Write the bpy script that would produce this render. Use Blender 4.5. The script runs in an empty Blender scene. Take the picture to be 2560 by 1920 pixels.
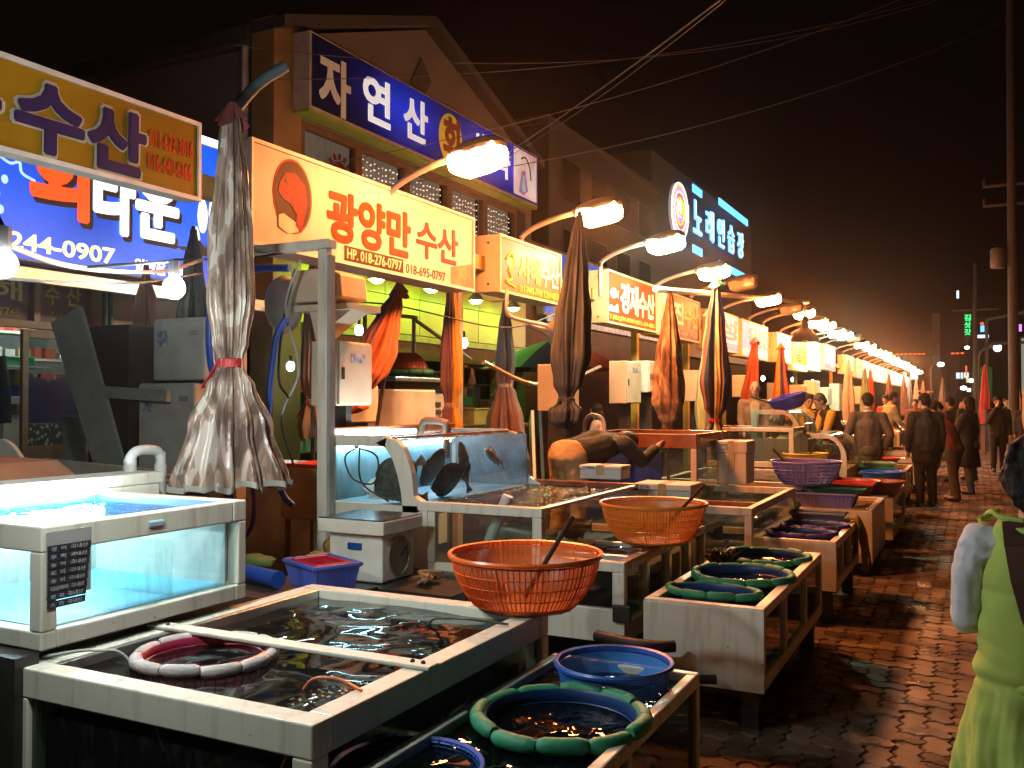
import bpy, bmesh, math, random
from mathutils import Vector, Matrix, noise as mnoise
R = math.radians
random.seed(11)
sc = bpy.context.scene
COL = sc.collection

# ------------------------------------------------------------------ camera
cam_d = bpy.data.cameras.new('camera')
cam_d.sensor_width = 36.0
cam_d.lens = 32.34
cam_d.clip_start = 0.05
cam_d.clip_end = 2000
cam = bpy.data.objects.new('camera', cam_d)
cam.location = (0, 0, 1.6)
cam.rotation_euler = (R(91.07), 0, R(26.8))
COL.objects.link(cam)
sc.camera = cam

# ------------------------------------------------------------------ night sky
world = bpy.data.worlds.new('World')
sc.world = world
world.use_nodes = True
wn = world.node_tree
wn.nodes.clear()
sky = wn.nodes.new('ShaderNodeTexSky')
sky.sky_type = 'NISHITA'
sky.sun_disc = False
sky.sun_elevation = R(-6)
sky.sun_rotation = R(200)
b1 = wn.nodes.new('ShaderNodeBackground'); b1.inputs[1].default_value = 0.05
b2 = wn.nodes.new('ShaderNodeBackground'); b2.inputs[0].default_value = (0.0042, 0.0021, 0.0019, 1); b2.inputs[1].default_value = 0.42
ad = wn.nodes.new('ShaderNodeAddShader'); wo = wn.nodes.new('ShaderNodeOutputWorld')
wn.links.new(sky.outputs[0], b1.inputs[0]); wn.links.new(b1.outputs[0], ad.inputs[0])
wn.links.new(b2.outputs[0], ad.inputs[1]); wn.links.new(ad.outputs[0], wo.inputs[0])

moon_d = bpy.data.lights.new('moon', 'SUN'); moon_d.energy = 0.004; moon_d.angle = R(0.5)
moon = bpy.data.objects.new('moon', moon_d); moon.rotation_euler = (R(40), R(15), R(200)); COL.objects.link(moon)

vs = sc.view_settings
vs.view_transform = 'Standard'; vs.look = 'None'; vs.exposure = 0.0; vs.gamma = 1.0; vs.use_curve_mapping = False
cy = sc.cycles
cy.use_denoising = True
cy.max_bounces = 7; cy.diffuse_bounces = 2; cy.glossy_bounces = 3; cy.transmission_bounces = 3
cy.transparent_max_bounces = 14; cy.volume_bounces = 0
cy.caustics_reflective = False; cy.caustics_refractive = False
cy.sample_clamp_indirect = 3.0; cy.sample_clamp_direct = 0.0
cy.use_light_tree = True
cy.use_adaptive_sampling = True; cy.adaptive_threshold = 0.015

# lamp strengths (radiance of the glowing surfaces)
SODIUM = 420.0
MERCURY = 300.0
BULB = 1150.0
ORANGE = (1.0, 0.30, 0.075)
SOFTWHITE = (0.93, 1.0, 0.95)

# ------------------------------------------------------------------ materials
MATS = {}
def nt(name):
    m = bpy.data.materials.new(name); m.use_nodes = True
    n = m.node_tree; b = n.nodes['Principled BSDF']
    return m, n, b
def lk(n, a, b): n.links.new(a, b)
def mat(name, col, rough=0.5, metal=0.0, var=0.25, vs_=6.0, bump=0.0, bs=60.0, spec=0.5, emit=0.0, dirt=None, coord='Object', rnd=0.0, trans=0.0, scale3=None):
    """Principled with blotchy colour variation, roughness variation and fine relief"""
    if name in MATS: return MATS[name]
    m, n, b = nt(name); MATS[name] = m
    c = (col[0], col[1], col[2], 1)
    b.inputs['Metallic'].default_value = metal
    b.inputs['Specular IOR Level'].default_value = spec
    tc = n.nodes.new('ShaderNodeTexCoord')
    src = tc.outputs[coord]
    if scale3:
        mp = n.nodes.new('ShaderNodeMapping'); mp.inputs['Scale'].default_value = scale3
        lk(n, src, mp.inputs[0]); src = mp.outputs[0]
    nz = n.nodes.new('ShaderNodeTexNoise'); nz.inputs['Scale'].default_value = vs_; nz.inputs['Detail'].default_value = 6
    lk(n, src, nz.inputs['Vector'])
    rp = n.nodes.new('ShaderNodeValToRGB')
    d = dirt or tuple(x * (1 - var) for x in col)
    l = tuple(min(1, x * (1 + var * .45)) for x in col)
    rp.color_ramp.elements[0].position = .3; rp.color_ramp.elements[0].color = (d[0], d[1], d[2], 1)
    rp.color_ramp.elements[1].position = .68; rp.color_ramp.elements[1].color = (l[0], l[1], l[2], 1)
    lk(n, nz.outputs['Fac'], rp.inputs[0])
    out = rp.outputs[0]
    if rnd:
        oi = n.nodes.new('ShaderNodeObjectInfo'); hs = n.nodes.new('ShaderNodeHueSaturation')
        mr = n.nodes.new('ShaderNodeMapRange'); mr.inputs[3].default_value = 1 - rnd; mr.inputs[4].default_value = 1 + rnd
        lk(n, oi.outputs['Random'], mr.inputs[0]); lk(n, mr.outputs[0], hs.inputs['Value']); lk(n, out, hs.inputs['Color']); out = hs.outputs[0]
    lk(n, out, b.inputs['Base Color'])
    r2 = n.nodes.new('ShaderNodeMapRange'); r2.inputs[3].default_value = max(.02, rough * .75); r2.inputs[4].default_value = min(1, rough * 1.3)
    lk(n, nz.outputs['Fac'], r2.inputs[0]); lk(n, r2.outputs[0], b.inputs['Roughness'])
    if bump:
        n2 = n.nodes.new('ShaderNodeTexNoise'); n2.inputs['Scale'].default_value = bs; n2.inputs['Detail'].default_value = 4
        lk(n, src, n2.inputs['Vector'])
        bp = n.nodes.new('ShaderNodeBump'); bp.inputs['Strength'].default_value = bump; bp.inputs['Distance'].default_value = .01
        lk(n, n2.outputs['Fac'], bp.inputs['Height']); lk(n, bp.outputs[0], b.inputs['Normal'])
    if emit:
        lk(n, out, b.inputs['Emission Color']); b.inputs['Emission Strength'].default_value = emit
        m.cycles.emission_sampling = 'NONE'
    if trans:
        b.inputs['Subsurface Weight'].default_value = trans; b.inputs['Subsurface Radius'].default_value = (.03, .02, .015)
    return m
def glow(name, col, strength, sample=True):
    if name in MATS: return MATS[name]
    m, n, b = nt(name); MATS[name] = m
    n.nodes.remove(b)
    e = n.nodes.new('ShaderNodeEmission'); e.inputs[0].default_value = (*col, 1); e.inputs[1].default_value = strength
    lk(n, e.outputs[0], n.nodes['Material Output'].inputs[0])
    m.cycles.emission_sampling = 'FRONT_BACK' if sample else 'NONE'
    return m
def schlick(n, f0, normal=None):
    """mirror share of a thin sheet by viewing angle, the same from both sides"""
    lw = n.nodes.new('ShaderNodeLayerWeight'); lw.inputs['Blend'].default_value = .5
    if normal is not None: lk(n, normal, lw.inputs['Normal'])
    pw = n.nodes.new('ShaderNodeMath'); pw.operation = 'POWER'; pw.inputs[1].default_value = 4.5; lk(n, lw.outputs['Facing'], pw.inputs[0])
    ma = n.nodes.new('ShaderNodeMath'); ma.operation = 'MULTIPLY_ADD'; ma.inputs[1].default_value = 1-f0; ma.inputs[2].default_value = f0; lk(n, pw.outputs[0], ma.inputs[0])
    return ma.outputs[0]
def glass(name, tint=(.9, .95, .93), rough=.02, refl=1.0, smear=0.12, ior=1.5):
    """thin pane: lets light straight through, mirrors by Fresnel, a little smeared with salt and water"""
    if name in MATS: return MATS[name]
    m, n, b = nt(name); MATS[name] = m; n.nodes.remove(b)
    t = n.nodes.new('ShaderNodeBsdfTransparent'); t.inputs[0].default_value = (*tint, 1)
    g = n.nodes.new('ShaderNodeBsdfGlossy'); g.inputs['Roughness'].default_value = rough; g.inputs[0].default_value = (refl, refl, refl, 1)
    mx = n.nodes.new('ShaderNodeMixShader'); lk(n, schlick(n, .035), mx.inputs[0]); lk(n, t.outputs[0], mx.inputs[1]); lk(n, g.outputs[0], mx.inputs[2])
    d = n.nodes.new('ShaderNodeBsdfDiffuse'); d.inputs[0].default_value = (.55, .6, .6, 1)
    tc = n.nodes.new('ShaderNodeTexCoord'); mp = n.nodes.new('ShaderNodeMapping'); mp.inputs['Scale'].default_value = (9, 9, 2.2)
    nz = n.nodes.new('ShaderNodeTexNoise'); nz.inputs['Scale'].default_value = 4; nz.inputs['Detail'].default_value = 8; nz.inputs['Roughness'].default_value = .7
    lk(n, tc.outputs['Object'], mp.inputs[0]); lk(n, mp.outputs[0], nz.inputs['Vector'])
    mr = n.nodes.new('ShaderNodeMapRange'); mr.inputs[1].default_value = .5; mr.inputs[2].default_value = .8; mr.inputs[3].default_value = smear * .15; mr.inputs[4].default_value = smear
    lk(n, nz.outputs['Fac'], mr.inputs[0])
    m2 = n.nodes.new('ShaderNodeMixShader'); lk(n, mr.outputs[0], m2.inputs[0]); lk(n, mx.outputs[0], m2.inputs[1]); lk(n, d.outputs[0], m2.inputs[2])
    lk(n, m2.outputs[0], n.nodes['Material Output'].inputs[0])
    return m
def water(name, tint, scale=9.0, strength=.35, rough=.03, murk=(.02, .03, .03), murk_f=.25):
    if name in MATS: return MATS[name]
    m, n, b = nt(name); MATS[name] = m; n.nodes.remove(b)
    t = n.nodes.new('ShaderNodeBsdfTransparent'); t.inputs[0].default_value = (*tint, 1)
    df = n.nodes.new('ShaderNodeBsdfDiffuse'); df.inputs[0].default_value = (*murk, 1)
    m0 = n.nodes.new('ShaderNodeMixShader'); m0.inputs[0].default_value = murk_f
    lk(n, t.outputs[0], m0.inputs[1]); lk(n, df.outputs[0], m0.inputs[2])
    g = n.nodes.new('ShaderNodeBsdfGlossy'); g.inputs['Roughness'].default_value = rough
    tc = n.nodes.new('ShaderNodeTexCoord')
    nz = n.nodes.new('ShaderNodeTexNoise'); nz.inputs['Scale'].default_value = scale; nz.inputs['Detail'].default_value = 1.2; nz.inputs['Distortion'].default_value = .6
    lk(n, tc.outputs['Object'], nz.inputs['Vector'])
    bp = n.nodes.new('ShaderNodeBump'); bp.inputs['Strength'].default_value = strength; bp.inputs['Distance'].default_value = .05
    lk(n, nz.outputs['Fac'], bp.inputs['Height']); lk(n, bp.outputs[0], g.inputs['Normal'])
    mx = n.nodes.new('ShaderNodeMixShader'); lk(n, schlick(n, .03, bp.outputs[0]), mx.inputs[0]); lk(n, m0.outputs[0], mx.inputs[1]); lk(n, g.outputs[0], mx.inputs[2])
    lk(n, mx.outputs[0], n.nodes['Material Output'].inputs[0])
    return m
def camo(name, cols, scale=3.0, rough=.45, sc3=(1, 1, .55)):
    if name in MATS: return MATS[name]
    m, n, b = nt(name); MATS[name] = m
    tc = n.nodes.new('ShaderNodeTexCoord'); mp = n.nodes.new('ShaderNodeMapping'); mp.inputs['Scale'].default_value = sc3
    lk(n, tc.outputs['Object'], mp.inputs[0])
    nz = n.nodes.new('ShaderNodeTexNoise'); nz.inputs['Scale'].default_value = scale; nz.inputs['Detail'].default_value = 2.2; nz.inputs['Distortion'].default_value = .9
    lk(n, mp.outputs[0], nz.inputs['Vector'])
    rp = n.nodes.new('ShaderNodeValToRGB'); rp.color_ramp.interpolation = 'CONSTANT'
    el = rp.color_ramp.elements
    ps = [0, .43, .5, .57, .63][:len(cols)]
    el[0].position = 0; el[0].color = (*cols[0], 1); el[1].position = ps[1]; el[1].color = (*cols[1], 1)
    for i in range(2, len(cols)):
        e = el.new(ps[i]); e.color = (*cols[i], 1)
    lk(n, nz.outputs['Fac'], rp.inputs[0]); lk(n, rp.outputs[0], b.inputs['Base Color'])
    b.inputs['Roughness'].default_value = rough; b.inputs['Sheen Weight'].default_value = .15
    n2 = n.nodes.new('ShaderNodeTexNoise'); n2.inputs['Scale'].default_value = 22; lk(n, mp.outputs[0], n2.inputs['Vector'])
    bp = n.nodes.new('ShaderNodeBump'); bp.inputs['Strength'].default_value = .35; bp.inputs['Distance'].default_value = .02
    lk(n, n2.outputs['Fac'], bp.inputs['Height']); lk(n, bp.outputs[0], b.inputs['Normal'])
    return m

# ------------------------------------------------------------------ mesh builder
WL = {}     # world position of each thing's origin
class MB:
    def __init__(s): s.v = []; s.f = []; s.m = []
    def q(s, vs_, faces, mi=0):
        o = len(s.v); s.v += [tuple(p) for p in vs_]
        for f in faces: s.f.append([o + i for i in f]); s.m.append(mi)
        return s
    def box(s, x0, x1, y0, y1, z0, z1, mi=0):
        if x0 > x1: x0, x1 = x1, x0
        if y0 > y1: y0, y1 = y1, y0
        if z0 > z1: z0, z1 = z1, z0
        return s.q([(x0,y0,z0),(x1,y0,z0),(x1,y1,z0),(x0,y1,z0),(x0,y0,z1),(x1,y0,z1),(x1,y1,z1),(x0,y1,z1)],
            [(3,2,1,0),(4,5,6,7),(0,1,5,4),(1,2,6,5),(2,3,7,6),(3,0,4,7)], mi)
    def obox(s, c, ax, ay, az, mi=0):
        """oriented box from centre and three half-axis vectors"""
        c = Vector(c); ax = Vector(ax); ay = Vector(ay); az = Vector(az)
        P = [c+ax*a+ay*b+az*d for d in (-1,1) for a,b in ((-1,-1),(1,-1),(1,1),(-1,1))]
        return s.q(P, [(3,2,1,0),(4,5,6,7),(0,1,5,4),(1,2,6,5),(2,3,7,6),(3,0,4,7)], mi)
    def bar(s, a, b, w, h, mi=0, upv=(0,0,1)):
        a = Vector(a); b = Vector(b); d = (b-a); L = d.length; d.normalize()
        sd = d.cross(Vector(upv))
        if sd.length < 1e-4: sd = d.cross(Vector((1,0,0)))
        sd.normalize(); u = sd.cross(d)
        return s.obox((a+b)/2, d*(L/2), sd*(w/2), u*(h/2), mi)
    def tube(s, pts, r, n=8, closed=False, caps=True, mi=0):
        P = [Vector(p) for p in pts]; k = len(P)
        rr = list(r) if isinstance(r, (list, tuple)) else [r]*k
        o = len(s.v); ref = None
        for i in range(k):
            if closed: t = P[(i+1) % k] - P[i-1]
            else: t = P[min(i+1, k-1)] - P[max(i-1, 0)]
            if t.length < 1e-9: t = Vector((0,0,1))
            t.normalize()
            if ref is None:
                ref = Vector((0,0,1)) if abs(t.z) < .9 else Vector((1,0,0))
            a = t.cross(ref)
            if a.length < 1e-6: a = t.orthogonal()
            a.normalize(); b = a.cross(t); ref = b
            for j in range(n):
                w = 2*math.pi*j/n
                s.v.append(tuple(P[i] + (a*math.cos(w) + b*math.sin(w))*rr[i]))
        for i in range(k if closed else k-1):
            i2 = (i+1) % k
            for j in range(n):
                j2 = (j+1) % n
                s.f.append([o+i*n+j, o+i2*n+j, o+i2*n+j2, o+i*n+j2]); s.m.append(mi)
        if caps and not closed:
            s.f.append([o+j for j in range(n)]); s.m.append(mi)
            s.f.append([o+(k-1)*n+j for j in reversed(range(n))]); s.m.append(mi)
        return s
    def lathe(s, prof, n=32, c=(0,0,0), mi=0, a0=0, a1=2*math.pi, cap0=False, cap1=False, rf=None):
        full = abs(a1-a0-2*math.pi) < 1e-6
        nn = n if full else n+1
        o = len(s.v)
        for (r, z) in prof:
            for j in range(nn):
                w = a0+(a1-a0)*j/n
                k = r*(rf(w, z) if rf else 1)
                s.v.append((c[0]+k*math.cos(w), c[1]+k*math.sin(w), c[2]+z))
        for i in range(len(prof)-1):
            for j in range(n):
                j2 = (j+1) % nn
                s.f.append([o+i*nn+j, o+i*nn+j2, o+(i+1)*nn+j2, o+(i+1)*nn+j]); s.m.append(mi)
        if cap0: s.f.append([o+j for j in reversed(range(nn))]); s.m.append(mi)
        if cap1: s.f.append([o+(len(prof)-1)*nn+j for j in range(nn)]); s.m.append(mi)
        return s
    def ball(s, c, rx, ry=None, rz=None, nu=12, nv=8, mi=0):
        ry = ry or rx; rz = rz or rx; o = len(s.v)
        s.v.append((c[0], c[1], c[2]-rz))
        for i in range(1, nv):
            a = -math.pi/2 + math.pi*i/nv
            for j in range(nu):
                w = 2*math.pi*j/nu
                s.v.append((c[0]+rx*math.cos(a)*math.cos(w), c[1]+ry*math.cos(a)*math.sin(w), c[2]+rz*math.sin(a)))
        s.v.append((c[0], c[1], c[2]+rz)); e = len(s.v)-1
        for j in range(nu):
            s.f.append([o, o+1+(j+1) % nu, o+1+j]); s.m.append(mi)
            s.f.append([e, o+1+(nv-2)*nu+j, o+1+(nv-2)*nu+(j+1) % nu]); s.m.append(mi)
        for i in range(nv-2):
            for j in range(nu):
                j2 = (j+1) % nu
                s.f.append([o+1+i*nu+j, o+1+i*nu+j2, o+1+(i+1)*nu+j2, o+1+(i+1)*nu+j]); s.m.append(mi)
        return s
    def prism(s, poly, axis, a, b, mi=0):
        """polygon in the plane across an axis, extruded from a to b; poly points are the two other coords in x,y,z order"""
        def P(p, t):
            return {'x': (t, p[0], p[1]), 'y': (p[0], t, p[1]), 'z': (p[0], p[1], t)}[axis]
        k = len(poly); o = len(s.v)
        s.v += [P(p, a) for p in poly] + [P(p, b) for p in poly]
        s.f.append([o+i for i in range(k)]); s.m.append(mi)
        s.f.append([o+k+i for i in reversed(range(k))]); s.m.append(mi)
        for i in range(k):
            j = (i+1) % k
            s.f.append([o+i, o+k+i, o+k+j, o+j]); s.m.append(mi)
        return s
    def grid(s, fn, nu, nv, wrap=False, mi=0, mfn=None):
        o = len(s.v); cu = nu if wrap else nu+1
        for j in range(nv+1):
            for i in range(cu):
                s.v.append(tuple(fn(i/nu, j/nv)))
        for j in range(nv):
            for i in range(nu):
                i2 = (i+1) % cu if wrap else i+1
                s.f.append([o+j*cu+i, o+j*cu+i2, o+(j+1)*cu+i2, o+(j+1)*cu+i]); s.m.append(mfn(i/nu, j/nv) if mfn else mi)
        return s
    def xf(s, M):
        s.v = [tuple(M @ Vector(p)) for p in s.v]; return s
    def mesh(s, name, mats=(), smooth=True, ang=38, fix=True):
        m = bpy.data.meshes.new(name); m.from_pydata(s.v, [], s.f)
        for x in (mats if isinstance(mats, (list, tuple)) else [mats]): m.materials.append(x)
        if any(s.m): m.polygons.foreach_set('material_index', s.m)
        if fix:
            bm = bmesh.new(); bm.from_mesh(m); bmesh.ops.recalc_face_normals(bm, faces=bm.faces); bm.to_mesh(m); bm.free()
        if smooth:
            m.shade_smooth(); m.set_sharp_from_angle(angle=R(ang))
        m.update()
        return m
    def build(s, name, mats, parent=None, smooth=True, ang=38, bevel=0, world=True, loc=None, fix=True):
        if world and parent is not None:
            w = WL.get(parent.name, Vector())
            s.v = [(p[0]-w.x, p[1]-w.y, p[2]-w.z) for p in s.v]
        if world and parent is None and loc is not None:
            s.v = [(p[0]-loc[0], p[1]-loc[1], p[2]-loc[2]) for p in s.v]
        o = bpy.data.objects.new(name, s.mesh(name, mats, smooth, ang, fix)); COL.objects.link(o)
        if parent is not None:
            o.parent = parent; WL[o.name] = WL.get(parent.name, Vector())
        else:
            if loc is not None: o.location = loc
            WL[o.name] = Vector(loc) if loc is not None else Vector()
        if bevel:
            bv = o.modifiers.new('bevel', 'BEVEL'); bv.width = bevel; bv.segments = 2; bv.limit_method = 'ANGLE'; bv.angle_limit = R(40)
        return o
def tag(o, label=None, cat=None, group=None, kind=None):
    if label: o['label'] = label
    if cat: o['category'] = cat
    if group: o['group'] = group
    if kind: o['kind'] = kind
    return o
def thing(name, label, cat, loc=(0,0,0), rz=0, group=None):
    o = bpy.data.objects.new(name, None); COL.objects.link(o)
    o.empty_display_size = .05; o.location = loc; o.rotation_euler = (0, 0, rz); WL[o.name] = Vector(loc)
    return tag(o, label, cat, group)
def copy_tree(o, loc=None, rz=None, label=None, parent=None):
    c = o.copy(); COL.objects.link(c); c.parent = parent
    if loc is not None: c.location = loc; WL[c.name] = Vector(loc)
    if rz is not None: c.rotation_euler = (0, 0, rz)
    if label: c['label'] = label
    for ch in list(o.children): copy_tree(ch, parent=c)
    return c
def bez(pts, n=24):
    """Catmull-Rom through points"""
    P = [Vector(p) for p in pts]; P = [P[0]*2-P[1]] + P + [P[-1]*2-P[-2]]; out = []
    k = len(P)-3; per = max(2, n//k)
    for i in range(k):
        a, b, c, d = P[i:i+4]
        for j in range(per):
            t = j/per
            out.append(.5*((2*b)+(c-a)*t+(2*a-5*b+4*c-d)*t*t+(3*b-a-3*c+d)*t**3))
    out.append(P[-2]); return out
# --- lettering: built-in font turned into a mesh fitted in a rectangle -----------------
TXT = {}
def text_mb(body, bold=.02, res=3):
    key = (body, bold)
    if key not in TXT:
        c = bpy.data.curves.new('lettering', 'FONT'); c.body = body; c.size = 1; c.offset = bold; c.extrude = .5; c.resolution_u = res
        o = bpy.data.objects.new('lettering', c)
        m = o.to_mesh()
        V = [tuple(v.co) for v in m.vertices]; Fc = [list(p.vertices) for p in m.polygons]
        o.to_mesh_clear(); bpy.data.objects.remove(o); bpy.data.curves.remove(c)
        xs = [v[0] for v in V]; ys = [v[1] for v in V]; x0, x1, y0, y1 = min(xs), max(xs), min(ys), max(ys)
        TXT[key] = ([((v[0]-x0)/(x1-x0), (v[1]-y0)/(y1-y0), v[2]) for v in V], Fc, (x1-x0)/(y1-y0))
    return TXT[key]
def lettering(body, o, U, V, N, mt, parent, thick=.006, bold=.02, name='lettering', shear=0.0):
    """text filling the parallelogram at corner o with edge vectors U (right) and V (up), standing proud along N"""
    stamp = bold*.8 if bold > .012 else 0
    vs_, fs, _ = text_mb(body, min(bold, .012))
    o = Vector(o); U = Vector(U); V = Vector(V); N = Vector(N)
    m = MB(); m.q([o + U*(p[0]+shear*p[1]) + V*p[1] + N*((p[2]+.5)*thick) for p in vs_], fs)
    if stamp:
        k_ = 8 if stamp > .03 else 4
        for q in range(k_):
            a = 2*math.pi*(q+.5)/k_; du = V.length*stamp*math.cos(a); dv = V.length*stamp*math.sin(a)
            sh_ = U.normalized()*du + V.normalized()*dv
            m.q([o + sh_ + U*p[0] + V*p[1] + N*((p[2]+.5)*(thick-.0004*(q+1))) for p in vs_], fs)
    return m.build(name, mt, parent, smooth=False)
def xtext(body, x, y0, y1, z0, z1, mt, parent, **k):   # on a wall that faces +X (the street)
    return lettering(body, (x, y0, z0), (0, y1-y0, 0), (0, 0, z1-z0), (1, 0, 0), mt, parent, **k)
def ytext(body, y, x0, x1, z0, z1, mt, parent, **k):   # on a wall that faces -Y (towards the camera)
    return lettering(body, (x0, y, z0), (x1-x0, 0, 0), (0, 0, z1-z0), (0, -1, 0), mt, parent, **k)

def enamel(name, col, stain=(.30, .24, .15), rust=(.16, .06, .025), rough=.4, amt=.55):
    """painted steel: blotches, salt drips running down, rust flecks and fine scratches"""
    if name in MATS: return MATS[name]
    m, n, b = nt(name); MATS[name] = m
    ge = n.nodes.new('ShaderNodeNewGeometry')
    def noise(scale, sc3, det=6):
        mp = n.nodes.new('ShaderNodeMapping'); mp.inputs['Scale'].default_value = sc3; lk(n, ge.outputs['Position'], mp.inputs[0])
        z = n.nodes.new('ShaderNodeTexNoise'); z.inputs['Scale'].default_value = scale; z.inputs['Detail'].default_value = det; z.inputs['Roughness'].default_value = .62; lk(n, mp.outputs[0], z.inputs['Vector']); return z.outputs['Fac']
    def ramp(fac, a, b_, v0=0, v1=1):
        q = n.nodes.new('ShaderNodeMapRange'); q.inputs[1].default_value = a; q.inputs[2].default_value = b_; q.inputs[3].default_value = v0; q.inputs[4].default_value = v1; lk(n, fac, q.inputs[0]); return q.outputs[0]
    def mix(fac, a, b_):
        q = n.nodes.new('ShaderNodeMix'); q.data_type = 'RGBA'; lk(n, fac, q.inputs[0])
        for k, v in ((6, a), (7, b_)):
            if isinstance(v, tuple): q.inputs[k].default_value = (*v, 1)
            else: lk(n, v, q.inputs[k])
        return q.outputs[2]
    blot = noise(2.3, (1, 1, 1)); drip = noise(16, (1, 1, .09)); fleck = noise(38, (1, 1, 1), 3); scr = noise(9, (1, 1, 7))
    c1 = mix(ramp(blot, .35, .7, 0, .5*amt), col, tuple(x*.78 for x in col))
    c2 = mix(ramp(drip, .52, .74, 0, amt), c1, stain)
    c3 = mix(ramp(fleck, .70, .76, 0, .8), c2, rust)
    lk(n, c3, b.inputs['Base Color'])
    lk(n, ramp(scr, .3, .7, rough*.6, rough*1.5), b.inputs['Roughness'])
    bp = n.nodes.new('ShaderNodeBump'); bp.inputs['Strength'].default_value = .12; bp.inputs['Distance'].default_value = .01; lk(n, drip, bp.inputs['Height']); lk(n, bp.outputs[0], b.inputs['Normal'])
    return m
# common materials
WHITE_PAINT = enamel('cream white enamel', (.72, .71, .61))
WHITE_PLASTIC = mat('white plastic', (.74, .74, .68), .42, var=.12, vs_=5, dirt=(.58, .55, .46))
STYRO = mat('styrofoam', (.78, .76, .70), .85, var=.12, vs_=14, bump=.2, bs=160)
WHITE_PLASTIC = WHITE_PLASTIC
STEEL = mat('brushed steel', (.55, .55, .54), .3, 1.0, var=.25, vs_=12)
ALU = mat('aluminium trim', (.62, .61, .58), .35, .9, var=.2, vs_=10)
GREYPAINT = mat('grey paint', (.34, .36, .34), .5, var=.25)
BLACK = mat('black rubber', (.018, .018, .02), .55, var=.3)
DARK = mat('dark steel', (.05, .045, .04), .5, .3, var=.4)
WOOD = mat('dark wood', (.12, .06, .03), .5, var=.4, vs_=10, scale3=(1, 1, 8))
RUST = mat('brown rusty frame', (.20, .10, .055), .55, var=.4, vs_=9)
PANE = glass('tank glass', (.86, .92, .90))
PVC = mat('grey white pvc', (.62, .63, .62), .35, var=.2)
HOSE_BLUE = mat('blue hose', (.02, .09, .45), .35, var=.2)
GRIME = mat('wet grimy concrete', (.075, .06, .05), .35, var=.5, vs_=2.5, bump=.5, bs=25)
# ================================================================== GROUND
ASPH = mat('dark wet asphalt', (.05, .042, .036), .4, var=.4, vs_=1.2, bump=.4, bs=40)
JOINT = mat('wet sand in joints', (.018, .014, .012), .35, var=.4, vs_=12, bump=.3)
g = MB(); g.box(-150, 150, -40, 400, -.4, -.06)
tag(g.build('ground', ASPH, smooth=False), kind='structure')
pv = MB(); pv.box(-5.6, 4.6, -1.5, 29, -.05, -.022); pv.box(-1.2, 4.6, 29.01, 140, -.05, -.006)
PAVE_FAR = mat('far pavers', (.17, .085, .055), .45, var=.35, vs_=3)
pavement = pv.build('pavement', [JOINT, PAVE_FAR], smooth=False)
pavement.data.polygons.foreach_set('material_index', [0]*6+[1]*6)
tag(pavement, 'street of interlocking wavy brick pavers, dark and wet', kind='structure')
tag(MB().box(-12.5, -5.61, -1.5, 60, -.06, .02).build('alley_floor', GRIME, smooth=False), kind='structure')

def paver_mat(name, rnd_by_island):
    m, n, b = nt(name)
    tc = n.nodes.new('ShaderNodeTexCoord'); ge = n.nodes.new('ShaderNodeNewGeometry'); oi = n.nodes.new('ShaderNodeObjectInfo')
    rp = n.nodes.new('ShaderNodeValToRGB'); el = rp.color_ramp.elements
    el[0].color = (.16, .11, .085, 1); el[1].color = (.42, .29, .21, 1); el[1].position = .98
    e = el.new(.35); e.color = (.235, .16, .12, 1); e = el.new(.8); e.color = (.30, .21, .155, 1)
    lk(n, (ge.outputs['Random Per Island'] if rnd_by_island else oi.outputs['Random']), rp.inputs[0])
    nz = n.nodes.new('ShaderNodeTexNoise'); nz.inputs['Scale'].default_value = 2.2; nz.inputs['Detail'].default_value = 8
    lk(n, ge.outputs['Position'], nz.inputs['Vector'])
    mx = n.nodes.new('ShaderNodeMix'); mx.data_type = 'RGBA'; mx.blend_type = 'MULTIPLY'; mx.inputs[0].default_value = .8
    r2 = n.nodes.new('ShaderNodeValToRGB'); r2.color_ramp.elements[0].position = .32; r2.color_ramp.elements[0].color = (.42, .42, .42, 1); r2.color_ramp.elements[1].position = .62
    lk(n, nz.outputs['Fac'], r2.inputs[0]); lk(n, rp.outputs[0], mx.inputs[6]); lk(n, r2.outputs[0], mx.inputs[7]); lk(n, mx.outputs[2], b.inputs['Base Color'])
    mr = n.nodes.new('ShaderNodeMapRange'); mr.inputs[1].default_value = .35; mr.inputs[2].default_value = .65; mr.inputs[3].default_value = .2; mr.inputs[4].default_value = .55
    lk(n, nz.outputs['Fac'], mr.inputs[0]); lk(n, mr.outputs[0], b.inputs['Roughness'])
    n2 = n.nodes.new('ShaderNodeTexNoise'); n2.inputs['Scale'].default_value = 70; lk(n, ge.outputs['Position'], n2.inputs['Vector'])
    bp = n.nodes.new('ShaderNodeBump'); bp.inputs['Strength'].default_value = .5; bp.inputs['Distance'].default_value = .006
    lk(n, n2.outputs['Fac'], bp.inputs['Height']); lk(n, bp.outputs[0], b.inputs['Normal'])
    return m
PAVER = paver_mat('wet brick paver', False); PAVERS = paver_mat('wet brick pavers', True)
UN = .118
def paver_outline(w, h, ins=0.0):
    """rectangle of w x h units whose edges zigzag with the unit grid, so neighbours interlock"""
    A = .13; out = []
    def zig(i, t): return A*(1 if t < .5 else -1)
    out.append((0, 0))
    for i in range(w):
        for t in (.3, .7): out.append((i+t, zig(i, t)))
    out.append((w, 0))
    for i in range(h):
        for t in (.3, .7): out.append((w+zig(i, t), i+t))
    out.append((w, h))
    for i in reversed(range(w)):
        for t in (.7, .3): out.append((i+t, h+zig(i, t)))
    out.append((0, h))
    for i in reversed(range(h)):
        for t in (.7, .3): out.append((zig(i, t), i+t))
    cx, cy_ = w/2, h/2
    sx, sy = (w-ins)/w, (h-ins)/h
    return [((p[0]-cx)*sx*UN, (p[1]-cy_)*sy*UN) for p in out]
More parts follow.
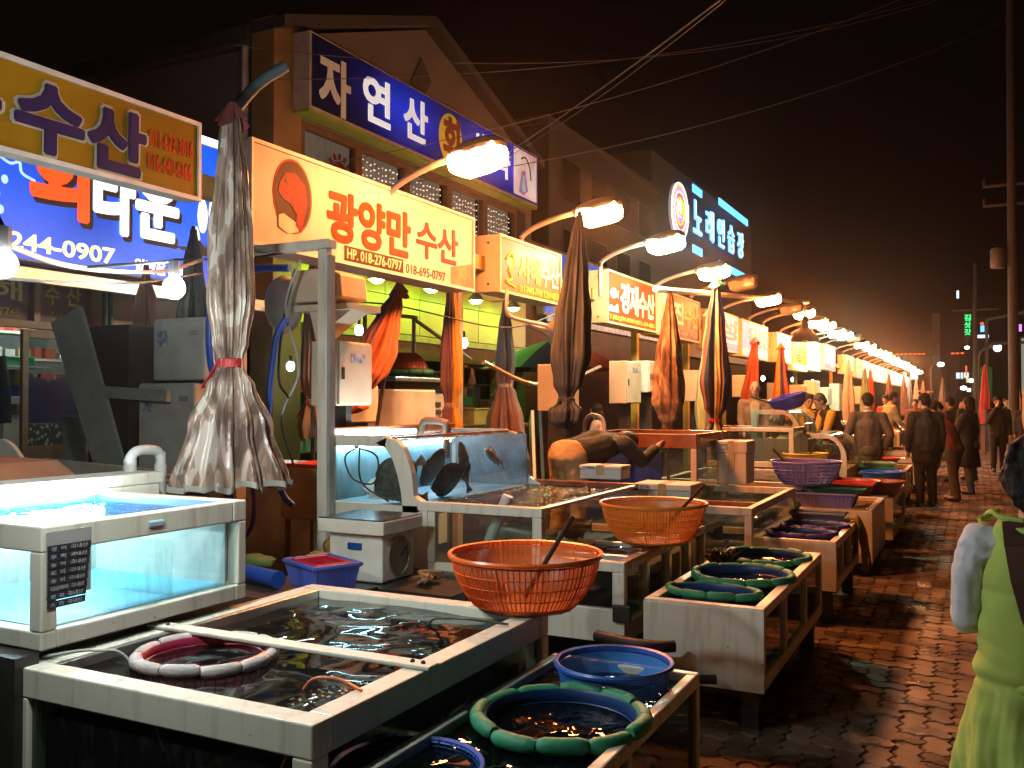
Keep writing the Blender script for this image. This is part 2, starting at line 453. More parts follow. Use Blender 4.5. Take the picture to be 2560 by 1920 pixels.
def paver_mb(w, h):
    a = paver_outline(w, h, .15); b = paver_outline(w, h, .05); k = len(a)
    m = MB(); m.v = [(x, y, 0) for x, y in a] + [(x, y, -.02) for x, y in b]
    m.f = [list(range(k))] + [[k+i, k+(i+1) % k, (i+1) % k, i] for i in range(k)]; m.m = [0]*len(m.f)
    return m
pm = {0: paver_mb(2, 1), 1: paver_mb(1, 2)}
pmesh = {k: pm[k].mesh('paver', PAVER, smooth=False) for k in pm}
cells = []
rng = random.Random(5)
for j in range(-10, 245):
    for i in range(-16, 38):
        r = (i-j) % 4
        if r == 0: cells.append((0, (i+1)*UN, (j+.5)*UN))
        elif r == 3: cells.append((1, (i+.5)*UN, (j+1)*UN))
th, cth = math.sin(R(26.8)), math.cos(R(26.8))
def inframe(x, y):
    d = -th*x+cth*y
    if d < 3.8 or x < -.93: return False
    return abs((cth*x+th*y)/d) < .56
vis = sorted([c for c in cells if inframe(c[1], c[2])], key=lambda c: c[1]**2+c[2]**2)
near = set(vis[:296])
rest = MB()
for c in cells:
    dz = rng.uniform(-.004, .004); tx, ty = rng.uniform(-.02, .02), rng.uniform(-.02, .02)
    if c in near:
        o = bpy.data.objects.new('paver', pmesh[c[0]]); COL.objects.link(o); o.parent = pavement
        o.location = (c[1], c[2], dz); o.rotation_euler = (tx, ty, rng.uniform(-.015, .015))
    elif c[2] < 29:
        o0 = len(rest.v)
        rest.v += [(p[0]+c[1], p[1]+c[2], p[2]+dz+p[1]*tx-p[0]*ty) for p in pm[c[0]].v]
        rest.f += [[a+o0 for a in f] for f in pm[c[0]].f]; rest.m += pm[c[0]].m
tag(rest.build('paver_field', PAVERS, pavement, smooth=False, fix=False), kind='stuff')

# ================================================================== MAIN BUILDING (gable, blue sign)
CREAMW = mat('cream rendered wall', (.15, .12, .105), .8, var=.22, vs_=1.2, bump=.3, bs=30)
OCHRE = mat('ochre painted column', (.28, .16, .06), .7, var=.25, vs_=2, bump=.2)
ROOFM = mat('dark roof edge', (.045, .04, .04), .7, var=.3)
YGREEN = mat('yellow green cladding panel', (.50, .50, .06), .38, var=.14, vs_=2.5, rnd=.08)
BROWNTRIM = mat('brown metal trim', (.16, .08, .04), .5, var=.35)
CURTAIN = mat('white lace curtain', (.55, .52, .50), .9, var=.3, vs_=9, scale3=(1, 9, .5), emit=.10)  # faint emission stands in for the lit room behind
bX = -8.5
B = thing('market_hall', 'two-storey gabled market hall under the blue rooftop sign', 'building', (bX, 13.5, 0))
w = MB()
w.box(-14, bX-.02, 9.78, 9.98, 0, 6.7); w.box(bX-.3, bX, 17.45, 17.75, 0, 6.7)
w.box(bX-.3, bX-.005, 10.2, 17.45, 5.58, 6.72)         # above windows
w.box(bX-.3, bX-.005, 10.2, 17.45, 3.93, 4.25)         # sill band
w.build('wall', CREAMW, B, smooth=False)
MB().prism([(10.0, 6.721), (17.55, 6.721), (13.5, 8.06)], 'x', bX-.3, bX-.01).build('gable', CREAMW, B, smooth=False)
rf = MB()
for (y0, z0, y1, z1) in ((9.6, 6.66, 13.5, 8.1), (17.95, 6.62, 13.5, 8.1)):
    rf.prism([(y0, z0), (y1, z1), (y1, z1+.16), (y0, z0+.16)], 'x', -14.2, bX+.22)
rf.build('roof', ROOFM, B, smooth=False)
dm = MB().prism([(13.35, 7.52), (13.02, 7.0), (13.35, 6.75), (13.68, 7.2)], 'x', bX-.008, bX+.012)
dm.build('diamond_vent', ROOFM, B, smooth=False)
MB().box(bX-.38, bX+.02, 9.62, 10.2, 0, 6.86).build('corner_column', OCHRE, B, smooth=False, bevel=.01)
MB().tube([(bX-.55, 9.68, .2), (bX-.55, 9.68, 6.5), (bX-.6, 9.74, 6.62)], .05, 10).build('downpipe', PVC, B)
MB().box(-14, bX-.4, 9.55, 9.78, 6.55, 6.78).build('eave', ROOFM, B, smooth=False)
# upper windows with curtains and fairy lights
FAIRY = glow('fairy light', (1, .62, .42), 3.0, False)
wy = [10.24, 11.62, 12.98, 14.36, 15.72, 17.1]
wpane = glass('window glass', (.8, .84, .84), smear=.05)
for i in range(5):
    y0, y1 = wy[i]+.04, wy[i+1]-.04
    f = MB(); f.box(bX-.12, bX-.03, y0-.04, y0+.05, 4.25, 5.58); f.box(bX-.12, bX-.03, y1-.05, y1+.04, 4.25, 5.58)
    f.box(bX-.12, bX-.03, y0+.05, y1-.05, 5.5, 5.58); f.box(bX-.12, bX-.03, y0+.05, y1-.05, 4.25, 4.33)
    win = f.build('window', BROWNTRIM, B, smooth=False)
    MB().box(bX-.085, bX-.075, y0+.05, y1-.05, 4.33, 5.5).build('pane', wpane, win, smooth=False)
    cu = MB(); cu.grid(lambda u, v: (bX-.2+.03*math.sin(u*46+i), y0+.02+u*(y1-y0-.04), 4.28+v*1.28), 60, 1)
    cu.build('curtain', CURTAIN, win)
    if i > 0:
        fl = MB(); rr = random.Random(i)
        for k in range(11):
            yy = y0+.1+(y1-y0-.2)*k/10
            for q in range(rr.randint(5, 11)):
                zz = 5.42-q*.1-rr.uniform(0, .05)
                fl.box(bX-.15, bX-.135, yy-.008+rr.uniform(-.02, .02), yy+.008, zz, zz+.018)
        fl.build('fairy_lights', FAIRY, win, smooth=False)
    if i == 0:
        lg = MB(); lg.lathe([(0.001, 0), (.2, 0)], 24); lg.xf(Matrix.Translation((bX-.07, y0+.9, 5.02)) @ Matrix.Rotation(R(90), 4, 'Y'))
        lg.build('round_logo', mat('maroon print', (.16, .02, .015), .6), win, smooth=False)
        for k in range(12):
            pass
        ring = MB()
        for k in range(14):
            a = 2*math.pi*k/14; cy_, cz_ = y0+.9+.27*math.sin(a), 5.02+.27*math.cos(a)
            ring.obox((bX-.068, cy_, cz_), (.003, 0, 0), (0, math.cos(a)*.028, -math.sin(a)*.028), (0, math.sin(a)*.045, math.cos(a)*.045))
        ring.build('logo_rays', MATS['maroon print'], win, smooth=False)
        xtext('XP', bX-.066, y0+.78, y0+1.04, 4.95, 5.1, mat('white print', (.75, .72, .7), .6), win)
# cladding band (every panel a piece) and soffit
ys = [10.2+i*(7.25/7) for i in range(8)]
for i in range(7):
    for j, (z0, z1) in enumerate(((2.72, 3.32), (3.33, 3.92))):
        MB().box(bX-.05, bX+.01+.004*((i+j) % 2), ys[i]+.006, ys[i+1]-.006, z0, z1).build('cladding_panel', YGREEN, B, smooth=False, bevel=.004)
MB().box(bX-.045, bX-.02, 10.2, 17.45, 2.7, 3.93).build('cladding_back', DARK, B, smooth=False)
MB().box(bX-.3, bX+.06, 10.2, 17.6, 2.6, 2.70).build('soffit_trim', mat('green edge trim', (.30, .42, .05), .35), B, smooth=False)
MB().box(bX-.25, bX, 10.2, 17.6, 2.3, 2.59).build('lintel', BROWNTRIM, B, smooth=False)
inn = MB(); inn.box(-12.2, -12.1, 9.99, 30, 0, 2.9); inn.box(-12.1, bX-.31, 9.99, 17.4, 2.7, 2.8)
inn.build('shop_interior', mat('teal grey interior', (.34, .40, .38), .7, var=.3, vs_=1.5), B, smooth=False)
for k, yy in enumerate((11.6, 13.2, 14.9, 16.3)):
    MB().box(bX-.2, bX-.06, yy-.06, yy+.06, 0, 2.29).build('door_post', BROWNTRIM, B, smooth=False)
    if k in (0, 2):
        MB().box(bX-.15, bX-.14, yy+.06, yy+1.1, .5, 2.29).build('shop_pane', wpane, B, smooth=False)
# the blue rooftop sign
def blue_sign_mat():
    m, n, b = nt('backlit blue sheet'); 
    tc = n.nodes.new('ShaderNodeTexCoord'); sp = n.nodes.new('ShaderNodeSeparateXYZ'); lk(n, tc.outputs['Object'], sp.inputs[0])
    rp = n.nodes.new('ShaderNodeValToRGB'); el = rp.color_ramp.elements
    el[0].position = 0; el[0].color = (.0, .0, .0, 1); el[1].position = 1; el[1].color = (.28, .28, .28, 1)
    for p, v in ((.10, .015), (.19, .15), (.27, .8), (.36, .8), (.45, .35), (.52, .16), (.6, .5), (.70, 1.0), (.80, .8), (.88, .9), (.96, .5)):
        e = el.new(p); e.color = (v, v, v, 1)
    mr = n.nodes.new('ShaderNodeMapRange'); mr.inputs[1].default_value = -3.45; mr.inputs[2].default_value = 3.95
    lk(n, sp.outputs['Y'], mr.inputs[0]); lk(n, mr.outputs[0], rp.inputs[0])
    b.inputs['Base Color'].default_value = (.008, .012, .08, 1); b.inputs['Roughness'].default_value = .3
    # tube glow strongest along the sheet's middle height
    mz = n.nodes.new('ShaderNodeMapRange'); mz.inputs[1].default_value = 5.65; mz.inputs[2].default_value = 6.2; mz.inputs[3].default_value = .12; mz.inputs[4].default_value = 1
    mz2 = n.nodes.new('ShaderNodeMapRange'); mz2.inputs[1].default_value = 6.75; mz2.inputs[2].default_value = 6.3; mz2.inputs[3].default_value = .25; mz2.inputs[4].default_value = 1
    lk(n, sp.outputs['Z'], mz.inputs[0]); lk(n, sp.outputs['Z'], mz2.inputs[0])
    mu = n.nodes.new('ShaderNodeMath'); mu.operation = 'MULTIPLY'; lk(n, mz.outputs[0], mu.inputs[0]); lk(n, mz2.outputs[0], mu.inputs[1])
    m3 = n.nodes.new('ShaderNodeMath'); m3.operation = 'MULTIPLY'; lk(n, mu.outputs[0], m3.inputs[0]); lk(n, rp.outputs[0], m3.inputs[1])
    b.inputs['Emission Color'].default_value = (.012, .035, .62, 1); lk(n, m3.outputs[0], b.inputs['Emission Strength'])
    m.cycles.emission_sampling = 'NONE'
    return m
S = thing('rooftop_sign', 'long blue rooftop sign with big white letters across the gable', 'sign', (bX, 13.5, 0))
MB().box(bX+.02, bX+.30, 10.02, 17.42, 5.66, 6.74).build('sign_box', mat('sign case', (.45, .42, .38), .5, var=.2), S, smooth=False)
fc = MB(); fc.box(bX+.30, bX+.315, 10.07, 17.38, 5.70, 6.71); fc.build('face_panel', blue_sign_mat(), S, smooth=False)
def wl(e): return mat('sign white %.2f' % e, (.72, .74, .76), .4, var=.05, emit=e)
fx = bX+.317
for ch, y0, y1, z0, z1, e in (('자', 10.22, 10.92, 5.72, 6.52, .02), ('연', 11.25, 11.95, 5.86, 6.56, .75), ('산', 12.35, 13.05, 5.88, 6.56, .62), ('센', 14.62, 15.22, 5.95, 6.58, .9), ('타', 15.52, 16.1, 5.95, 6.55, .9)):
    xtext(ch, fx, y0, y1, z0, z1, wl(e), S, bold=.035)
ov = MB(); ov.lathe([(.001, .004), (.40, .004), (.40, 0)], 32); ov.xf(Matrix.Translation((fx, 13.82, 6.18)) @ Matrix.Rotation(R(90), 4, 'Y') @ Matrix.Scale(1.12, 4, (1, 0, 0)))
ov.build('yellow_oval', mat('sign yellow', (.62, .45, .03), .4, var=.1, emit=.22), S, smooth=False)
xtext('회', fx+.006, 13.58, 14.1, 5.82, 6.55, mat('sign brown', (.20, .05, .01), .5, emit=.05), S, bold=.04)
mp_ = MB().box(fx-.001, fx+.004, 16.28, 17.33, 5.74, 6.68); mp_.build('picture_panel', mat('sign white .9', (.7, .66, .66), .4, var=.3, vs_=2, dirt=(.45, .3, .25), emit=.55), S, smooth=False)
pk = mat('pink lilac print', (.45, .25, .6), .5, emit=.3); bl_ = mat('pale blue print', (.35, .65, .8), .5, emit=.4); bk_ = mat('dark print', (.08, .04, .03), .5)
MB().prism([(16.5, 5.82), (16.62, 6.25), (16.78, 6.3), (16.92, 5.9), (16.72, 5.78)], 'x', fx+.005, fx+.008).build('print_lilac', pk, S, smooth=False)
MB().prism([(16.62, 5.84), (16.68, 6.18), (16.76, 6.18), (16.8, 5.86)], 'x', fx+.009, fx+.011).build('print_blue', bl_, S, smooth=False)
MB().tube(bez([(fx+.006, 16.6, 6.5), (fx+.006, 16.8, 6.56), (fx+.006, 16.98, 6.4), (fx+.006, 17.05, 6.15)]), .018, 6).build('print_stroke', bk_, S)
MB().box(bX+.02, bX+.29, 10.02, 17.42, 5.62, 5.655).build('bottom_trim', MATS['green edge trim'], S, smooth=False)

# green-white dome lamps along the shop wall
GLAMP = glow('green white lamp', (.36, 1.0, .12), 120.0)
for k, (yy, zz) in enumerate(((10.25, 3.5), (11.35, 3.42), (12.9, 3.44), (14.4, 3.4), (15.9, 3.4))):
    t = thing('wall_lamp', ['round green-white lamp by the ochre corner column', 'green-white dome lamp just right of the white post', 'green-white dome lamp above the leaning orange umbrella', 'green-white dome lamp right of the snapper sign', 'green-white dome lamp behind the orange fish sign'][k], 'lamp', (bX+.5, yy, zz), group='lamps on the yellow-green wall')
    MB().lathe([(.02, .16), (.06, .12), (.13, .05), (.14, .0)], 20, (bX+.5, yy, zz)).build('shade', ALU, t)
    MB().ball((bX+.5, yy, zz), .1, .1, .06, 12, 8).build('bulb', GLAMP, t)
    MB().bar((bX+.02, yy, zz+.15), (bX+.5, yy, zz+.15), .03, .03).build('bracket', ALU, t, smooth=False)

# ================================================================== LEFT RESTAURANT
LX = -9.0
L = thing('seafood_restaurant', 'low seafood restaurant with brown sliding doors behind the stalls', 'building', (LX, 6.5, 0))
w = MB(); w.box(LX-.2, LX, 8.35, 9.6, 0, 3.0); w.box(LX-.2, LX, 7.18, 7.42, 0, 3.0); w.box(LX-.2, LX, 1.5, 4.4, 0, 3.0); w.box(LX-.2, LX, 7.42, 8.35, 0, 1.45); w.box(LX-.2, LX, 7.42, 8.35, 2.55, 3.0)
w.box(LX-.2, LX-.003, 4.4, 7.18, 2.93, 3.0); w.box(-13.5, LX-.2, 1.5, 9.6, 3.0, 3.1)
w.build('wall', mat('brown tiled wall', (.24, .15, .10), .6, var=.3, vs_=3), L, smooth=False)
i2 = MB(); i2.box(-12.4, -12.3, 1.5, 9.6, 0, 3.0); i2.box(-12.3, LX-.2, 9.4, 9.5, 0, 3); i2.box(-12.3, LX-.2, 1.5, 9.4, .0, .03)
i2.build('interior_wall', mat('pale green interior', (.42, .50, .46), .7, var=.2), L, smooth=False)
MAROON = mat('maroon transom board', (.12, .018, .012), .45, var=.3)
YLET = mat('dull yellow letters', (.38, .27, .05), .5, emit=.04)
for (y0, y1, tx1, tx2) in ((5.0, 6.46, '서 해', '011-9443-7748'), (6.53, 7.16, '수 산', '244-0935')):
    tb = MB().box(LX-.1, LX-.05, y0, y1, 2.46, 2.92).build('transom_board', MAROON, L, smooth=False)
    a, b_ = (y0+.5, y1-.1) if y0 < 6 else (y0+.1, y1-.08)
    xtext(tx1, LX-.05, a, b_, 2.66, 2.88, YLET, tb, bold=.02)
    xtext(tx2, LX-.05, a+.08, b_-.02, 2.50, 2.58, YLET, tb, bold=.01)
FR = mat('brown aluminium frame', (.26, .14, .08), .4, .2, var=.25)
fr = MB(); fr.box(LX-.12, LX+.02, 4.4, 7.18, 2.38, 2.455); fr.box(LX-.12, LX+.02, 6.46, 6.53, 2.457, 2.925)
fr.build('door_header', FR, L, smooth=False)
def door(y0, y1, x, nm='sliding_door'):
    d = MB(); d.box(x, x+.05, y0, y0+.07, .05, 2.37); d.box(x, x+.05, y1-.07, y1, .05, 2.37); d.box(x, x+.05, y0+.07, y1-.07, 2.28, 2.37); d.box(x, x+.05, y0+.07, y1-.07, .05, 1.12)
    return d.build(nm, FR, L, smooth=False, bevel=.004)
d1 = door(6.38, 7.16, LX-.1)
MB().box(LX-.08, LX-.07, 6.45, 7.09, 1.12, 2.28).build('pane', wpane, d1, smooth=False)
# wavy blue film on the pane and a spotted dark band below it
film = [(6.45, 1.36)] + [(6.45+.64*k/40, 1.83+.025*abs(math.sin(k*.62))+.02*math.sin(k*.3)) for k in range(41)] + [(7.09, 1.36)]
MB().prism(film, 'x', LX-.069, LX-.066).build('blue_film', mat('blue window film', (.01, .035, .16), .15, var=.5, vs_=3), d1, smooth=False)
m_sp, n_, b_ = nt('spotted film'); v_ = n_.nodes.new('ShaderNodeTexVoronoi'); v_.inputs['Scale'].default_value = 17; tcn = n_.nodes.new('ShaderNodeTexCoord'); lk(n_, tcn.outputs['Object'], v_.inputs['Vector'])
rpn = n_.nodes.new('ShaderNodeValToRGB'); rpn.color_ramp.elements[0].position = .33; rpn.color_ramp.elements[0].color = (.32, .32, .26, 1); rpn.color_ramp.elements[1].position = .4; rpn.color_ramp.elements[1].color = (.008, .008, .01, 1)
lk(n_, v_.outputs['Distance'], rpn.inputs[0]); lk(n_, rpn.outputs[0], b_.inputs['Base Color'])
MB().box(LX-.069, LX-.066, 6.45, 7.09, 1.12, 1.355).build('spotted_film', m_sp, d1, smooth=False)
for k, (y0, y1, z0, z1, cc) in enumerate(((6.86, 6.95, 2.0, 2.27, (.6, .55, .5)), (6.97, 7.05, 2.1, 2.26, (.35, .3, .45)), (6.96, 7.05, 1.93, 2.04, (.6, .55, .6)), (6.95, 7.06, 1.78, 1.9, (.55, .2, .05)), (6.97, 7.04, 1.86, 1.9, (.03, .03, .03)))):
    MB().box(LX-.0655, LX-.064, y0, y1, z0, z1).build('sticker', mat('sticker %d' % k, cc, .5, var=.5, vs_=30), d1, smooth=False)
d2 = door(4.9, 6.0, LX-.16)
MB().box(LX-.14, LX-.13, 4.97, 5.93, 1.12, 2.28).build('pane', wpane, d2, smooth=False)
wf = MB(); y0, y1, z0, z1 = 7.42, 8.35, 1.45, 2.55
wf.box(LX-.1, LX+.02, y0, y0+.06, z0, z1); wf.box(LX-.1, LX+.02, y1-.06, y1, z0, z1); wf.box(LX-.1, LX+.02, y0+.06, y1-.06, z1-.1, z1); wf.box(LX-.1, LX+.02, y0+.06, y1-.06, z0, z0+.06)
lw = wf.build('window', FR, L, smooth=False)
m_c, n_, b_ = nt('scenic film'); nz_ = n_.nodes.new('ShaderNodeTexNoise'); nz_.inputs['Scale'].default_value = 5; nz_.inputs['Detail'].default_value = 7
tcn = n_.nodes.new('ShaderNodeTexCoord'); lk(n_, tcn.outputs['Object'], nz_.inputs['Vector']); rpn = n_.nodes.new('ShaderNodeValToRGB'); el = rpn.color_ramp.elements
el[0].position = .38; el[0].color = (.16, .15, .06, 1); el[1].position = .6; el[1].color = (.42, .28, .20, 1)
lk(n_, nz_.outputs['Fac'], rpn.inputs[0]); lk(n_, rpn.outputs[0], b_.inputs['Base Color']); lk(n_, rpn.outputs[0], b_.inputs['Emission Color']); b_.inputs['Emission Strength'].default_value = .16; m_c.cycles.emission_sampling = 'NONE'
MB().box(LX-.06, LX-.05, y0+.06, y1-.06, z0+.06, z1-.1).build('scenic_pane', m_c, lw, smooth=False)
MB().box(LX-.049, LX-.046, y0+.06, y1-.06, 1.76, 1.95).build('grey_band', mat('grey film', (.22, .24, .27), .3, var=.4), lw, smooth=False)
xtext('경재수산', LX-.049, 7.62, 8.24, 2.22, 2.36, mat('black print', (.03, .015, .012), .5), lw, bold=.015)
xtext('244-0980', LX-.049, 7.62, 8.1, 2.13, 2.19, mat('red print', (.35, .03, .02), .5), lw, bold=.01)
# canopy and blue backlit sign
cn = MB(); cn.prism([(-9.0, 2.98), (-8.0, 2.84), (-8.0, 2.78), (-9.0, 2.9)], 'y', 1.5, 8.9)
cn.build('canopy', mat('grey canopy sheet', (.42, .42, .42), .45, .2, var=.3, vs_=3), L, smooth=False)
MB().box(-7.995, -7.93, 1.5, 8.9, 2.72, 2.86).build('canopy_edge', ALU, L, smooth=False, bevel=.008)
for k, yy in enumerate((7.28, 7.36)):
    MB().tube([(LX+.1, yy, 0), (LX+.1, yy, 2.9)], .03, 10).build('green_pipe', mat('green pipe', (.03, .11, .08), .4, var=.4, vs_=12), L)
Sg = thing('restaurant_sign', 'bright backlit blue sign with orange-red and white letters at left', 'sign', (LX, 6.5, 3.1))
BLUEL = mat('backlit royal blue', (.008, .10, .80), .3, var=.5, vs_=.8, dirt=(.003, .045, .50), emit=.95)
MB().box(-8.62, -8.40, 3.9, 8.85, 2.99, 4.74).build('sign_box', GREYPAINT, Sg, smooth=False)
MB().box(-8.40, -8.385, 3.92, 8.83, 3.01, 4.72).build('face_panel', BLUEL, Sg, smooth=False)
BW = mat('backlit white', (.9, .95, 1), .4, var=.03, emit=1.25); BR_ = mat('backlit red orange', (.95, .09, .008), .4, var=.05, emit=1.0); BSH = mat('letter shadow', (.03, .01, .02), .5)
sx = -8.383
for ch, y0, y1, z0, z1, mt in (('회', 5.98, 6.62, 3.50, 4.42, BR_), ('타', 6.72, 7.22, 3.44, 4.30, BW), ('운', 7.27, 7.85, 3.46, 4.22, BW)):
    xtext(ch, sx, y0+.05, y1+.05, z0-.05, z1-.05, BSH, Sg, bold=.045, name='letter_shadow')
    xtext(ch, sx+.008, y0, y1, z0, z1, mt, Sg, bold=.04)
xtext('244-0907', sx, 5.75, 6.98, 3.09, 3.26, mat('backlit cream', (.95, .95, .6), .4, emit=1.0), Sg, bold=.03)
xtext('일반음식점', sx, 7.25, 7.98, 3.05, 3.2, BW, Sg, bold=.02)
pn = MB()
for (a, b_, r_, h_) in ((8.25, 3.85, .08, .42), (8.45, 3.9, .10, .5), (8.14, 3.52, .07, .38), (8.6, 3.75, .07, .4)):
    pn.prism([(a+r_*math.cos(q), b_+h_/2*math.sin(q)) for q in [2*math.pi*k/16 for k in range(16)]], 'x', sx, sx+.005)
pn.build('squid_picture', BW, Sg, smooth=False)
pr = MB(); pr.prism([(7.7, 3.42), (8.05, 3.44), (8.2, 3.55), (8.3, 3.46), (8.4, 3.66), (8.5, 3.45), (8.6, 3.62), (8.75, 3.4), (8.2, 3.36)], 'x', sx+.006, sx+.01)
pr.build('rock_picture', BSH, Sg, smooth=False)
sq = MB(); sq.tube(bez([(sx, 5.55, 4.1), (sx, 5.65, 4.3), (sx, 5.72, 4.12), (sx, 5.62, 4.0), (sx, 5.75, 3.92), (sx, 5.85, 3.95), (sx, 5.88, 3.85), (sx, 6.02, 3.8)], 40), .014, 6)
for (a, b_) in ((5.8, 4.25), (5.86, 4.05), (5.7, 3.75), (5.62, 3.6), (5.66, 3.45), (5.5, 3.7)):
    sq.prism([(a+.035*math.cos(q), b_+.045*math.sin(q)) for q in [2*math.pi*k/12 for k in range(12)]], 'x', sx, sx+.004)
sq.build('squiggle_picture', mat('backlit pale cyan', (.5, .85, .95), .4, emit=.9), Sg, smooth=False)
MB().box(-8.5, -8.35, 7.6, 8.9, 4.78, 4.82).build('top_tube', glow('sign tube', (.8, .9, 1), 3.0), Sg, smooth=False)
# ---- a little light and furniture inside the restaurant
tl = thing('ceiling_light', 'fluorescent tube inside the restaurant behind the brown doors', 'lamp', (-10.4, 7.2, 2.85))
MB().box(-10.9, -9.7, 7.15, 7.27, 2.86, 2.9).build('housing', WHITE_PLASTIC, tl, smooth=False)
MB().tube([(-10.85, 7.21, 2.83), (-9.75, 7.21, 2.83)], .018, 8).build('tube', glow('cool tube', (.85, 1, .95), 170.0), tl)
sh = thing('wall_shelf', 'white wall shelves inside the open restaurant door', 'shelf', (-10.4, 7.6, 1.2))
for z in (1.40, 1.76, 2.10, 2.42): MB().box(-10.75, -10.4, 6.7, 8.5, z, z+.03).build('shelf_board', WHITE_PLASTIC, sh, smooth=False)
for y in (6.72, 8.44): MB().box(-10.73, -10.69, y, y+.03, .03, 2.7).build('upright', ALU, sh, smooth=False)
rr = random.Random(8)
for z in (1.43, 1.79, 2.13, 2.45):
    y = 6.8
    while y < 8.3:
        w_ = rr.uniform(.08, .2); h_ = rr.uniform(.08, .22)
        MB().box(-10.7, -10.48, y, y+w_, z+.001, z+h_).build('goods', mat('shelf goods %d' % rr.randint(0, 5), rr.choice(((.6, .6, .58), (.4, .08, .05), (.12, .3, .2), (.5, .4, .2), (.15, .2, .4), (.55, .5, .45))), .5), sh, smooth=False, bevel=.006); y += w_+rr.uniform(.02, .12)
def crate(nm, label, x0, x1, y0, y1, z0, h, mt, cat='basket', group=None):
    t = thing(nm, label, cat, ((x0+x1)/2, (y0+y1)/2, z0), group=group)
    s_ = .03; m = MB()
    for a, b_, c_, d_ in ((x0, x1, y0, y0+.012), (x0, x1, y1-.012, y1)): m.box(a, b_, c_, d_, z0, z0+h)
    for a, b_ in ((x0, x0+.012), (x1-.012, x1)): m.box(a, b_, y0+.012, y1-.012, z0, z0+h)
    m.box(x0+.012, x1-.012, y0+.012, y1-.012, z0, z0+.012)
    m.build('tub', mt, t, smooth=False)
    r_ = MB().tube([(x0-.008, y0-.008, z0+h), (x1+.008, y0-.008, z0+h), (x1+.008, y1+.008, z0+h), (x0-.008, y1+.008, z0+h)], .012, 6, closed=True)
    r_.build('rim', mt, t)
    return t
crate('plastic_basket', 'green plastic basket on the restaurant shelf', -10.42, -10.14, 6.95, 7.3, 2.02, .1, mat('green plastic', (.05, .35, .17), .4))
crate('plastic_basket', 'small blue basket low on the restaurant shelf', -10.42, -10.14, 7.1, 7.42, 1.66, .12, mat('blue plastic', (.02, .07, .42), .35))
MB().box(-10.6, -10.12, 6.9, 7.5, .05, 1.39).build('cabinet_block', WHITE_PLASTIC, sh, smooth=False)
for z_ in (2.0, 1.64): MB().box(-10.46, -10.1, 6.9, 7.5, z_, z_+.018).build('basket_shelf', WHITE_PLASTIC, sh, smooth=False)
jk = thing('hung_jacket', 'dark jacket hanging inside the open restaurant door', 'jacket', (-9.9, 6.72, 1.6))
MB().grid(lambda u, v: (-9.9+.06*math.cos(u*6.28)*(1-.6*v), 6.72+.12*math.sin(u*6.28)*(1-.75*v**3), 1.35+.75*v), 20, 8, True).build('cloth', mat('navy cloth', (.02, .03, .05), .9), jk)
# ---- drawers, table, AC chillers, panel, chair, planter in the alley
DR = thing('drawer_unit', 'small cream two-drawer unit beside the restaurant table', 'drawers', (-7.6, 6.0, 0))
MB().box(-7.75, -7.45, 5.88, 6.14, .75, 1.46).build('cabinet', GREYPAINT, DR, smooth=False, bevel=.006)
for z0, mt in ((1.12, WHITE_PLASTIC), (.82, mat('tan drawer', (.5, .38, .26), .5))):
    dr = MB().box(-7.45, -7.43, 5.9, 6.12, z0, z0+.28).build('drawer', mt, DR, smooth=False, bevel=.006)
    MB().ball((-7.42, 6.01, z0+.14), .015).build('knob', STEEL, dr)
for x in (-7.73, -7.5):
    for y in (5.9, 6.1): MB().box(x, x+.03, y, y+.03, 0.02, .75).build('leg', GREYPAINT, DR, smooth=False)
TB = thing('work_table', 'steel work table with wrapped goods outside the restaurant window', 'table', (-7.7, 6.8, 0))
MB().box(-8.1, -7.4, 6.2, 7.35, 1.38, 1.42).build('table_top', STEEL, TB, smooth=False, bevel=.005)
MB().box(-8.05, -7.45, 6.25, 7.3, .75, .78).build('shelf', STEEL, TB, smooth=False)
for x in (-8.08, -7.45):
    for y in (6.24, 7.28): MB().tube([(x, y, .02), (x, y, 1.38)], .02, 8).build('leg', STEEL, TB)
bgm = mat('white film bag', (.6, .58, .58), .35, var=.3, bump=.6, bs=30)
def lump(c, r_, mt, nm, label, cat, seed=0, sq_=(1, 1, .7)):
    m = MB(); m.ball((0, 0, 0), r_*sq_[0], r_*sq_[1], r_*sq_[2], 20, 14)
    m.v = [tuple(Vector(p)*(1+.35*mnoise.noise(Vector(p)*(3/r_*.5)+Vector((seed, 0, 0))))) for p in m.v]
    o = m.build(nm, mt, None, world=False); o.location = c; WL[o.name] = Vector(c); tag(o, label, cat); return o
lump((-7.7, 6.85, 1.5), .13, bgm, 'plastic_bag', 'white plastic bag lying on the steel work table', 'bag', 1)
lump((-7.6, 6.5, 1.47), .09, mat('cream film bag', (.55, .5, .38), .5, bump=.6), 'plastic_bag', 'flat cream bag lying on the steel work table', 'bag', 4, (1.4, 1.6, .5))
rc = thing('rice_cooker', 'black and silver cooker beside the green pipes', 'cooker', (-8.2, 6.75, 1.42))
MB().lathe([(.17, 0), (.19, .12), (.17, .16)], 24, (-8.0, 6.45, 1.43), cap0=True).build('body', BLACK, rc)
MB().lathe([(.175, .16), (.15, .22), (.02, .25)], 24, (-8.0, 6.45, 1.43)).build('lid', STEEL, rc)
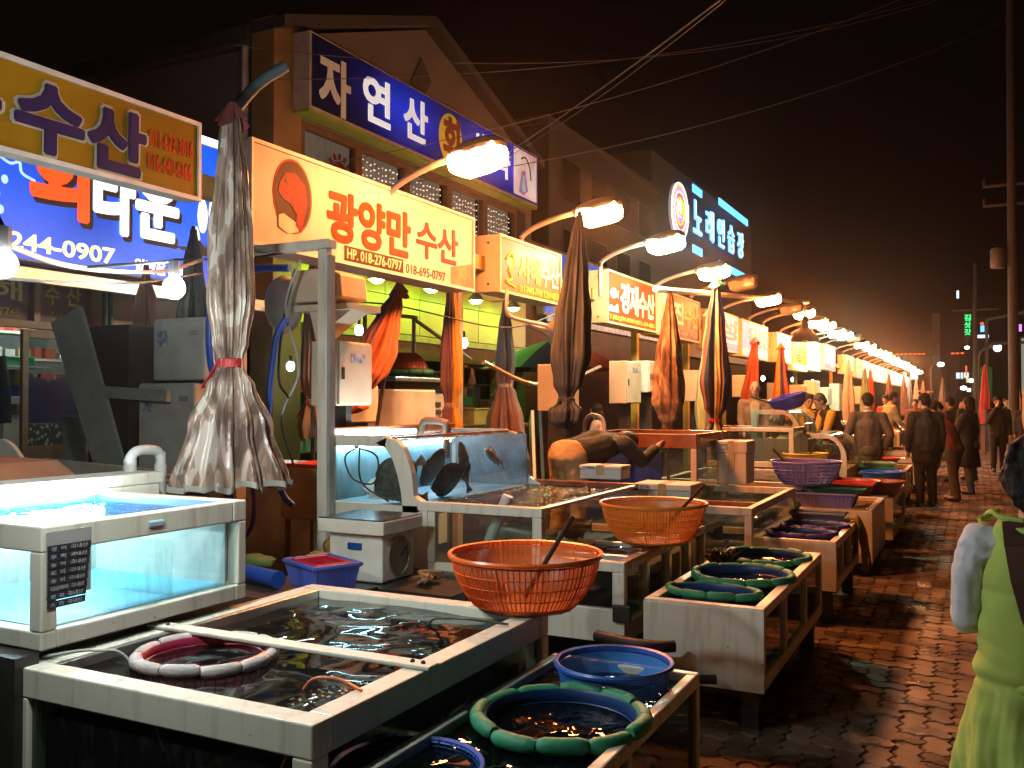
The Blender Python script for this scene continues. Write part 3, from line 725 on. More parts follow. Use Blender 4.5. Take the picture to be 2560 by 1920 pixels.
def chiller(label, x0, x1, y0, y1, z0, z1):
    t = thing('chiller_unit', label, 'cooling unit', ((x0+x1)/2, (y0+y1)/2, z0), group='chiller boxes in the alley')
    MB().box(x0, x1, y0, y1, z0, z1).build('casing', mat('aged white casing', (.52, .54, .47), .5, var=.2, vs_=5), t, smooth=False, bevel=.02)
    for k in range(14):
        z = z0+.08+k*(z1-z0-.16)/14
        MB().box(x1-.004, x1+.012, y0+.2, y1-.05, z, z+.009).build('grille_slat', DARK, t, smooth=False)
    MB().box(x0+.05, x0+.16, y0-.006, y0+.01, z1-.22, z1-.09).build('label_plate', mat('blue white plate', (.4, .45, .55), .4, var=.8, vs_=25), t, smooth=False)
    MB().box(x1-.16, x1-.06, y0-.006, y0+.01, z1-.14, z1-.10).build('handle_recess', GREYPAINT, t, smooth=False, bevel=.004)
    return t
chiller('upper cream chiller unit behind the tan camouflage umbrella', -5.75, -5.2, 5.15, 5.6, 1.76, 2.24)
chiller('lower cream chiller unit behind the tan camouflage umbrella', -5.85, -5.25, 5.1, 5.6, 1.0, 1.74)
MB_ = MB(); MB_.box(-5.9, -5.2, 5.05, 5.65, .02, .99)
o = MB_.build('stand_block', DARK, None, smooth=False, loc=(-5.5, 5.3, 0)); tag(o, 'dark block carrying the two chiller units', 'stand')
PL = thing('slanted_panel', 'grey-green metal plate slanting down beside the chiller units', 'panel', (-6.1, 5.0, 1))
plm = mat('grey green sheet', (.33, .36, .29), .5, var=.2)
plp = MB(); plp.prism([(-6.75, 2.24), (-6.4, 2.36), (-5.74, .75), (-6.05, .72)], 'y', 5.0, 5.03); plp.build('plate', plm, PL, smooth=False)
br = MB().bar((-6.3, 5.015, 1.68), (-5.4, 4.99, 1.64), .04, .09); br.build('brace', plm, PL, smooth=False)
bt = MB()
for x, z in ((-6.2, 1.675), (-6.0, 1.668), (-5.6, 1.65), (-5.45, 1.644)): bt.ball((x, 4.965, z), .012)
bt.build('rivet_row', STEEL, PL)
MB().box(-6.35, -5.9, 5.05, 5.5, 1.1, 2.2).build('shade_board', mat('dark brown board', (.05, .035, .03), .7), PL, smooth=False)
CH = thing('plastic_chair', 'white plastic garden chair at the far left edge', 'chair', (-5.3, 3.45, 0))
bk2 = MB(); bk2.prism([(-5.62+.62*t, .95+.42*math.sin(math.pi*min(1, .12+.76*t))) for t in [k/14 for k in range(15)]]+[(-5.02-.6*t, .9+.3*math.sin(math.pi*(.12+.76*(1-t)))) for t in [k/14 for k in range(15)]], 'y', 3.60, 3.63)
bk2.build('backrest', WHITE_PLASTIC, CH, smooth=False, bevel=.008)
for k in range(5): MB().box(-5.5+k*.1, -5.46+k*.1, 3.6, 3.625, .5, 1.1).build('back_slat', WHITE_PLASTIC, CH, smooth=False)
MB().box(-5.62, -5.02, 3.1, 3.62, .44, .47).build('seat', WHITE_PLASTIC, CH, smooth=False, bevel=.01)
for x in (-5.6, -5.07):
    for y in (3.12, 3.58): MB().bar((x+.02, y, .02), (x+.02, y, .44), .04, .04).build('leg', WHITE_PLASTIC, CH, smooth=False)
def cardboard(nm, label, poly, y0, y1, mt):
    o = MB().prism(poly, 'y', y0, y1).build(nm, mt, None, smooth=False, loc=(poly[0][0], y0, poly[0][1]), bevel=.004); tag(o, label, 'box'); return o
CB = mat('brown cardboard', (.30, .19, .12), .8, var=.2)
cardboard('cardboard_box', 'brown cardboard box at left behind the lit tank', [(-5.2, .02), (-4.2, .02), (-4.25, 1.18), (-4.45, 1.28), (-5.2, 1.3)], 2.9, 3.35, CB)
cardboard('grey_board', 'long grey board lying behind the lit tank', [(-5.05, .1), (-3.75, .1), (-3.62, 1.08), (-4.15, 1.23), (-4.95, 1.26), (-5.08, 1.03)], 3.62, 3.66, mat('grey green board', (.22, .23, .18), .6, var=.3))
# ================================================================== SIGN ROW
SXF = -4.26     # street face of the stall signs
CASE = mat('sign case enamel', (.66, .58, .36), .5, var=.18, vs_=3)
def stall_sign(label, y0, y1, z0, z1, face, case=CASE, depth=.28, x=SXF, group='stall name signs'):
    t = thing('stall_sign', label, 'sign', (x-depth/2, (y0+y1)/2, z0), group=group)
    MB().box(x-depth, x-.012, y0, y1, z0, z1).build('sign_box', case, t, smooth=False, bevel=.008)
    MB().box(x-.0118, x, y0+.025, y1-.025, z0+.025, z1-.025).build('face_panel', face, t, smooth=False)
    tr = MB(); tr.box(x-.02, x+.012, y0, y1, z1-.022, z1+.004); tr.box(x-.02, x+.012, y0, y1, z0-.004, z0+.022); tr.box(x-.02, x+.012, y0, y0+.022, z0+.022, z1-.022); tr.box(x-.02, x+.012, y1-.022, y1, z0+.022, z1-.022)
    tr.build('trim_frame', case, t, smooth=False)
    bo = MB()
    for zz in (z0+.08, z1-.08): bo.ball((x-depth*.45, y0, zz), .013)
    bo.build('bolt_pair', DARK, t)
    return t
def fish_print(t, x, yc, zc, s, mt, eye=None, flip=1):
    pts = [(-.5, .0), (-.42, .12), (-.2, .23), (.05, .26), (.25, .16), (.38, .06), (.56, .2), (.52, 0), (.56, -.2), (.38, -.06), (.2, -.16), (-.1, -.22), (-.35, -.14)]
    MB().prism([(yc+flip*p[0]*s, zc+p[1]*s) for p in pts], 'x', x, x+.004).build('fish_picture', mt, t, smooth=False)
# the yellow vinyl sign at left: unlit
YV = mat('yellow vinyl', (.28, .155, .006), .5, var=.12, vs_=1.5, bump=.15, bs=6, dirt=(.19, .10, .006))
t = stall_sign('yellow vinyl sign with dark violet letters at the upper left', .2, 4.17, 2.83, 3.31, YV, mat('white trim', (.6, .58, .55), .5), depth=.12)
VI = mat('dark violet letters', (.035, .02, .085), .5); OUT = mat('white letter outline', (.42, .36, .28), .6); RD = mat('vermilion numbers', (.50, .06, .015), .5)
for ch, a, b_ in (('동', 2.4, 2.86), ('수', 2.95, 3.33), ('산', 3.37, 3.74)):
    xtext(ch, SXF+.0005, a-.012, b_+.012, 2.868, 3.232, OUT, t, bold=.075, name='letter_outline')
    xtext(ch, SXF+.006, a, b_, 2.88, 3.22, VI, t, bold=.05)
xtext('011-623-3016', SXF, 3.78, 4.11, 3.08, 3.18, RD, t, bold=.012)
xtext('016-640-6366', SXF, 3.77, 4.10, 2.94, 3.04, RD, t, bold=.012)
# sign with the snapper
WV = mat('white vinyl face', (.60, .54, .50), .4, var=.12, vs_=2, scale3=(1, 6, .4))
ORL = mat('orange letters', (.36, .042, .003), .5); REDL = mat('dark red letters', (.22, .012, .006), .5); BRN = mat('brown print bar', (.06, .03, .018), .5); CREAM = mat('cream letters', (.75, .66, .45), .5)
t = stall_sign('white sign with a red snapper in an oval and orange letters', 4.61, 7.63, 2.64, 3.34, WV, mat('white trim', (.6, .58, .55), .5))
x = SXF
ov = [(5.03+.205*math.cos(q), 3.03+.262*math.sin(q)) for q in [2*math.pi*k/40 for k in range(40)]]
MB().prism(ov, 'x', x, x+.003).build('oval_border', ORL, t, smooth=False)
MB().prism([(5.03+(p[0]-5.03)*.93, 3.03+(p[1]-3.03)*.94) for p in ov], 'x', x+.003, x+.005).build('oval_ground', mat('oval brown', (.05, .018, .012), .5, var=.5, vs_=5), t, smooth=False)
fo = [(-.17, .06), (-.11, .15), (.0, .17), (.1, .1), (.13, -.02), (.10, -.12), (.07, -.24), (.0, -.2), (.02, -.12), (-.05, -.06), (-.14, -.03), (-.18, .01)]
MB().prism([(5.05+p[0], 3.03+p[1]) for p in fo], 'x', x+.005, x+.008).build('snapper_picture', mat('snapper red', (.26, .022, .004), .5, var=.5, vs_=14), t, smooth=False)
MB().prism([(4.93+p[0]*.5, 2.86+p[1]*.35) for p in ((-.1, .05), (0, .1), (.25, -.02), (.35, .02), (.3, -.2), (.1, -.28), (-.1, -.18))], 'x', x+.0052, x+.0072).build('plate_picture', WV, t, smooth=False)
MB().ball((x+.008, 4.95, 3.13), .003, .012, .012, 8, 6).build('snapper_eye', BLACK, t)
xtext('광양만', x, 5.42, 6.52, 2.80, 3.17, ORL, t, bold=.045)
xtext('수산', x, 6.62, 7.32, 2.84, 3.16, REDL, t, bold=.02)
MB().box(x, x+.003, 5.62, 6.42, 2.665, 2.78).build('print_bar', BRN, t, smooth=False)
xtext('HP. 018-276-0797', x+.003, 5.65, 6.39, 2.685, 2.765, CREAM, t, bold=.008, thick=.003)
xtext('018-695-0797', x, 6.46, 7.1, 2.675, 2.755, BRN, t, bold=.008, thick=.003)
MB().prism([(7.2, 2.67), (7.6, 2.67), (7.6, 2.9), (7.4, 2.86), (7.2, 2.82)], 'x', x, x+.002).build('beach_picture', mat('sand print', (.5, .3, .16), .6, var=.4, vs_=12), t, smooth=False)
# orange sign
OV = mat('orange vinyl face', (.50, .12, .012), .4, var=.15, vs_=2)
t = stall_sign('orange sign with yellow and white letters and a small fish mascotless wave', 8.15, 9.68, 2.70, 3.28, OV)
t['label'] = 'orange sign with yellow and white letters, third along the row'
xtext('서해', x, 8.58, 9.10, 2.86, 3.13, mat('yellow letters', (.8, .62, .12), .5), t, bold=.03); xtext('수산', x, 9.14, 9.62, 2.87, 3.13, mat('white letters', (.85, .82, .78), .5), t, bold=.035)
xtext('011-9443-7748 T:244-0935', x, 8.6, 9.62, 2.745, 2.82, MATS['yellow letters'], t, bold=.01)
MB().tube(bez([(x+.003, 8.3, 3.05), (x+.003, 8.42, 3.12), (x+.003, 8.46, 3.0), (x+.003, 8.36, 2.95), (x+.003, 8.42, 2.86), (x+.003, 8.3, 2.82), (x+.003, 8.5, 2.78)], 30), .012, 6).build('squiggle_picture', MATS['yellow letters'], t)
fish_print(t, x, 8.40, 3.02, .22, mat('tan print', (.6, .42, .2), .5))
# brown sign
BV = mat('russet vinyl face', (.16, .028, .008), .45, var=.15, vs_=2)
t = stall_sign('russet sign with white letters and a white fish drawing', 11.17, 13.2, 2.62, 3.31, BV)
xtext('경재', x, 11.68, 12.38, 2.80, 3.20, MATS['white letters'], t, bold=.04); xtext('수산', x, 12.42, 13.1, 2.80, 3.16, MATS['white letters'], t, bold=.04)
xtext('T.(061)274-0980 H.011-634-6825', x, 11.25, 13.12, 2.66, 2.74, MATS['yellow letters'], t, bold=.012)
fish_print(t, x, 11.42, 3.02, .3, MATS['white letters']); MB().prism([(11.22, 2.78), (11.3, 2.87), (11.42, 2.84), (11.56, 2.9), (11.6, 2.78)], 'x', x, x+.003).build('wave_picture', MATS['white letters'], t, smooth=False)
# brown sign, white and yellow letters, partly behind an umbrella
t = stall_sign('brown sign with one white and two yellow letters behind the camouflage umbrella', 13.3, 15.62, 2.60, 3.30, mat('brown vinyl face', (.15, .05, .025), .45, var=.15))
xtext('진', x, 14.12, 14.62, 2.84, 3.18, MATS['white letters'], t, bold=.05); xtext('수산', x, 14.68, 15.5, 2.82, 3.18, MATS['yellow letters'], t, bold=.03)
MB().box(x, x+.003, 13.34, 13.9, 2.64, 3.26).build('pale_panel', WV, t, smooth=False)
fish_print(t, x+.003, 13.6, 3.0, .35, mat('pink print', (.6, .3, .25), .5))
xtext('010-649-9465', x, 14.1, 15.4, 2.66, 2.74, mat('peach letters', (.7, .5, .4), .5), t, bold=.01)
# lit signs further on
def lit(nm, c, e, d=None):
    k = .35
    return mat(nm, tuple(q*k for q in c), .6, var=.2, vs_=1.2, emit=e/k, dirt=tuple(q*k for q in d) if d else None, spec=.1)
far = [
 ('pale pink backlit sign behind the striped umbrella', 16.4, 18.5, 2.55, 3.28, lit('lit pink white', (.85, .72, .74), .75), '성', (.45, .08, .1)),
 ('lilac backlit sign with red letters beside the orange umbrella', 18.8, 21.4, 2.52, 3.28, lit('lit lilac', (.72, .55, .72), .7, (.45, .4, .8)), '은빛', (.6, .1, .08)),
 ('white and violet backlit sign above the purple umbrella', 22.5, 24.4, 2.55, 3.26, lit('lit white violet', (.8, .78, .88), .9, (.4, .3, .7)), '수산', (.9, .9, .95)),
 ('yellow backlit sign with brown letters and a red foot strip', 24.6, 26.85, 2.42, 3.28, lit('lit yellow', (.95, .62, .01), .8, (.9, .5, .01)), '활어', (.25, .08, .01)),
 ('green and white backlit sign', 26.95, 29.35, 2.5, 3.36, lit('lit green', (.45, .75, .5), .85, (.1, .5, .35)), '수산', (.9, .95, .85)),
 ('violet-blue backlit sign next to the gap in the sign row', 30.15, 32.65, 2.6, 3.42, lit('lit violet', (.6, .5, .9), .85, (.15, .15, .8)), '수산', (.9, .9, 1)),
 ('cream backlit sign just after the gap in the sign row', 35.4, 37.9, 2.6, 3.3, lit('lit cream', (.95, .8, .55), .8), '', None),
 ('red and white backlit sign beyond the silver umbrella', 38.8, 41.0, 2.55, 3.3, lit('lit redwhite', (.9, .6, .5), .7, (.7, .3, .15)), '수산', (.8, .1, .06)),
 ('white and blue backlit sign beyond the silver umbrella', 41.2, 43.6, 2.55, 3.32, lit('lit blue white', (.75, .8, .95), 1.0, (.6, .6, .95)), '수산', (.1, .2, .7)),
]
for lab, a, b_, c_, d_, fm, tx, lc in far:
    t = stall_sign(lab, a, b_, c_, d_, fm)
    if tx: xtext(tx, x, a+.5*(b_-a)-.25*(b_-a), b_-.12, c_+.24, d_-.1, mat('lit letters %s' % lab[:9], lc, .5, emit=.6), t, bold=.03)
    st = MB().box(x, x+.004, a+.04, b_-.04, c_+.04, c_+.17)
    st.build('foot_strip', mat('strip %s' % lab[:9], tuple(rng.choice(((.6, .05, .05), (.1, .1, .5), (.7, .7, .75)))), .5, emit=.4), t, smooth=False)
fcols = [(.9, .7, .55), (.75, .55, .6), (.9, .85, .9), (.9, .65, .35), (.8, .85, 1), (.85, .5, .45), (.95, .9, .8), (.85, .8, .95), (.95, .95, 1), (.8, .85, .95), (.95, .95, 1)]
yy = 44.0
ordn = ['first', 'second', 'third', 'fourth', 'fifth', 'sixth', 'seventh', 'eighth', 'ninth', 'tenth', 'last']
for k, c in enumerate(fcols):
    stall_sign('small far backlit sign, %s of the distant run towards the street end' % ordn[k], yy, yy+2.3, 2.55, 3.3, lit('lit far %d' % k, c, .9+.05*k), group='distant backlit signs')
    yy += 2.6
# sign beam and posts
bm_ = thing('sign_beam', 'steel beam that carries the stall signs along the row', 'beam', (-4.47, 20, 2.95))
MB().box(-4.52, -4.42, 4.3, 34, 2.92, 3.06).build('beam_near', mat('ochre painted steel', (.42, .28, .10), .5, var=.25), bm_, smooth=False)
MB().box(-4.52, -4.42, 34.02, 74, 2.8, 2.92).build('beam_far', MATS['ochre painted steel'], bm_, smooth=False)
YP = mat('yellow painted post', (.50, .33, .05), .5, var=.3, vs_=6)
for k, yy in enumerate((4.86, 7.9, 10.4, 13.25, 16.0, 18.65, 21.8, 27.0, 34.2)):
    o = MB().box(-4.66, -4.56, yy-.05, yy+.05, 0, 3.0).build('sign_post', [GREYPAINT, YP][k > 2], None, smooth=False, loc=(-4.6, yy, 0), bevel=.006)
    tag(o, ['grey post between the yellow vinyl sign and the snapper sign', 'grey post between the snapper sign and the orange sign', 'grey post just before the russet sign', 'yellow post between the russet and brown signs', 'yellow post before the pale pink sign', 'yellow post between the pink and lilac signs', 'yellow post after the lilac sign', 'yellow post between the yellow and green signs', 'yellow post after the violet-blue sign'][k], 'post', 'posts of the sign row')

# ================================================================== STREET LAMPS ON THE SIGNS
LAMPM = mat('lamp housing', (.16, .14, .12), .45, .4, var=.25)
POLEM = mat('galvanised arm', (.50, .47, .42), .45, .5, var=.2)
SOD = glow('sodium glow', ORANGE, SODIUM); MER = glow('mercury glow', (.80, 1.0, .72), MERCURY)
UNLIT = mat('unlit lamp glass', (.55, .42, .25), .25, var=.2, trans=.2)
def lamp_proto():
    pts = bez([(0, 0, -.35), (0, 0, .0), (.03, 0, .09), (.18, 0, .17), (.42, 0, .24), (.68, 0, .285)], 26)
    arm = MB().tube(pts, .028, 10).mesh('arm', POLEM)
    cl = MB(); cl.tube([(.0, 0, .02), (.003, 0, .07)], .036, 10); cl = cl.mesh('collar', DARK)
    T = Matrix.Translation((.82, 0, .29)) @ Matrix.Rotation(R(-8), 4, 'Y')
    h = MB()
    def hs(u, v):
        a = 2*math.pi*u; e = math.pi/2*v
        r_ = math.cos(e)**.6
        xx = .27*math.cos(a)*r_; ww = .135*(1+.25*math.cos(a))
        return (xx+.06, ww*math.sin(a)*r_, .085*math.sin(e))
    h.grid(hs, 28, 8, True); h.grid(lambda u, v: ((.27*math.cos(2*math.pi*u))*(1-.05*v)+.06, .135*(1+.25*math.cos(2*math.pi*u))*math.sin(2*math.pi*u)*(1-.05*v), -.03*v), 28, 1, True)
    h.xf(T); h = h.mesh('housing', LAMPM)
    b = MB()
    prof = [(.205, .0), (.215, -.06), (.20, -.13), (.15, -.16)]
    for (r_, z) in prof: b.v += [tuple(T @ Vector((.075+r_*sx*1.0*(1 if abs(sx) < 1 else 1), r_*.52*sy, z))) for sx, sy in ((-1, -1), (-.35, -1.15), (.4, -1.2), (1, -.9), (1.06, 0), (1, .9), (.4, 1.2), (-.35, 1.15), (-1, 1), (-1.05, 0))]
    for i in range(3):
        for j in range(10): b.f.append([i*10+j, i*10+(j+1) % 10, (i+1)*10+(j+1) % 10, (i+1)*10+j]); b.m.append(0)
    b.f.append([30+j for j in range(10)]); b.m.append(0)
    nk = MB().bar((.62, 0, .275), (.8, 0, .30), .07, .06).mesh('neck', LAMPM, smooth=False)
    return arm, cl, h, b, nk
LA, LC, LH, LB, LN = lamp_proto()
LBm = {'S': LB.mesh('lens', SOD), 'M': LB.mesh('lens', MER), 'U': LB.mesh('lens', UNLIT)}
LY = [(6.25, 'S'), (8.71, 'S'), (11.02, 'M'), (13.26, 'S'), (15.19, 'U'), (17.14, 'S'), (19.6, 'U'), (21.08, 'S'), (23.09, 'S'), (24.6, 'S'), (26.42, 'M'), (28.2, 'M'), (30.3, 'U'), (32.6, 'S'), (34.9, 'S'), (37.2, 'S'), (39.3, 'S'), (41.5, 'S'), (43.6, 'S'), (45.9, 'S'), (48.0, 'M'), (50.4, 'S'), (53, 'S'), (55.8, 'S'), (58.6, 'M'), (62, 'S'), (66, 'S')]
nm = {'S': 'lit orange', 'M': 'lit greenish-white', 'U': 'unlit'}
place = ['above the snapper sign', 'above the orange sign', 'above the russet sign', 'above the brown sign behind the camouflage umbrella', 'just past the brown sign', 'above the pale pink sign', 'above the lilac sign', 'at the end of the long horizontal arm', 'above the white and violet sign', 'where the yellow sign begins', 'above the yellow sign', 'above the green sign', 'above the violet-blue sign', 'above the gap in the sign row', 'just before the cream sign', 'above the cream sign', 'above the red and white sign', 'above the white and blue sign'] + ['%s of the distant string of lamps' % q for q in ('first', 'second', 'third', 'fourth', 'fifth', 'sixth', 'seventh', 'eighth', 'farthest')]
for k, (yy, kind) in enumerate(LY):
    t = thing('street_lamp', '%s cobra-head lamp %s' % (nm[kind], place[k]), 'street lamp', (-4.30, yy, 3.22+.02*((k*7) % 5)), R(-6+(k*5) % 9), group='lamps on curved arms along the sign row')
    for n_, me in (('arm', LA), ('collar', LC), ('housing', LH), ('neck', LN), ('lens', LBm[kind])):
        o = bpy.data.objects.new(n_, me); COL.objects.link(o); o.parent = t
# headless bent pipe by the foreground umbrella
o = MB().tube(bez([(-3.80, 3.95, .3), (-3.80, 3.95, 2.2), (-3.82, 3.93, 2.8), (-3.82, 3.92, 3.08), (-3.79, 3.94, 3.22), (-3.69, 4.04, 3.42), (-3.57, 4.15, 3.55)], 48), .034, 12).build('lamp_pipe', mat('blue grey pipe', (.10, .15, .17), .45, .2, var=.35, vs_=7), None, loc=(-3.8, 3.95, .0))
tag(o, 'blue-grey bent lamp pipe without a head above the tan camouflage umbrella', 'pipe')

# dome reflectors
def dome(label, c, d, s=1.0, mt=ALU):
    t = thing('dome_lamp', label, 'lamp', c, group='dome reflectors')
    q = Vector(d).to_track_quat('-Z', 'Y').to_matrix().to_4x4(); M_ = Matrix.Translation(c) @ q
    a = MB().lathe([(.035, .26), (.045, .2), (.05, .12), (.09, .07), (.17, -.01), (.185, -.06), (.18, -.06), (.16, -.005), (.08, .06)], 28); a.xf(M_ @ Matrix.Scale(s, 4)); a.build('reflector', mt, t)
    b = MB().ball((0, 0, .0), .05, .05, .08, 12, 8); b.xf(M_ @ Matrix.Scale(s, 4)); b.build('bulb', mat('unlit bulb', (.6, .55, .5), .2), t)
    return t
t = dome('aluminium dome reflector hanging under the orange sign', (-3.98, 9.0, 2.33), (.8, .45, -.28), 1.25)
MB().tube(bez([(-4.2, 8.2, 2.72), (-4.2, 8.2, 2.5), (-4.17, 8.3, 2.44), (-4.06, 8.75, 2.40), (-4.04, 8.82, 2.39)], 24), .02, 8).build('bracket', POLEM, t)
t = dome('dark dome reflector hanging from the long horizontal arm', (-3.35, 20.9, 3.02), (0, 0, -1), 1.7, mat('dark reflector', (.10, .07, .06), .3, .4))
MB().tube([(-3.35, 20.9, 3.4), (-3.35, 20.9, 3.75)], .03, 8).build('stem', POLEM, t)
o = MB().box(-4.35, -3.2, 12.2, 12.24, 0, .02)
o = MB().tube([(-3.62, 11.2, 3.02), (-3.3, 21.0, 3.78)], .042, 8).build('long_arm', mat('white painted tube', (.7, .64, .5), .45), None, loc=(-3.6, 11.2, 3.0)); tag(o, 'long pale tube reaching forward from the striped umbrella to a lamp', 'pole')

# white incandescent bulbs strung above the stall at left
WB = glow('white bulb', SOFTWHITE, BULB)
def bulb(label, c, r_, top):
    t = thing('hanging_bulb', label, 'lamp', c, group='white globe bulbs on the cord')
    MB().ball(c, r_, r_, r_*1.05, 12, 8).build('globe', WB, t)
    MB().tube([(c[0], c[1], c[2]+r_*.9), (c[0], c[1], c[2]+r_+.06)], .02, 8).build('socket', BLACK, t)
    MB().tube([(c[0], c[1], c[2]+r_+.06), top], .006, 5).build('flex', BLACK, t)
bulb('white globe bulb cut by the left edge of the picture', (-2.18, 1.48, 1.945), .034, (-2.2, 1.46, 2.1))
bulb('white globe bulb in front of the blue restaurant sign', (-2.65, 2.47, 2.02), .040, (-2.78, 2.2, 2.07))
# ropes / cords at left
def cord(label, pts, r_, mt, nm='cord', n=40, grp=None):
    o = MB().tube(bez(pts, n), r_, 6).build(nm, mt, None, loc=tuple(pts[0])); tag(o, label, 'cord', grp); return o
PINKROPE = mat('pink beige rope', (.45, .27, .20), .8, bump=.5, bs=200)
cord('beige rope slung from the left edge to the tan camouflage umbrella', [(-2.3, 1.45, 2.05), (-2.75, 2.1, 2.06), (-3.2, 2.9, 2.17), (-3.55, 3.5, 2.33)], .009, PINKROPE, 'rope')
cord('black flex sagging under the beige rope at left', [(-2.35, 1.55, 1.93), (-2.7, 2.1, 2.0), (-3.1, 2.75, 2.10), (-3.5, 3.45, 2.25)], .005, BLACK)

# ================================================================== CLOSED UMBRELLAS
def umbrella(label, xy, zb, zt, prof, npl, mats, sector=None, lean=(0, 0), depth=.38, seed=0, pole_to=None, tie=None, tie_mat=None, cap=None, nu=120, nv=60, twist=.6, pole_r=.018, hem=None, squash=1.0, sub='umbrella'):
    t = thing('closed_umbrella', label, 'umbrella', (xy[0], xy[1], pole_to if pole_to is not None else zb), group='closed market umbrellas')
    H = zt-zb
    def prof_r(v):
        for i in range(len(prof)-1):
            if prof[i][0] <= v <= prof[i+1][0]:
                k = (v-prof[i][0])/(prof[i+1][0]-prof[i][0]); k = k*k*(3-2*k)
                return prof[i][1]+(prof[i+1][1]-prof[i][1])*k
        return prof[-1][1]
    def fn(u, v):
        a = 2*math.pi*u
        ph = npl*a + twist*math.sin(3*v+seed) + 1.6*mnoise.noise(Vector((math.cos(a)*1.3, math.sin(a)*1.3, v*2.2+seed)))
        w = abs(math.sin(ph/2))**.7*2-1
        w2 = math.sin(ph*2.0+1.3+4*v+seed)
        r_ = prof_r(v)*(1+depth*(.72*w+.28*w2) - .1 + .16*mnoise.noise(Vector((math.cos(a)*2, math.sin(a)*2, v*5+seed*3))))
        dz = .02*mnoise.noise(Vector((math.cos(a)*3, math.sin(a)*3, seed)))*(1-v)
        if v < .02: dz += .03*math.sin(ph)*prof_r(0)*2
        k = 1-(1-v)
        return (xy[0]+lean[0]*(v-.0)+r_*math.cos(a), xy[1]+lean[1]*v+r_*math.sin(a)*squash, zb+H*v+dz)
    m = MB(); mf = None
    if sector: mf = lambda u, v: sector(u)
    m.grid(fn, nu, nv, True, 0, mf)
    o = m.build('canopy', mats, t, ang=70)
    if hem:
        hm = MB(); hm.grid(lambda u, v: tuple(Vector(fn(u, .0))*(1)+Vector((0, 0, -.002+.03*v))+(Vector((fn(u, 0)[0]-xy[0], fn(u, 0)[1]-xy[1], 0)).normalized()*.006)), nu, 1, True); hm.build('hem', hem, o)
    zz0 = pole_to if pole_to is not None else zb
    MB().tube([(xy[0], xy[1], zz0), (xy[0]+lean[0]*.98, xy[1]+lean[1]*.98, zt+.03)], pole_r, 8).build('pole', DARK, t)
    if tie is not None:
        rr = prof_r(tie)*1.06; q = MB(); zc = zb+H*tie
        q.lathe([(rr*.98, -.028), (rr*1.12, -.02), (rr*1.14, 0), (rr*1.12, .02), (rr*.98, .028)], 24, (xy[0]+lean[0]*tie, xy[1]+lean[1]*tie, zc))
        tm = tie_mat or PINKROPE
        q.build('tie', tm, t)
        q = MB(); q.bar((xy[0]+lean[0]*tie-rr*.4, xy[1]+lean[1]*tie-rr, zc), (xy[0]+lean[0]*tie-rr*1.9, xy[1]+lean[1]*tie-rr*1.25, zc-.13), .03, .006); q.build('tie_end', tm, t, smooth=False)
    if cap:
        q = MB(); q.grid(lambda u, v: (xy[0]+lean[0]+(.02+.06*v+.03*v*math.sin(7*2*math.pi*u+seed))*math.cos(2*math.pi*u), xy[1]+lean[1]+(.02+.06*v)*math.sin(2*math.pi*u), zt+.05-.12*v+.03*math.sin(4*math.pi*u+seed)*v), 28, 4, True); q.build('cap', cap, t)
    return t
P_SKIRT = [(0, .26), (.02, .255), (.16, .185), (.27, .105), (.31, .062), (.345, .058), (.38, .078), (.5, .105), (.66, .098), (.82, .07), (.95, .042), (1, .03)]
P_PEAR = [(0, .03), (.03, .10), (.07, .09), (.12, .055), (.15, .052), (.2, .10), (.3, .155), (.42, .16), (.6, .125), (.8, .08), (.95, .04), (1, .025)]
P_SLIM = [(0, .09), (.06, .10), (.16, .07), (.19, .055), (.23, .06), (.34, .09), (.55, .085), (.75, .065), (.93, .04), (1, .025)]
P_OPEN = [(0, .12), (.2, .14), (.4, .135), (.7, .09), (.93, .05), (1, .028)]
TANCAMO = camo('tan camouflage cloth', [(.13, .085, .065), (.235, .16, .12), (.34, .245, .19), (.55, .48, .43)], 8.0, .3, (1, 1, .38))
REDTIE = mat('red ribbon', (.45, .03, .035), .4, bump=.5, bs=90)
umbrella('tan camouflage umbrella tied with a red ribbon, nearest the camera', (-3.57, 3.72), 1.14, 3.16, P_SKIRT, 11, TANCAMO, depth=.36, seed=1.3, tie=.328, tie_mat=REDTIE, cap=mat('faded red cloth', (.22, .055, .05), .8, bump=.4), hem=mat('pale hem', (.36, .36, .32), .6), pole_to=.9, nu=200, nv=110, pole_r=.02)
ORG = mat('orange brown cloth', (.42, .12, .045), .7, var=.2, bump=.3, bs=40); PUR = mat('muted purple cloth', (.18, .08, .09), .7, var=.25, bump=.3, bs=40); YEL = mat('mustard cloth', (.62, .33, .05), .7, var=.2, bump=.3, bs=40)
umbrella('orange-brown umbrella leaning left under the snapper sign', (-4.62, 6.22), 1.5, 2.62, P_PEAR, 6, [ORG, PUR], lambda u: int(.45 < u < .8), lean=(0, .68), seed=2.2, pole_to=.05, tie=.14, tie_mat=MATS['faded red cloth'], cap=ORG)
umbrella('purple and mustard umbrella tied low with cord', (-4.6, 7.78), 1.28, 2.74, P_SLIM, 7, [PUR, YEL], lambda u: int(u < .22 or u > .86), seed=3.1, pole_to=.05, tie=.19)
umbrella('dull brown umbrella tied in the middle, deep in the alley', (-5.3, 10.3), 1.2, 2.85, [(0, .2), (.1, .19), (.3, .11), (.36, .075), (.4, .085), (.55, .10), (.8, .07), (1, .025)], 7, mat('dull brown cloth', (.22, .12, .09), .75, var=.2), seed=4.0, pole_to=.05, tie=.36)
GREYC = mat('slate grey cloth', (.036, .045, .058), .55, var=.25, bump=.3, bs=30)
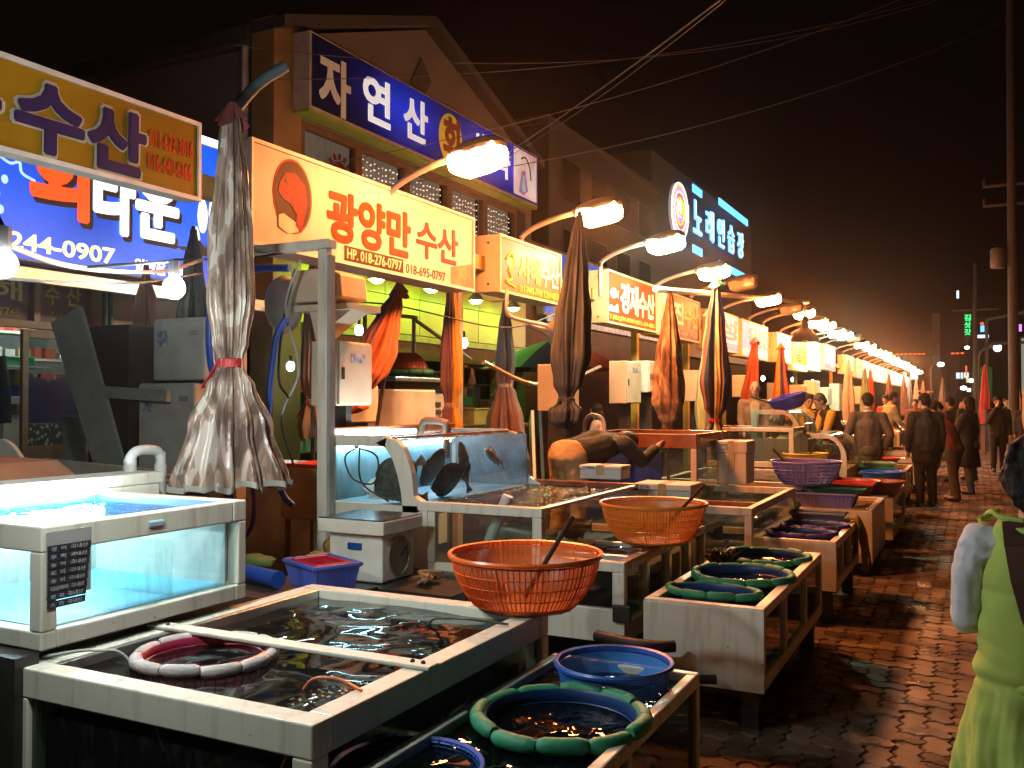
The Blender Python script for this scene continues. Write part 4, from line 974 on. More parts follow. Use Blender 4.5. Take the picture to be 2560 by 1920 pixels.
umbrella('slate grey umbrella on a black pole in front of the orange sign', (-3.3, 7.58), 1.36, 3.34, [(0, .05), (.03, .12), (.08, .13), (.11, .07), (.14, .06), (.2, .11), (.33, .155), (.5, .14), (.7, .10), (.9, .06), (1, .03)], 7, GREYC, lean=(0, .36), seed=5.3, pole_to=.55, tie=.125, tie_mat=GREYC, nu=160, nv=80, pole_r=.024)
ORCAMO = camo('orange camouflage cloth', [(.13, .06, .035), (.24, .125, .07), (.36, .21, .12), (.50, .34, .21)], 6.5, .6, (1, 1, .6))
umbrella('orange camouflage umbrella gathered at the bottom', (-2.9, 9.36), 1.10, 2.74, P_PEAR, 6, ORCAMO, lean=(0, .1), depth=.22, seed=6.1, pole_to=.05, tie=.135, tie_mat=mat('brown cord', (.2, .1, .06), .8), nu=150, nv=80)
STR = [mat('navy cloth stripe', (.02, .022, .10), .6, var=.2), mat('orange cloth stripe', (.45, .10, .03), .6, var=.2), mat('black cloth stripe', (.025, .022, .025), .6), mat('amber cloth stripe', (.55, .26, .05), .6)]
umbrella('yellow and grey umbrella half hidden behind the striped one', (-3.1, 11.75), 1.15, 2.77, P_OPEN, 6, [mat('straw cloth', (.50, .34, .08), .7), mat('grey brown cloth', (.22, .16, .12), .7)], lambda u: int(.5+u*6) % 2, lean=(0, .15), seed=7.7, pole_to=.05, cap=ORG)
umbrella('navy, black and orange striped umbrella bunched with a red cord', (-2.9, 11.3), 1.10, 3.1, [(0, .11), (.04, .16), (.08, .11), (.115, .07), (.14, .065), (.22, .13), (.38, .165), (.55, .14), (.75, .10), (.93, .05), (1, .03)], 8, STR, lambda u: int(u*9) % 4, lean=(0, .12), depth=.3, seed=8.4, pole_to=.05, tie=.13, tie_mat=REDTIE, cap=mat('lime tie cloth', (.12, .35, .06), .6), nu=150, nv=80)
umbrella('plain orange umbrella behind the bald man', (-3.75, 16.9), 1.0, 2.74, P_OPEN, 7, mat('bright orange cloth', (.52, .085, .02), .6, var=.2), lean=(.1, .3), seed=9.1, pole_to=.05, cap=PUR)
umbrella('purple and orange umbrella right of the bald man', (-3.5, 18.9), 1.0, 2.72, P_OPEN, 7, [mat('violet cloth', (.10, .045, .12), .65), MATS['bright orange cloth'], mat('amber cloth', (.62, .3, .05), .65)], lambda u: int(u*8) % 3, seed=10.2, pole_to=.05, cap=YEL)
fu = [('silver grey umbrella standing past the yellow-sleeved man', -3.0, 25.5, (.34, .31, .27)), ('amber striped umbrella below the red and white sign', -3.2, 31.5, (.50, .27, .06)), ('bright red-orange umbrella next to the amber one', -3.2, 33.2, (.60, .07, .02)), ('dusky purple umbrella near the distant lamps', -3.0, 38.0, (.15, .09, .11)), ('grey-brown far umbrella at the end of the sign row', -3.0, 46, (.22, .16, .13)), ('second grey-brown far umbrella at the end of the sign row', -2.9, 48.5, (.20, .17, .14)), ('pale cream far umbrella at the end of the sign row', -2.8, 52, (.5, .4, .3)), ('pinkish far umbrella beside the pale cream one', -2.7, 57, (.35, .18, .13)), ('red umbrella at right beyond the walkers', .22, 30, (.5, .035, .03)), ('beige umbrella beside the utility pole', .9, 27.5, (.4, .3, .2)), ('cream umbrella at the right edge', 1.12, 25, (.45, .36, .26)), ('brown far umbrella in the street mouth', -1.5, 50, (.25, .12, .08))]
for k, (lab, a, b_, c) in enumerate(fu):
    umbrella(lab, (a, b_), .95, 2.65 if b_ < 45 else 2.75, P_OPEN, 6, mat('far umbrella cloth %d' % k, c, .7, var=.2), seed=11+k, pole_to=.05, nu=48, nv=20)
# dark blue-grey umbrella and reddish one behind the foreground one
umbrella('dark blue-grey umbrella just left of the tan camouflage one', (-6.1, 5.9), 1.5, 3.1, [(0, .13), (.2, .14), (.5, .12), (.8, .07), (1, .025)], 8, mat('blue grey cloth', (.05, .075, .085), .6, var=.2), seed=15, pole_to=.05)
umbrella('thin reddish brown umbrella in front of the restaurant window', (-6.45, 5.7), 1.55, 2.78, [(0, .13), (.3, .125), (.7, .08), (1, .02)], 9, mat('reddish striped cloth', (.30, .12, .08), .7, var=.4, vs_=30, scale3=(1, 1, .1)), seed=17, pole_to=.02)
umbrella('grey-blue umbrella behind the blue hose loop', (-4.9, 6.05), 1.3, 2.75, P_SLIM, 6, mat('grey teal cloth', (.22, .21, .19), .7, var=.2), seed=19, pole_to=.05, tie=.2)
# ================================================================== FISH TANKS
LINING = mat('dark wet lining', (.02, .035, .04), .3, var=.6, vs_=5)
BLUELIN = mat('blue tank lining', (.02, .16, .42), .4, var=.3, vs_=4)
WOODTOP = mat('wet brown rim', (.30, .11, .05), .25, var=.35, vs_=8)
W_DARK = water('dark tank water', (.42, .50, .50), 4.5, .38, .012, (.012, .02, .022), .22)
W_BLACK = water('black tank water', (.25, .28, .27), 8, .5, .02, (.006, .008, .008), .4)
W_AIR = water('aerated water', (.45, .5, .48), 22, 1.0, .05, (.05, .05, .05), .25)
W_CLEAR = water('clear lit water', (.80, .93, .95), 14, .35, .02, (.2, .5, .6), .06)
DPANE = glass('dim tank glass', (.50, .56, .52), .03, smear=.06)
RIMW = WHITE_PAINT
def wsheet(mt, x0, x1, y0, y1, z, amp=.004, f=9, n=34):
    m = MB(); m.grid(lambda u, v: (x0+(x1-x0)*u, y0+(y1-y0)*v, z+amp*mnoise.noise(Vector((x0+(x1-x0)*u, y0+(y1-y0)*v, 0))*f)), n, n)
    return m
def tank(label, x0, x1, y0, y1, z0, z1, rail=.06, rh=.075, brh=.07, post=.055, frame=RIMW, solid=(), wlev=.05, wm=W_DARK, pane=DPANE, floor=LINING, legs=True, amp=.003, group='fish tanks', mull=(), top_mat=None, nm='fish_tank', wf=9):
    t = thing(nm, label, 'fish tank', ((x0+x1)/2, (y0+y1)/2, 0), group=group)
    def b(n_, *a, mt=frame, bv=.006): return MB().box(*a).build(n_, mt, t, smooth=False, bevel=bv)
    tm = top_mat or frame
    b('top_rail', x0, x1, y0, y0+rail, z1-rh, z1, mt=tm); b('top_rail', x0, x1, y1-rail, y1, z1-rh, z1, mt=tm)
    b('top_rail', x0, x0+rail, y0+rail, y1-rail, z1-rh, z1, mt=tm); b('top_rail', x1-rail, x1, y0+rail, y1-rail, z1-rh, z1, mt=tm)
    b('bottom_rail', x0, x1, y0, y0+.05, z0, z0+brh); b('bottom_rail', x0, x1, y1-.05, y1, z0, z0+brh)
    b('bottom_rail', x0, x0+.05, y0+.05, y1-.05, z0, z0+brh); b('bottom_rail', x1-.05, x1, y0+.05, y1-.05, z0, z0+brh)
    for xx in (x0, x1-post):
        for yy in (y0, y1-post): b('corner_post', xx, xx+post, yy, yy+post, z0+brh, z1-rh)
    pz0, pz1 = z0+brh, z1-rh
    for side in ('-y', '+y', '-x', '+x'):
        mt = frame if side in solid else pane
        off = .0 if side in solid else .018; th_ = .02 if side in solid else .008
        n_ = 'side_panel' if side in solid else 'glass_pane'
        if side == '-y': a = (x0+post, x1-post, y0+off, y0+off+th_, pz0, pz1)
        if side == '+y': a = (x0+post, x1-post, y1-off-th_, y1-off, pz0, pz1)
        if side == '-x': a = (x0+off, x0+off+th_, y0+post, y1-post, pz0, pz1)
        if side == '+x': a = (x1-off-th_, x1-off, y0+post, y1-post, pz0, pz1)
        b(n_, *a, mt=mt, bv=0)
    if '-y' in solid: b('front_sheet', x0-.002, x1+.002, y0-.008, y0-.001, z0-.002, z1-.012, bv=.002)
    for yy in mull: b('mullion', x1-.05, x1-.001, yy-.02, yy+.02, pz0, pz1)
    b('floor_plate', x0+.05, x1-.05, y0+.05, y1-.05, z0+.02, z0+.04, mt=floor, bv=0)
    wsheet(wm, x0+rail-.01, x1-rail+.01, y0+rail-.01, y1-rail+.01, z1-wlev, amp, wf).build('water', wm, t)
    if legs and z0 > .03:
        for xx in (x0+.04, x1-.12):
            for yy in (y0+.06, y1-.14): b('leg', xx, xx+.08, yy, yy+.08, 0, z0-.001, mt=DARK, bv=0)
        b('under_frame', x0+.13, x1-.13, y0+.15, y1-.15, max(.02, z0-.08), z0-.001, mt=DARK, bv=0)
    return t
# --- fish ----------------------------------------------------------------------------
FD = mat('dark fish skin', (.11, .095, .07), .35, var=.75, vs_=26, bump=.4, bs=80); FT = mat('tan fish skin', (.20, .15, .09), .35, var=.5, vs_=22); FG = mat('silver grey fish skin', (.32, .33, .32), .25, var=.4, vs_=15)
def fish(label, c, L_, rz, ry=0, rx=0, mt=FT, kind='bass'):
    t = thing('fish', label, 'fish', (0, 0, 0), group='live fish in the tanks')
    m = MB()
    if kind == 'bass':
        pr = [(-.5, .01, .01), (-.47, .04, .05), (-.4, .06, .10), (-.25, .075, .145), (-.05, .07, .15), (.15, .05, .115), (.3, .03, .07), (.4, .016, .045), (.44, .012, .05)]
        def fn(u, v):
            k = v*(len(pr)-1); i = min(int(k), len(pr)-2); f_ = k-i
            a, b_ = pr[i], pr[i+1]; xx, w_, h_ = (a[q]+(b_[q]-a[q])*f_ for q in range(3))
            g_ = 2*math.pi*u
            return (xx*L_, w_*L_*math.cos(g_), h_*L_*math.sin(g_))
        m.grid(fn, 16, 24, True)
        fin = MB(); fin.prism([(.42*L_, .05*L_), (.56*L_, .14*L_), (.53*L_, 0), (.56*L_, -.14*L_), (.42*L_, -.05*L_)], 'y', -.004*L_, .004*L_)
        fin.prism([(-.22*L_, .13*L_), (-.12*L_, .215*L_), (.02*L_, .20*L_), (.14*L_, .19*L_), (.26*L_, .08*L_)], 'y', -.004*L_, .004*L_)
        fin.prism([(-.2*L_, -.13*L_), (-.1*L_, -.22*L_), (-.03*L_, -.14*L_)], 'y', -.02*L_, -.014*L_); fin.prism([(.1*L_, -.12*L_), (.2*L_, -.18*L_), (.26*L_, -.08*L_)], 'y', -.004*L_, .004*L_)
        eye = MB(); eye.ball((-.4*L_, .052*L_, .045*L_), .018*L_); eye.ball((-.4*L_, -.052*L_, .045*L_), .018*L_)
    else:
        def fn(u, v):
            a = 2*math.pi*u; xx = -.5+.92*v; w_ = .30*math.sin(math.pi*min(1, max(.0, v))**.85)**.8
            return (xx*L_, w_*L_*math.cos(a), .028*L_*math.sin(a)*(1-abs(v-.4)))
        m.grid(fn, 20, 22, True)
        fin = MB()
        for sgn in (1, -1):
            fin.prism([((-.36+.76*k/24)*L_, sgn*L_*(.285*math.sin(math.pi*((.14+.76*k/24/.92))**.85)**.8)) for k in range(25)]+[((.40-.76*k/24)*L_, sgn*L_*(.37*math.sin(math.pi*(.14+.76*(24-k)/24/.92)**.85)**.8+.012*(k % 2))) for k in range(25)], 'z', -.004*L_, .004*L_)
        fin.prism([(.40*L_, .04*L_), (.56*L_, .1*L_), (.58*L_, 0), (.56*L_, -.1*L_), (.40*L_, -.04*L_)], 'z', -.004*L_, .004*L_)
        eye = MB(); eye.ball((-.42*L_, .04*L_, .03*L_), .017*L_); eye.ball((-.38*L_, -.04*L_, .03*L_), .017*L_)
    t.location = c; t.rotation_euler = (rx, ry, rz); WL[t.name] = Vector((0, 0, 0))
    m.build('body', mt, t, world=False); fin.build('fins', mt, t, world=False, smooth=False); eye.build('eyes', BLACK, t, world=False)
    return t
# --- T1: the large open tank in front --------------------------------------------------
T1 = tank('big open foreground tank with cream rim, dark water and a cross bar', -2.77, -1.56, 1.93, 3.42, .1, .75, rail=.085, rh=.095, brh=.06, post=.07, wlev=.035, wm=W_DARK, amp=.011, wf=5)
MB().box(-2.78, -1.54, 2.47, 2.535, .752, .766).build('cross_bar', WHITE_PAINT, T1, smooth=False, bevel=.004)
MB().box(-2.715, -2.66, 1.97, 3.33, .60, .748).build('inner_ledge', ALU, T1, smooth=False, bevel=.004)
bt = MB()
for xx in (-2.7, -1.62, -1.58): bt.ball((xx, 2.5, .768), .008)
bt.build('rivet', DARK, T1)
MB().box(-2.70, -1.64, 2.5, 2.51, .16, .7).build('partition', DPANE, T1, smooth=False)
fish('flatfish lying dark under the foreground tank surface by the left ledge', (-2.45, 2.95, .42), .42, R(40), mt=FT, kind='flat')
fish('flatfish under the water beneath the foreground cross bar', (-2.05, 2.75, .45), .4, R(-30), mt=FT, kind='flat')
fish('pale fish near the surface right of the white float ring', (-1.83, 2.3, .62), .34, R(60), mt=FG)
fish('grey fish nosing the side glass of the foreground tank', (-1.66, 2.55, .40), .36, R(80), R(-25), mt=FG)
fish('tan fish behind the far side glass of the foreground tank', (-1.68, 3.0, .42), .4, R(95), R(15), mt=FT)
fish('flatfish on the floor behind the front glass of the foreground tank', (-2.2, 2.1, .22), .45, R(10), mt=FT, kind='flat')
for k, (pts, cc, lab) in enumerate((([(-1.6, 2.2, .76), (-1.72, 2.22, .775), (-1.85, 2.25, .72), (-1.9, 2.22, .5), (-1.95, 2.12, .3)], (.55, .16, .06), 'orange air tube dipping into the foreground tank'), ([(-2.75, 2.02, .76), (-2.6, 2.1, .78), (-2.55, 2.2, .72), (-2.5, 2.3, .4)], (.55, .58, .55), 'clear air tube over the left rim of the foreground tank'), ([(-1.58, 3.1, .76), (-1.8, 3.05, .77), (-1.95, 3.1, .70), (-2.0, 3.0, .4)], (.05, .06, .05), 'black air tube over the far right rim of the foreground tank'))):
    o = MB().tube(bez(pts, 24), .005, 6).build('air_tube', mat('air tube %d' % k, cc, .3), None, loc=pts[0]); tag(o, lab, 'tube', 'air tubes')
bub = MB(); rr = random.Random(21)
for k in range(70): bub.ball((rr.gauss(-1.74, .05), rr.gauss(2.26, .06), .716+rr.uniform(-.002, .002)), rr.uniform(.003, .007), None, .003, 6, 4)
tag(bub.build('foam_bubbles', mat('bubble white', (.6, .6, .58), .2), T1), kind='stuff')
# --- T0: the lit white aquarium on top -------------------------------------------------
T0 = thing('lit_aquarium', 'brightly lit white-framed aquarium with a pale blue floor', 'fish tank', (-3.2, 2.5, .78), group='fish tanks')
ax0, ax1, ay0, ay1, az0, az1 = -3.62, -2.72, 1.99, 2.93, .785, 1.19
def b0(n_, *a, mt=WHITE_PAINT, bv=.006): return MB().box(*a).build(n_, mt, T0, smooth=False, bevel=bv)
for a in ((ax0, ax1, ay0, ay0+.075), (ax0, ax1, ay1-.075, ay1), (ax0, ax0+.06, ay0+.075, ay1-.075), (ax1-.05, ax1, ay0+.075, ay1-.075)):
    b0('top_rail', *a, az1-.085, az1)
for a in ((ax0, ax1, ay0, ay0+.06), (ax0, ax1, ay1-.06, ay1), (ax0, ax0+.06, ay0+.06, ay1-.06), (ax1-.05, ax1, ay0+.06, ay1-.06)):
    b0('bottom_rail', *a, az0, az0+.06)
for xx, yy in ((ax0, ay0), (ax1-.06, ay0), (ax0, ay1-.06), (ax1-.06, ay1-.045)): b0('corner_post', xx, xx+.06, yy, yy+(.06 if yy == ay0 or xx == ax0 else .045), az0+.06, az1-.085)
CPANE = glass('clean lit glass', (.93, .98, .97), .02, smear=.18)
b0('glass_pane', ax1-.03, ax1-.022, ay0+.06, ay1-.045, az0+.06, az1-.085, mt=CPANE, bv=0); b0('glass_pane', ax0+.06, ax1-.06, ay0+.02, ay0+.028, az0+.06, az1-.085, mt=CPANE, bv=0)
b0('back_wall', ax0+.062, ax0+.07, ay0+.06, ay1-.06, az0+.06, az1-.09, mt=mat('pale tank wall', (.62, .72, .72), .5, var=.12), bv=0); b0('end_wall', ax0+.07, ax1-.06, ay1-.06, ay1-.05, az0+.06, az1-.09, mt=MATS['pale tank wall'], bv=0)
b0('divider_wall', ax0+.07, ax1-.06, ay0+.60, ay0+.606, az0+.06, az1-.13, mt=CPANE, bv=0)
b0('blue_floor', ax0+.06, ax1-.05, ay0+.06, ay1-.06, az0+.055, az0+.062, mt=mat('pale blue tank floor', (.16, .52, .78), .4, var=.15), bv=0)
wsheet(W_CLEAR, ax0+.06, ax1-.045, ay0+.07, ay1-.07, az1-.035, .003, 12).build('water', W_CLEAR, T0)
b0('inner_blue_band', ax0+.07, ax0+.074, ay0+.075, ay1-.075, az1-.088, az1-.004, mt=BLUELIN, bv=0)
b0('inner_blue_band', ax0+.08, ax1-.06, ay1-.079, ay1-.0755, az1-.088, az1-.004, mt=BLUELIN, bv=0)
b0('blue_latch', ax1, ax1+.012, 2.42, 2.49, az1-.055, az1-.03, mt=mat('pale blue latch', (.35, .5, .6), .3))
# the back shelf with its lamp trough
b0('lamp_trough', -3.84, -3.625, ay0-.3, 3.32, az1+.005, az1+.06, mt=WHITE_PAINT); b0('trough_web', -3.7, -3.63, ay0-.3, 3.3, az0, az1+.003, mt=WHITE_PAINT)
MB().tube([(-3.50, 2.08, az1+.012), (-3.50, 2.86, az1+.012)], .012, 8).build('lamp_tube', glow('aquarium tube', (.85, 1.0, 1.0), 210.0), T0)
MB().box(-3.05, -2.72, 1.9, 1.985, .25, .784).build('support', DARK, T0, smooth=False)
MB().box(-3.78, -2.84, 2.0, 2.95, .0, .78).build('support_box', GREYPAINT, T0, smooth=False)
# price list on the corner post: dark strips with pale writing
PLT = thing('price_list', 'price list of dark strips hanging on the lit aquarium corner', 'price list', (-2.71, 2.07, 1.0))
MB().box(ax1+.001, ax1+.004, 2.005, 2.175, .955, 1.17).build('sheet', mat('grey sheet', (.35, .35, .36), .5), PLT, smooth=False)
rows = ['광  어  국내산', '우  럭  국내산', '농  어  국내산', '도  미  국내산', '숭  어  국내산', '다금바리  국내산', '전  복  국내산', '소  라  국내산']
for k, r_ in enumerate(rows):
    z1_ = 1.125-k*.026; sp = MB().box(ax1+.004, ax1+.0065, 2.008, 2.172-.003*k, z1_-.023, z1_).build('price_strip', mat('dark strip', (.02, .025, .035), .4), PLT, smooth=False)
    xtext(r_, ax1+.0065, 2.02, 2.16-.003*k, z1_-.019, z1_-.005, mat('grey strip letters', (.40, .40, .42), .5), sp, thick=.001, bold=.01)
# pvc return pipe over the aquarium
o = MB().tube(bez([(-3.80, 3.46, .3), (-3.80, 3.46, 1.25), (-3.80, 3.455, 1.31), (-3.795, 3.42, 1.345), (-3.78, 3.30, 1.35), (-3.775, 3.25, 1.32), (-3.775, 3.245, 1.28), (-3.775, 3.245, 1.21)], 48), .026, 14)
for c in ((-3.80, 3.46, 1.24), (-3.775, 3.245, 1.28)): o.tube([(c[0], c[1], c[2]-.03), (c[0], c[1], c[2]+.03)], .032, 14)
o = o.build('return_pipe', PVC, None, loc=(-3.8, 3.46, .3)); tag(o, 'grey-white plastic return pipe bent over the lit aquarium', 'pipe')
# --- tank A (front row, nearest) ------------------------------------------------------
TA = tank('low shellfish tank with the blue basket and green float ring, nearest the street corner', -1.51, -.92, 1.75, 3.36, .14, .6, rail=.04, rh=.05, post=.045, solid=('+y',), wm=W_BLACK, wlev=.03, frame=enamel('grey white enamel', (.56, .55, .49), amt=.8), amp=.006, wf=10, mull=(2.6,))
# --- tank B ---------------------------------------------------------------------------
TBk = tank('low white tank with green float rings and a big plain front panel', -1.52, -.92, 4.5, 6.35, .2, .6, rail=.055, rh=.05, post=.05, solid=('-y', '+y'), wm=W_BLACK, wlev=.025, amp=.006, wf=10, mull=(5.1, 5.75))
MB().tube(bez([(-1.75, 4.42, .40), (-1.55, 4.36, .40), (-1.40, 4.36, .40), (-1.33, 4.40, .40)], 18), .028, 10).build('drain_stub', BLACK, TBk)
MB().tube(bez([(-1.6, 4.42, .29), (-1.45, 4.38, .275), (-1.25, 4.38, .26), (-1.13, 4.42, .26)], 18), .022, 10).build('drain_hose', BLACK, TBk)
# --- tank C / D / E ... ---------------------------------------------------------------
PEACH = enamel('cream enamel worn', (.68, .57, .44), amt=.7)
TC = tank('low tank with two purple float rings', -1.48, -.9, 6.88, 8.28, .25, .6, rail=.05, rh=.06, solid=('-y', '+y'), wm=W_BLACK, wlev=.03, frame=PEACH, amp=.005, mull=(7.3, 7.75))
TD = tank('low tank heaped with purple and green trays', -1.5, -.86, 8.98, 10.3, .12, .6, rail=.06, solid=('-y', '+y', '+x'), wm=W_BLACK, wlev=.04, frame=PEACH)
TE = tank('low tank under the red-brown basins', -1.5, -.82, 10.75, 12.6, .1, .55, solid=('-y', '+y'), wm=W_BLACK, frame=PEACH)
TF = tank('low tank with green nets before the suited man', -1.6, -.9, 13.1, 14.0, .1, .62, solid=('-y',), wm=W_BLACK, frame=PEACH)
# --- T2: three-level display tank -----------------------------------------------------
T2 = thing('display_tank', 'three-step display tank with a curved front full of flatfish', 'fish tank', (-2.6, 5.4, 0), group='fish tanks')
def b2(n_, *a, mt=WHITE_PAINT, bv=.006): return MB().box(*a).build(n_, mt, T2, smooth=False, bevel=bv)
yA, yB = 4.6, 6.22
# end frame profile (x,z) with window holes built from strips
curve = [(-3.17, 1.38), (-3.10, 1.365), (-3.05, 1.32), (-3.015, 1.25), (-2.99, 1.17), (-2.98, 1.10), (-2.975, 1.04)]
def endframe(y0, y1):
    m = MB()
    m.box(-3.66, -3.58, y0, y1, .98, 1.39); m.box(-3.58, -3.18, y0, y1, 1.325, 1.39)
    m.box(-3.66, -2.88, y0, y1, .75, .979)
    cin = [(p[0]-.075, p[1]-.03-.02*k) for k, p in enumerate(curve)]
    for k in range(len(curve)-1):
        m.prism([curve[k], curve[k+1], cin[k+1], cin[k]], 'y', y0, y1)
    m.prism([(-3.18, 1.39), curve[0], cin[0], (-3.18, 1.325)], 'y', y0, y1)
    m.prism([curve[-1], (-2.875, .98), (-3.02, .98), cin[-1]], 'y', y0, y1)
    return m
endframe(yA, yA+.05).build('end_frame', WHITE_PAINT, T2, smooth=False); endframe(yB-.05, yB).build('end_frame', WHITE_PAINT, T2, smooth=False)
b2('base_panel', -3.66, -2.88, yA, yA+.05, .12, .749)
# middle step
b2('mid_rail', -2.95, -2.14, yA-.002, yA+.05, .955, 1.01); b2('mid_post', -2.20, -2.141, yA-.001, yA+.049, .66, .954); b2('mid_post', -2.879, -2.83, yA-.001, yA+.049, .66, .954); b2('mid_panel', -2.879, -2.141, yA-.001, yA+.049, .14, .659)
b2('glass_pane', -2.83, -2.20, yA+.02, yA+.028, .66, .955, mt=PANE, bv=0); b2('side_glass', -2.165, -2.155, yA+.05, yB, .66, 1.0, mt=PANE, bv=0)
b2('mid_top_rim', -2.18, -2.14, yA+.05, yB, .99, 1.01, mt=ALU); b2('mid_back_rail', -2.98, -2.14, yB-.04, yB, .97, 1.02, mt=WOODTOP)
b2('mid_floor', -2.88, -2.16, yA+.05, yB-.05, .64, .66, mt=mat('brown gravel bed', (.10, .07, .05), .6, var=.6, vs_=30, bump=.6), bv=0)
W2 = wsheet(W_AIR, -2.97, -2.165, yA+.04, yB-.03, .985, .012, 16, 60); W2.build('mid_water', W_AIR, T2)
# low step
b2('low_rail', -2.14, -1.66, yA-.003, yA+.05, .695, .75); b2('low_post', -1.73, -1.661, yA-.002, yA+.049, .50, .694); b2('low_panel', -2.139, -1.661, yA-.002, yA+.049, .32, .499); b2('low_side_glass', -1.70, -1.69, yA+.05, yB, .42, .70, mt=DPANE, bv=0)
b2('low_side_rail', -1.72, -1.66, yA+.05, yB, .70, .75, mt=WOODTOP); b2('low_side_base', -1.72, -1.66, yA+.05, yB, .32, .42)
for k in range(3): b2('low_side_mullion', -1.705, -1.662, yA+.38+k*.42, yA+.43+k*.42, .421, .699, mt=ALU)
b2('glass_pane', -2.13, -1.73, yA+.02, yA+.028, .5, .695, mt=DPANE, bv=0)
b2('low_floor', -2.14, -1.72, yA+.05, yB, .40, .42, mt=LINING, bv=0); b2('low_back', -2.14, -1.66, yB-.04, yB, .42, .72)
for k in range(3): b2('low_divider', -2.13, -1.73, yA+.30+k*.45, yA+.33+k*.45, .55, .735, mt=ALU)
wsheet(W_BLACK, -2.135, -1.72, yA+.05, yB-.04, .715, .006, 14).build('low_water', W_BLACK, T2)
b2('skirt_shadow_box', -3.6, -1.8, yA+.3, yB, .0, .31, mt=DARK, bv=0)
b2('leg', -1.8, -1.74, yA+.05, yA+.11, 0, .319, mt=DARK); b2('tow_clip', -1.72, -1.62, yA-.03, yA-.004, .44, .53, mt=BLACK)
# curved upper glass and water
CG = glass('curved display glass', (.84, .91, .94), .03, smear=.30)
cg = MB(); cg.grid(lambda u, v: (curve[min(int(v*6), 5)][0]+(curve[min(int(v*6), 5)+1][0]-curve[min(int(v*6), 5)][0])*(v*6-min(int(v*6), 5)), yA+.05+(yB-yA-.1)*u, curve[min(int(v*6), 5)][1]+(curve[min(int(v*6), 5)+1][1]-curve[min(int(v*6), 5)][1])*(v*6-min(int(v*6), 5))), 6, 24); cg.build('curved_glass', CG, T2)
b2('end_glass', -3.58, -3.0, yA+.02, yA+.027, .98, 1.325, mt=PANE, bv=0)
b2('far_end_wall', -3.6, -2.99, yB-.062, yB-.052, .98, 1.36, mt=mat('blue brown tank end', (.26, .30, .34), .4, var=.6, vs_=6, dirt=(.20, .12, .10)), bv=0)
b2('upper_floor', -3.6, -2.98, yA+.05, yB-.05, .96, .978, mt=mat('pale blue bed', (.16, .36, .50), .5, var=.3), bv=0); b2('upper_back', -3.66, -3.64, yA+.05, yB-.05, .75, 1.36, mt=mat('misty blue tank back', (.22, .38, .46), .5, var=.45, vs_=4), bv=0)
wsheet(W_AIR, -3.63, -3.12, yA+.05, yB-.05, 1.362, .008, 18, 50).build('upper_water', W_AIR, T2)
b2('upper_back_rail', -3.72, -3.64, yA, yB, 1.37, 1.43, mt=WOODTOP); b2('upper_edge', -3.17, -3.14, yA+.05, yB-.05, 1.372, 1.384, mt=WOODTOP)
MB().tube([(-3.52, yA+.08, 1.392), (-3.52, yA+.85, 1.392)], .016, 8).build('lamp_tube', glow('display tube', (.80, .95, 1.0), 50.0), T2)
MB().tube([(-3.6, yA+.1, 1.30), (-3.6, yB-.15, 1.30)], .012, 8).build('hidden_fill_tube', glow('added blue fill glow', (.55, .85, 1.0), 42.0), T2)  # added tube, hidden at the back: blue fill to brighten the tank inside
MB().tube(bez([(-3.35, 5.6, 1.2), (-3.35, 5.6, 1.42), (-3.38, 5.62, 1.45), (-3.5, 5.66, 1.46), (-3.6, 5.7, 1.45), (-3.64, 5.72, 1.36)], 24), .026, 10).build('overflow_pipe', mat('brown pipe', (.28, .17, .11), .4), T2)
MB().tube(bez([(-2.6, 4.75, .66), (-2.55, 4.75, .78), (-2.5, 4.76, .9), (-2.44, 4.78, 1.05)], 12), .032, 12).build('inner_pipe', PVC, T2)
for k, (pts, mt) in enumerate((([(-3.45, 4.66, 1.32), (-3.28, 4.66, 1.26), (-3.3, 4.66, 1.10), (-3.46, 4.66, 1.12), (-3.52, 4.66, 1.25), (-3.42, 4.66, 1.32)], BLACK), ([(-3.42, 4.67, 1.31), (-3.40, 4.67, 1.1), (-3.2, 4.67, .99)], BLACK))):
    MB().tube(bez(pts, 30), .006, 6).build('air_line', mt, T2)
fish('dark flatfish stuck to the curved glass, nearest', (-3.08, 5.0, 1.18), .36, R(100), R(8), R(-62), FD, 'flat')
fish('dark flatfish stuck to the curved glass, middle one', (-3.06, 5.16, 1.10), .33, R(70), R(-20), R(-65), FD, 'flat')
fish('pale bellied fish at the far end of the curved glass', (-3.1, 5.85, 1.2), .34, R(95), R(20), R(-20), FG)
fish('narrow dark fish hanging upright in the curved tank', (-3.1, 5.42, 1.16), .36, R(90), R(70), 0, FD)
fish('dark flatfish seen through the end glass of the display tank', (-3.17, 4.72, 1.14), .36, R(12), R(-32), R(78), mat('slate fish skin', (.08, .08, .07), .45, var=.75, vs_=26, bump=.4, bs=60), 'flat')
fish('mottled rockfish on the bed behind the end glass', (-3.12, 4.75, 1.02), .26, R(8), 0, R(10), FT)
fish('second dark flatfish behind the end glass, lower left', (-3.42, 4.95, 1.04), .3, R(30), R(0), R(35), FD, 'flat')
fish('big tan sea bass in the middle step of the display tank', (-2.38, 4.80, .82), .42, R(8), R(5), 0, FT)
fish('second tan bass behind the middle step side glass', (-2.22, 5.3, .80), .36, R(85), 0, 0, FT)
fish('flatfish resting in the middle step of the display tank', (-2.6, 5.2, .72), .4, R(30), 0, 0, FT, 'flat')
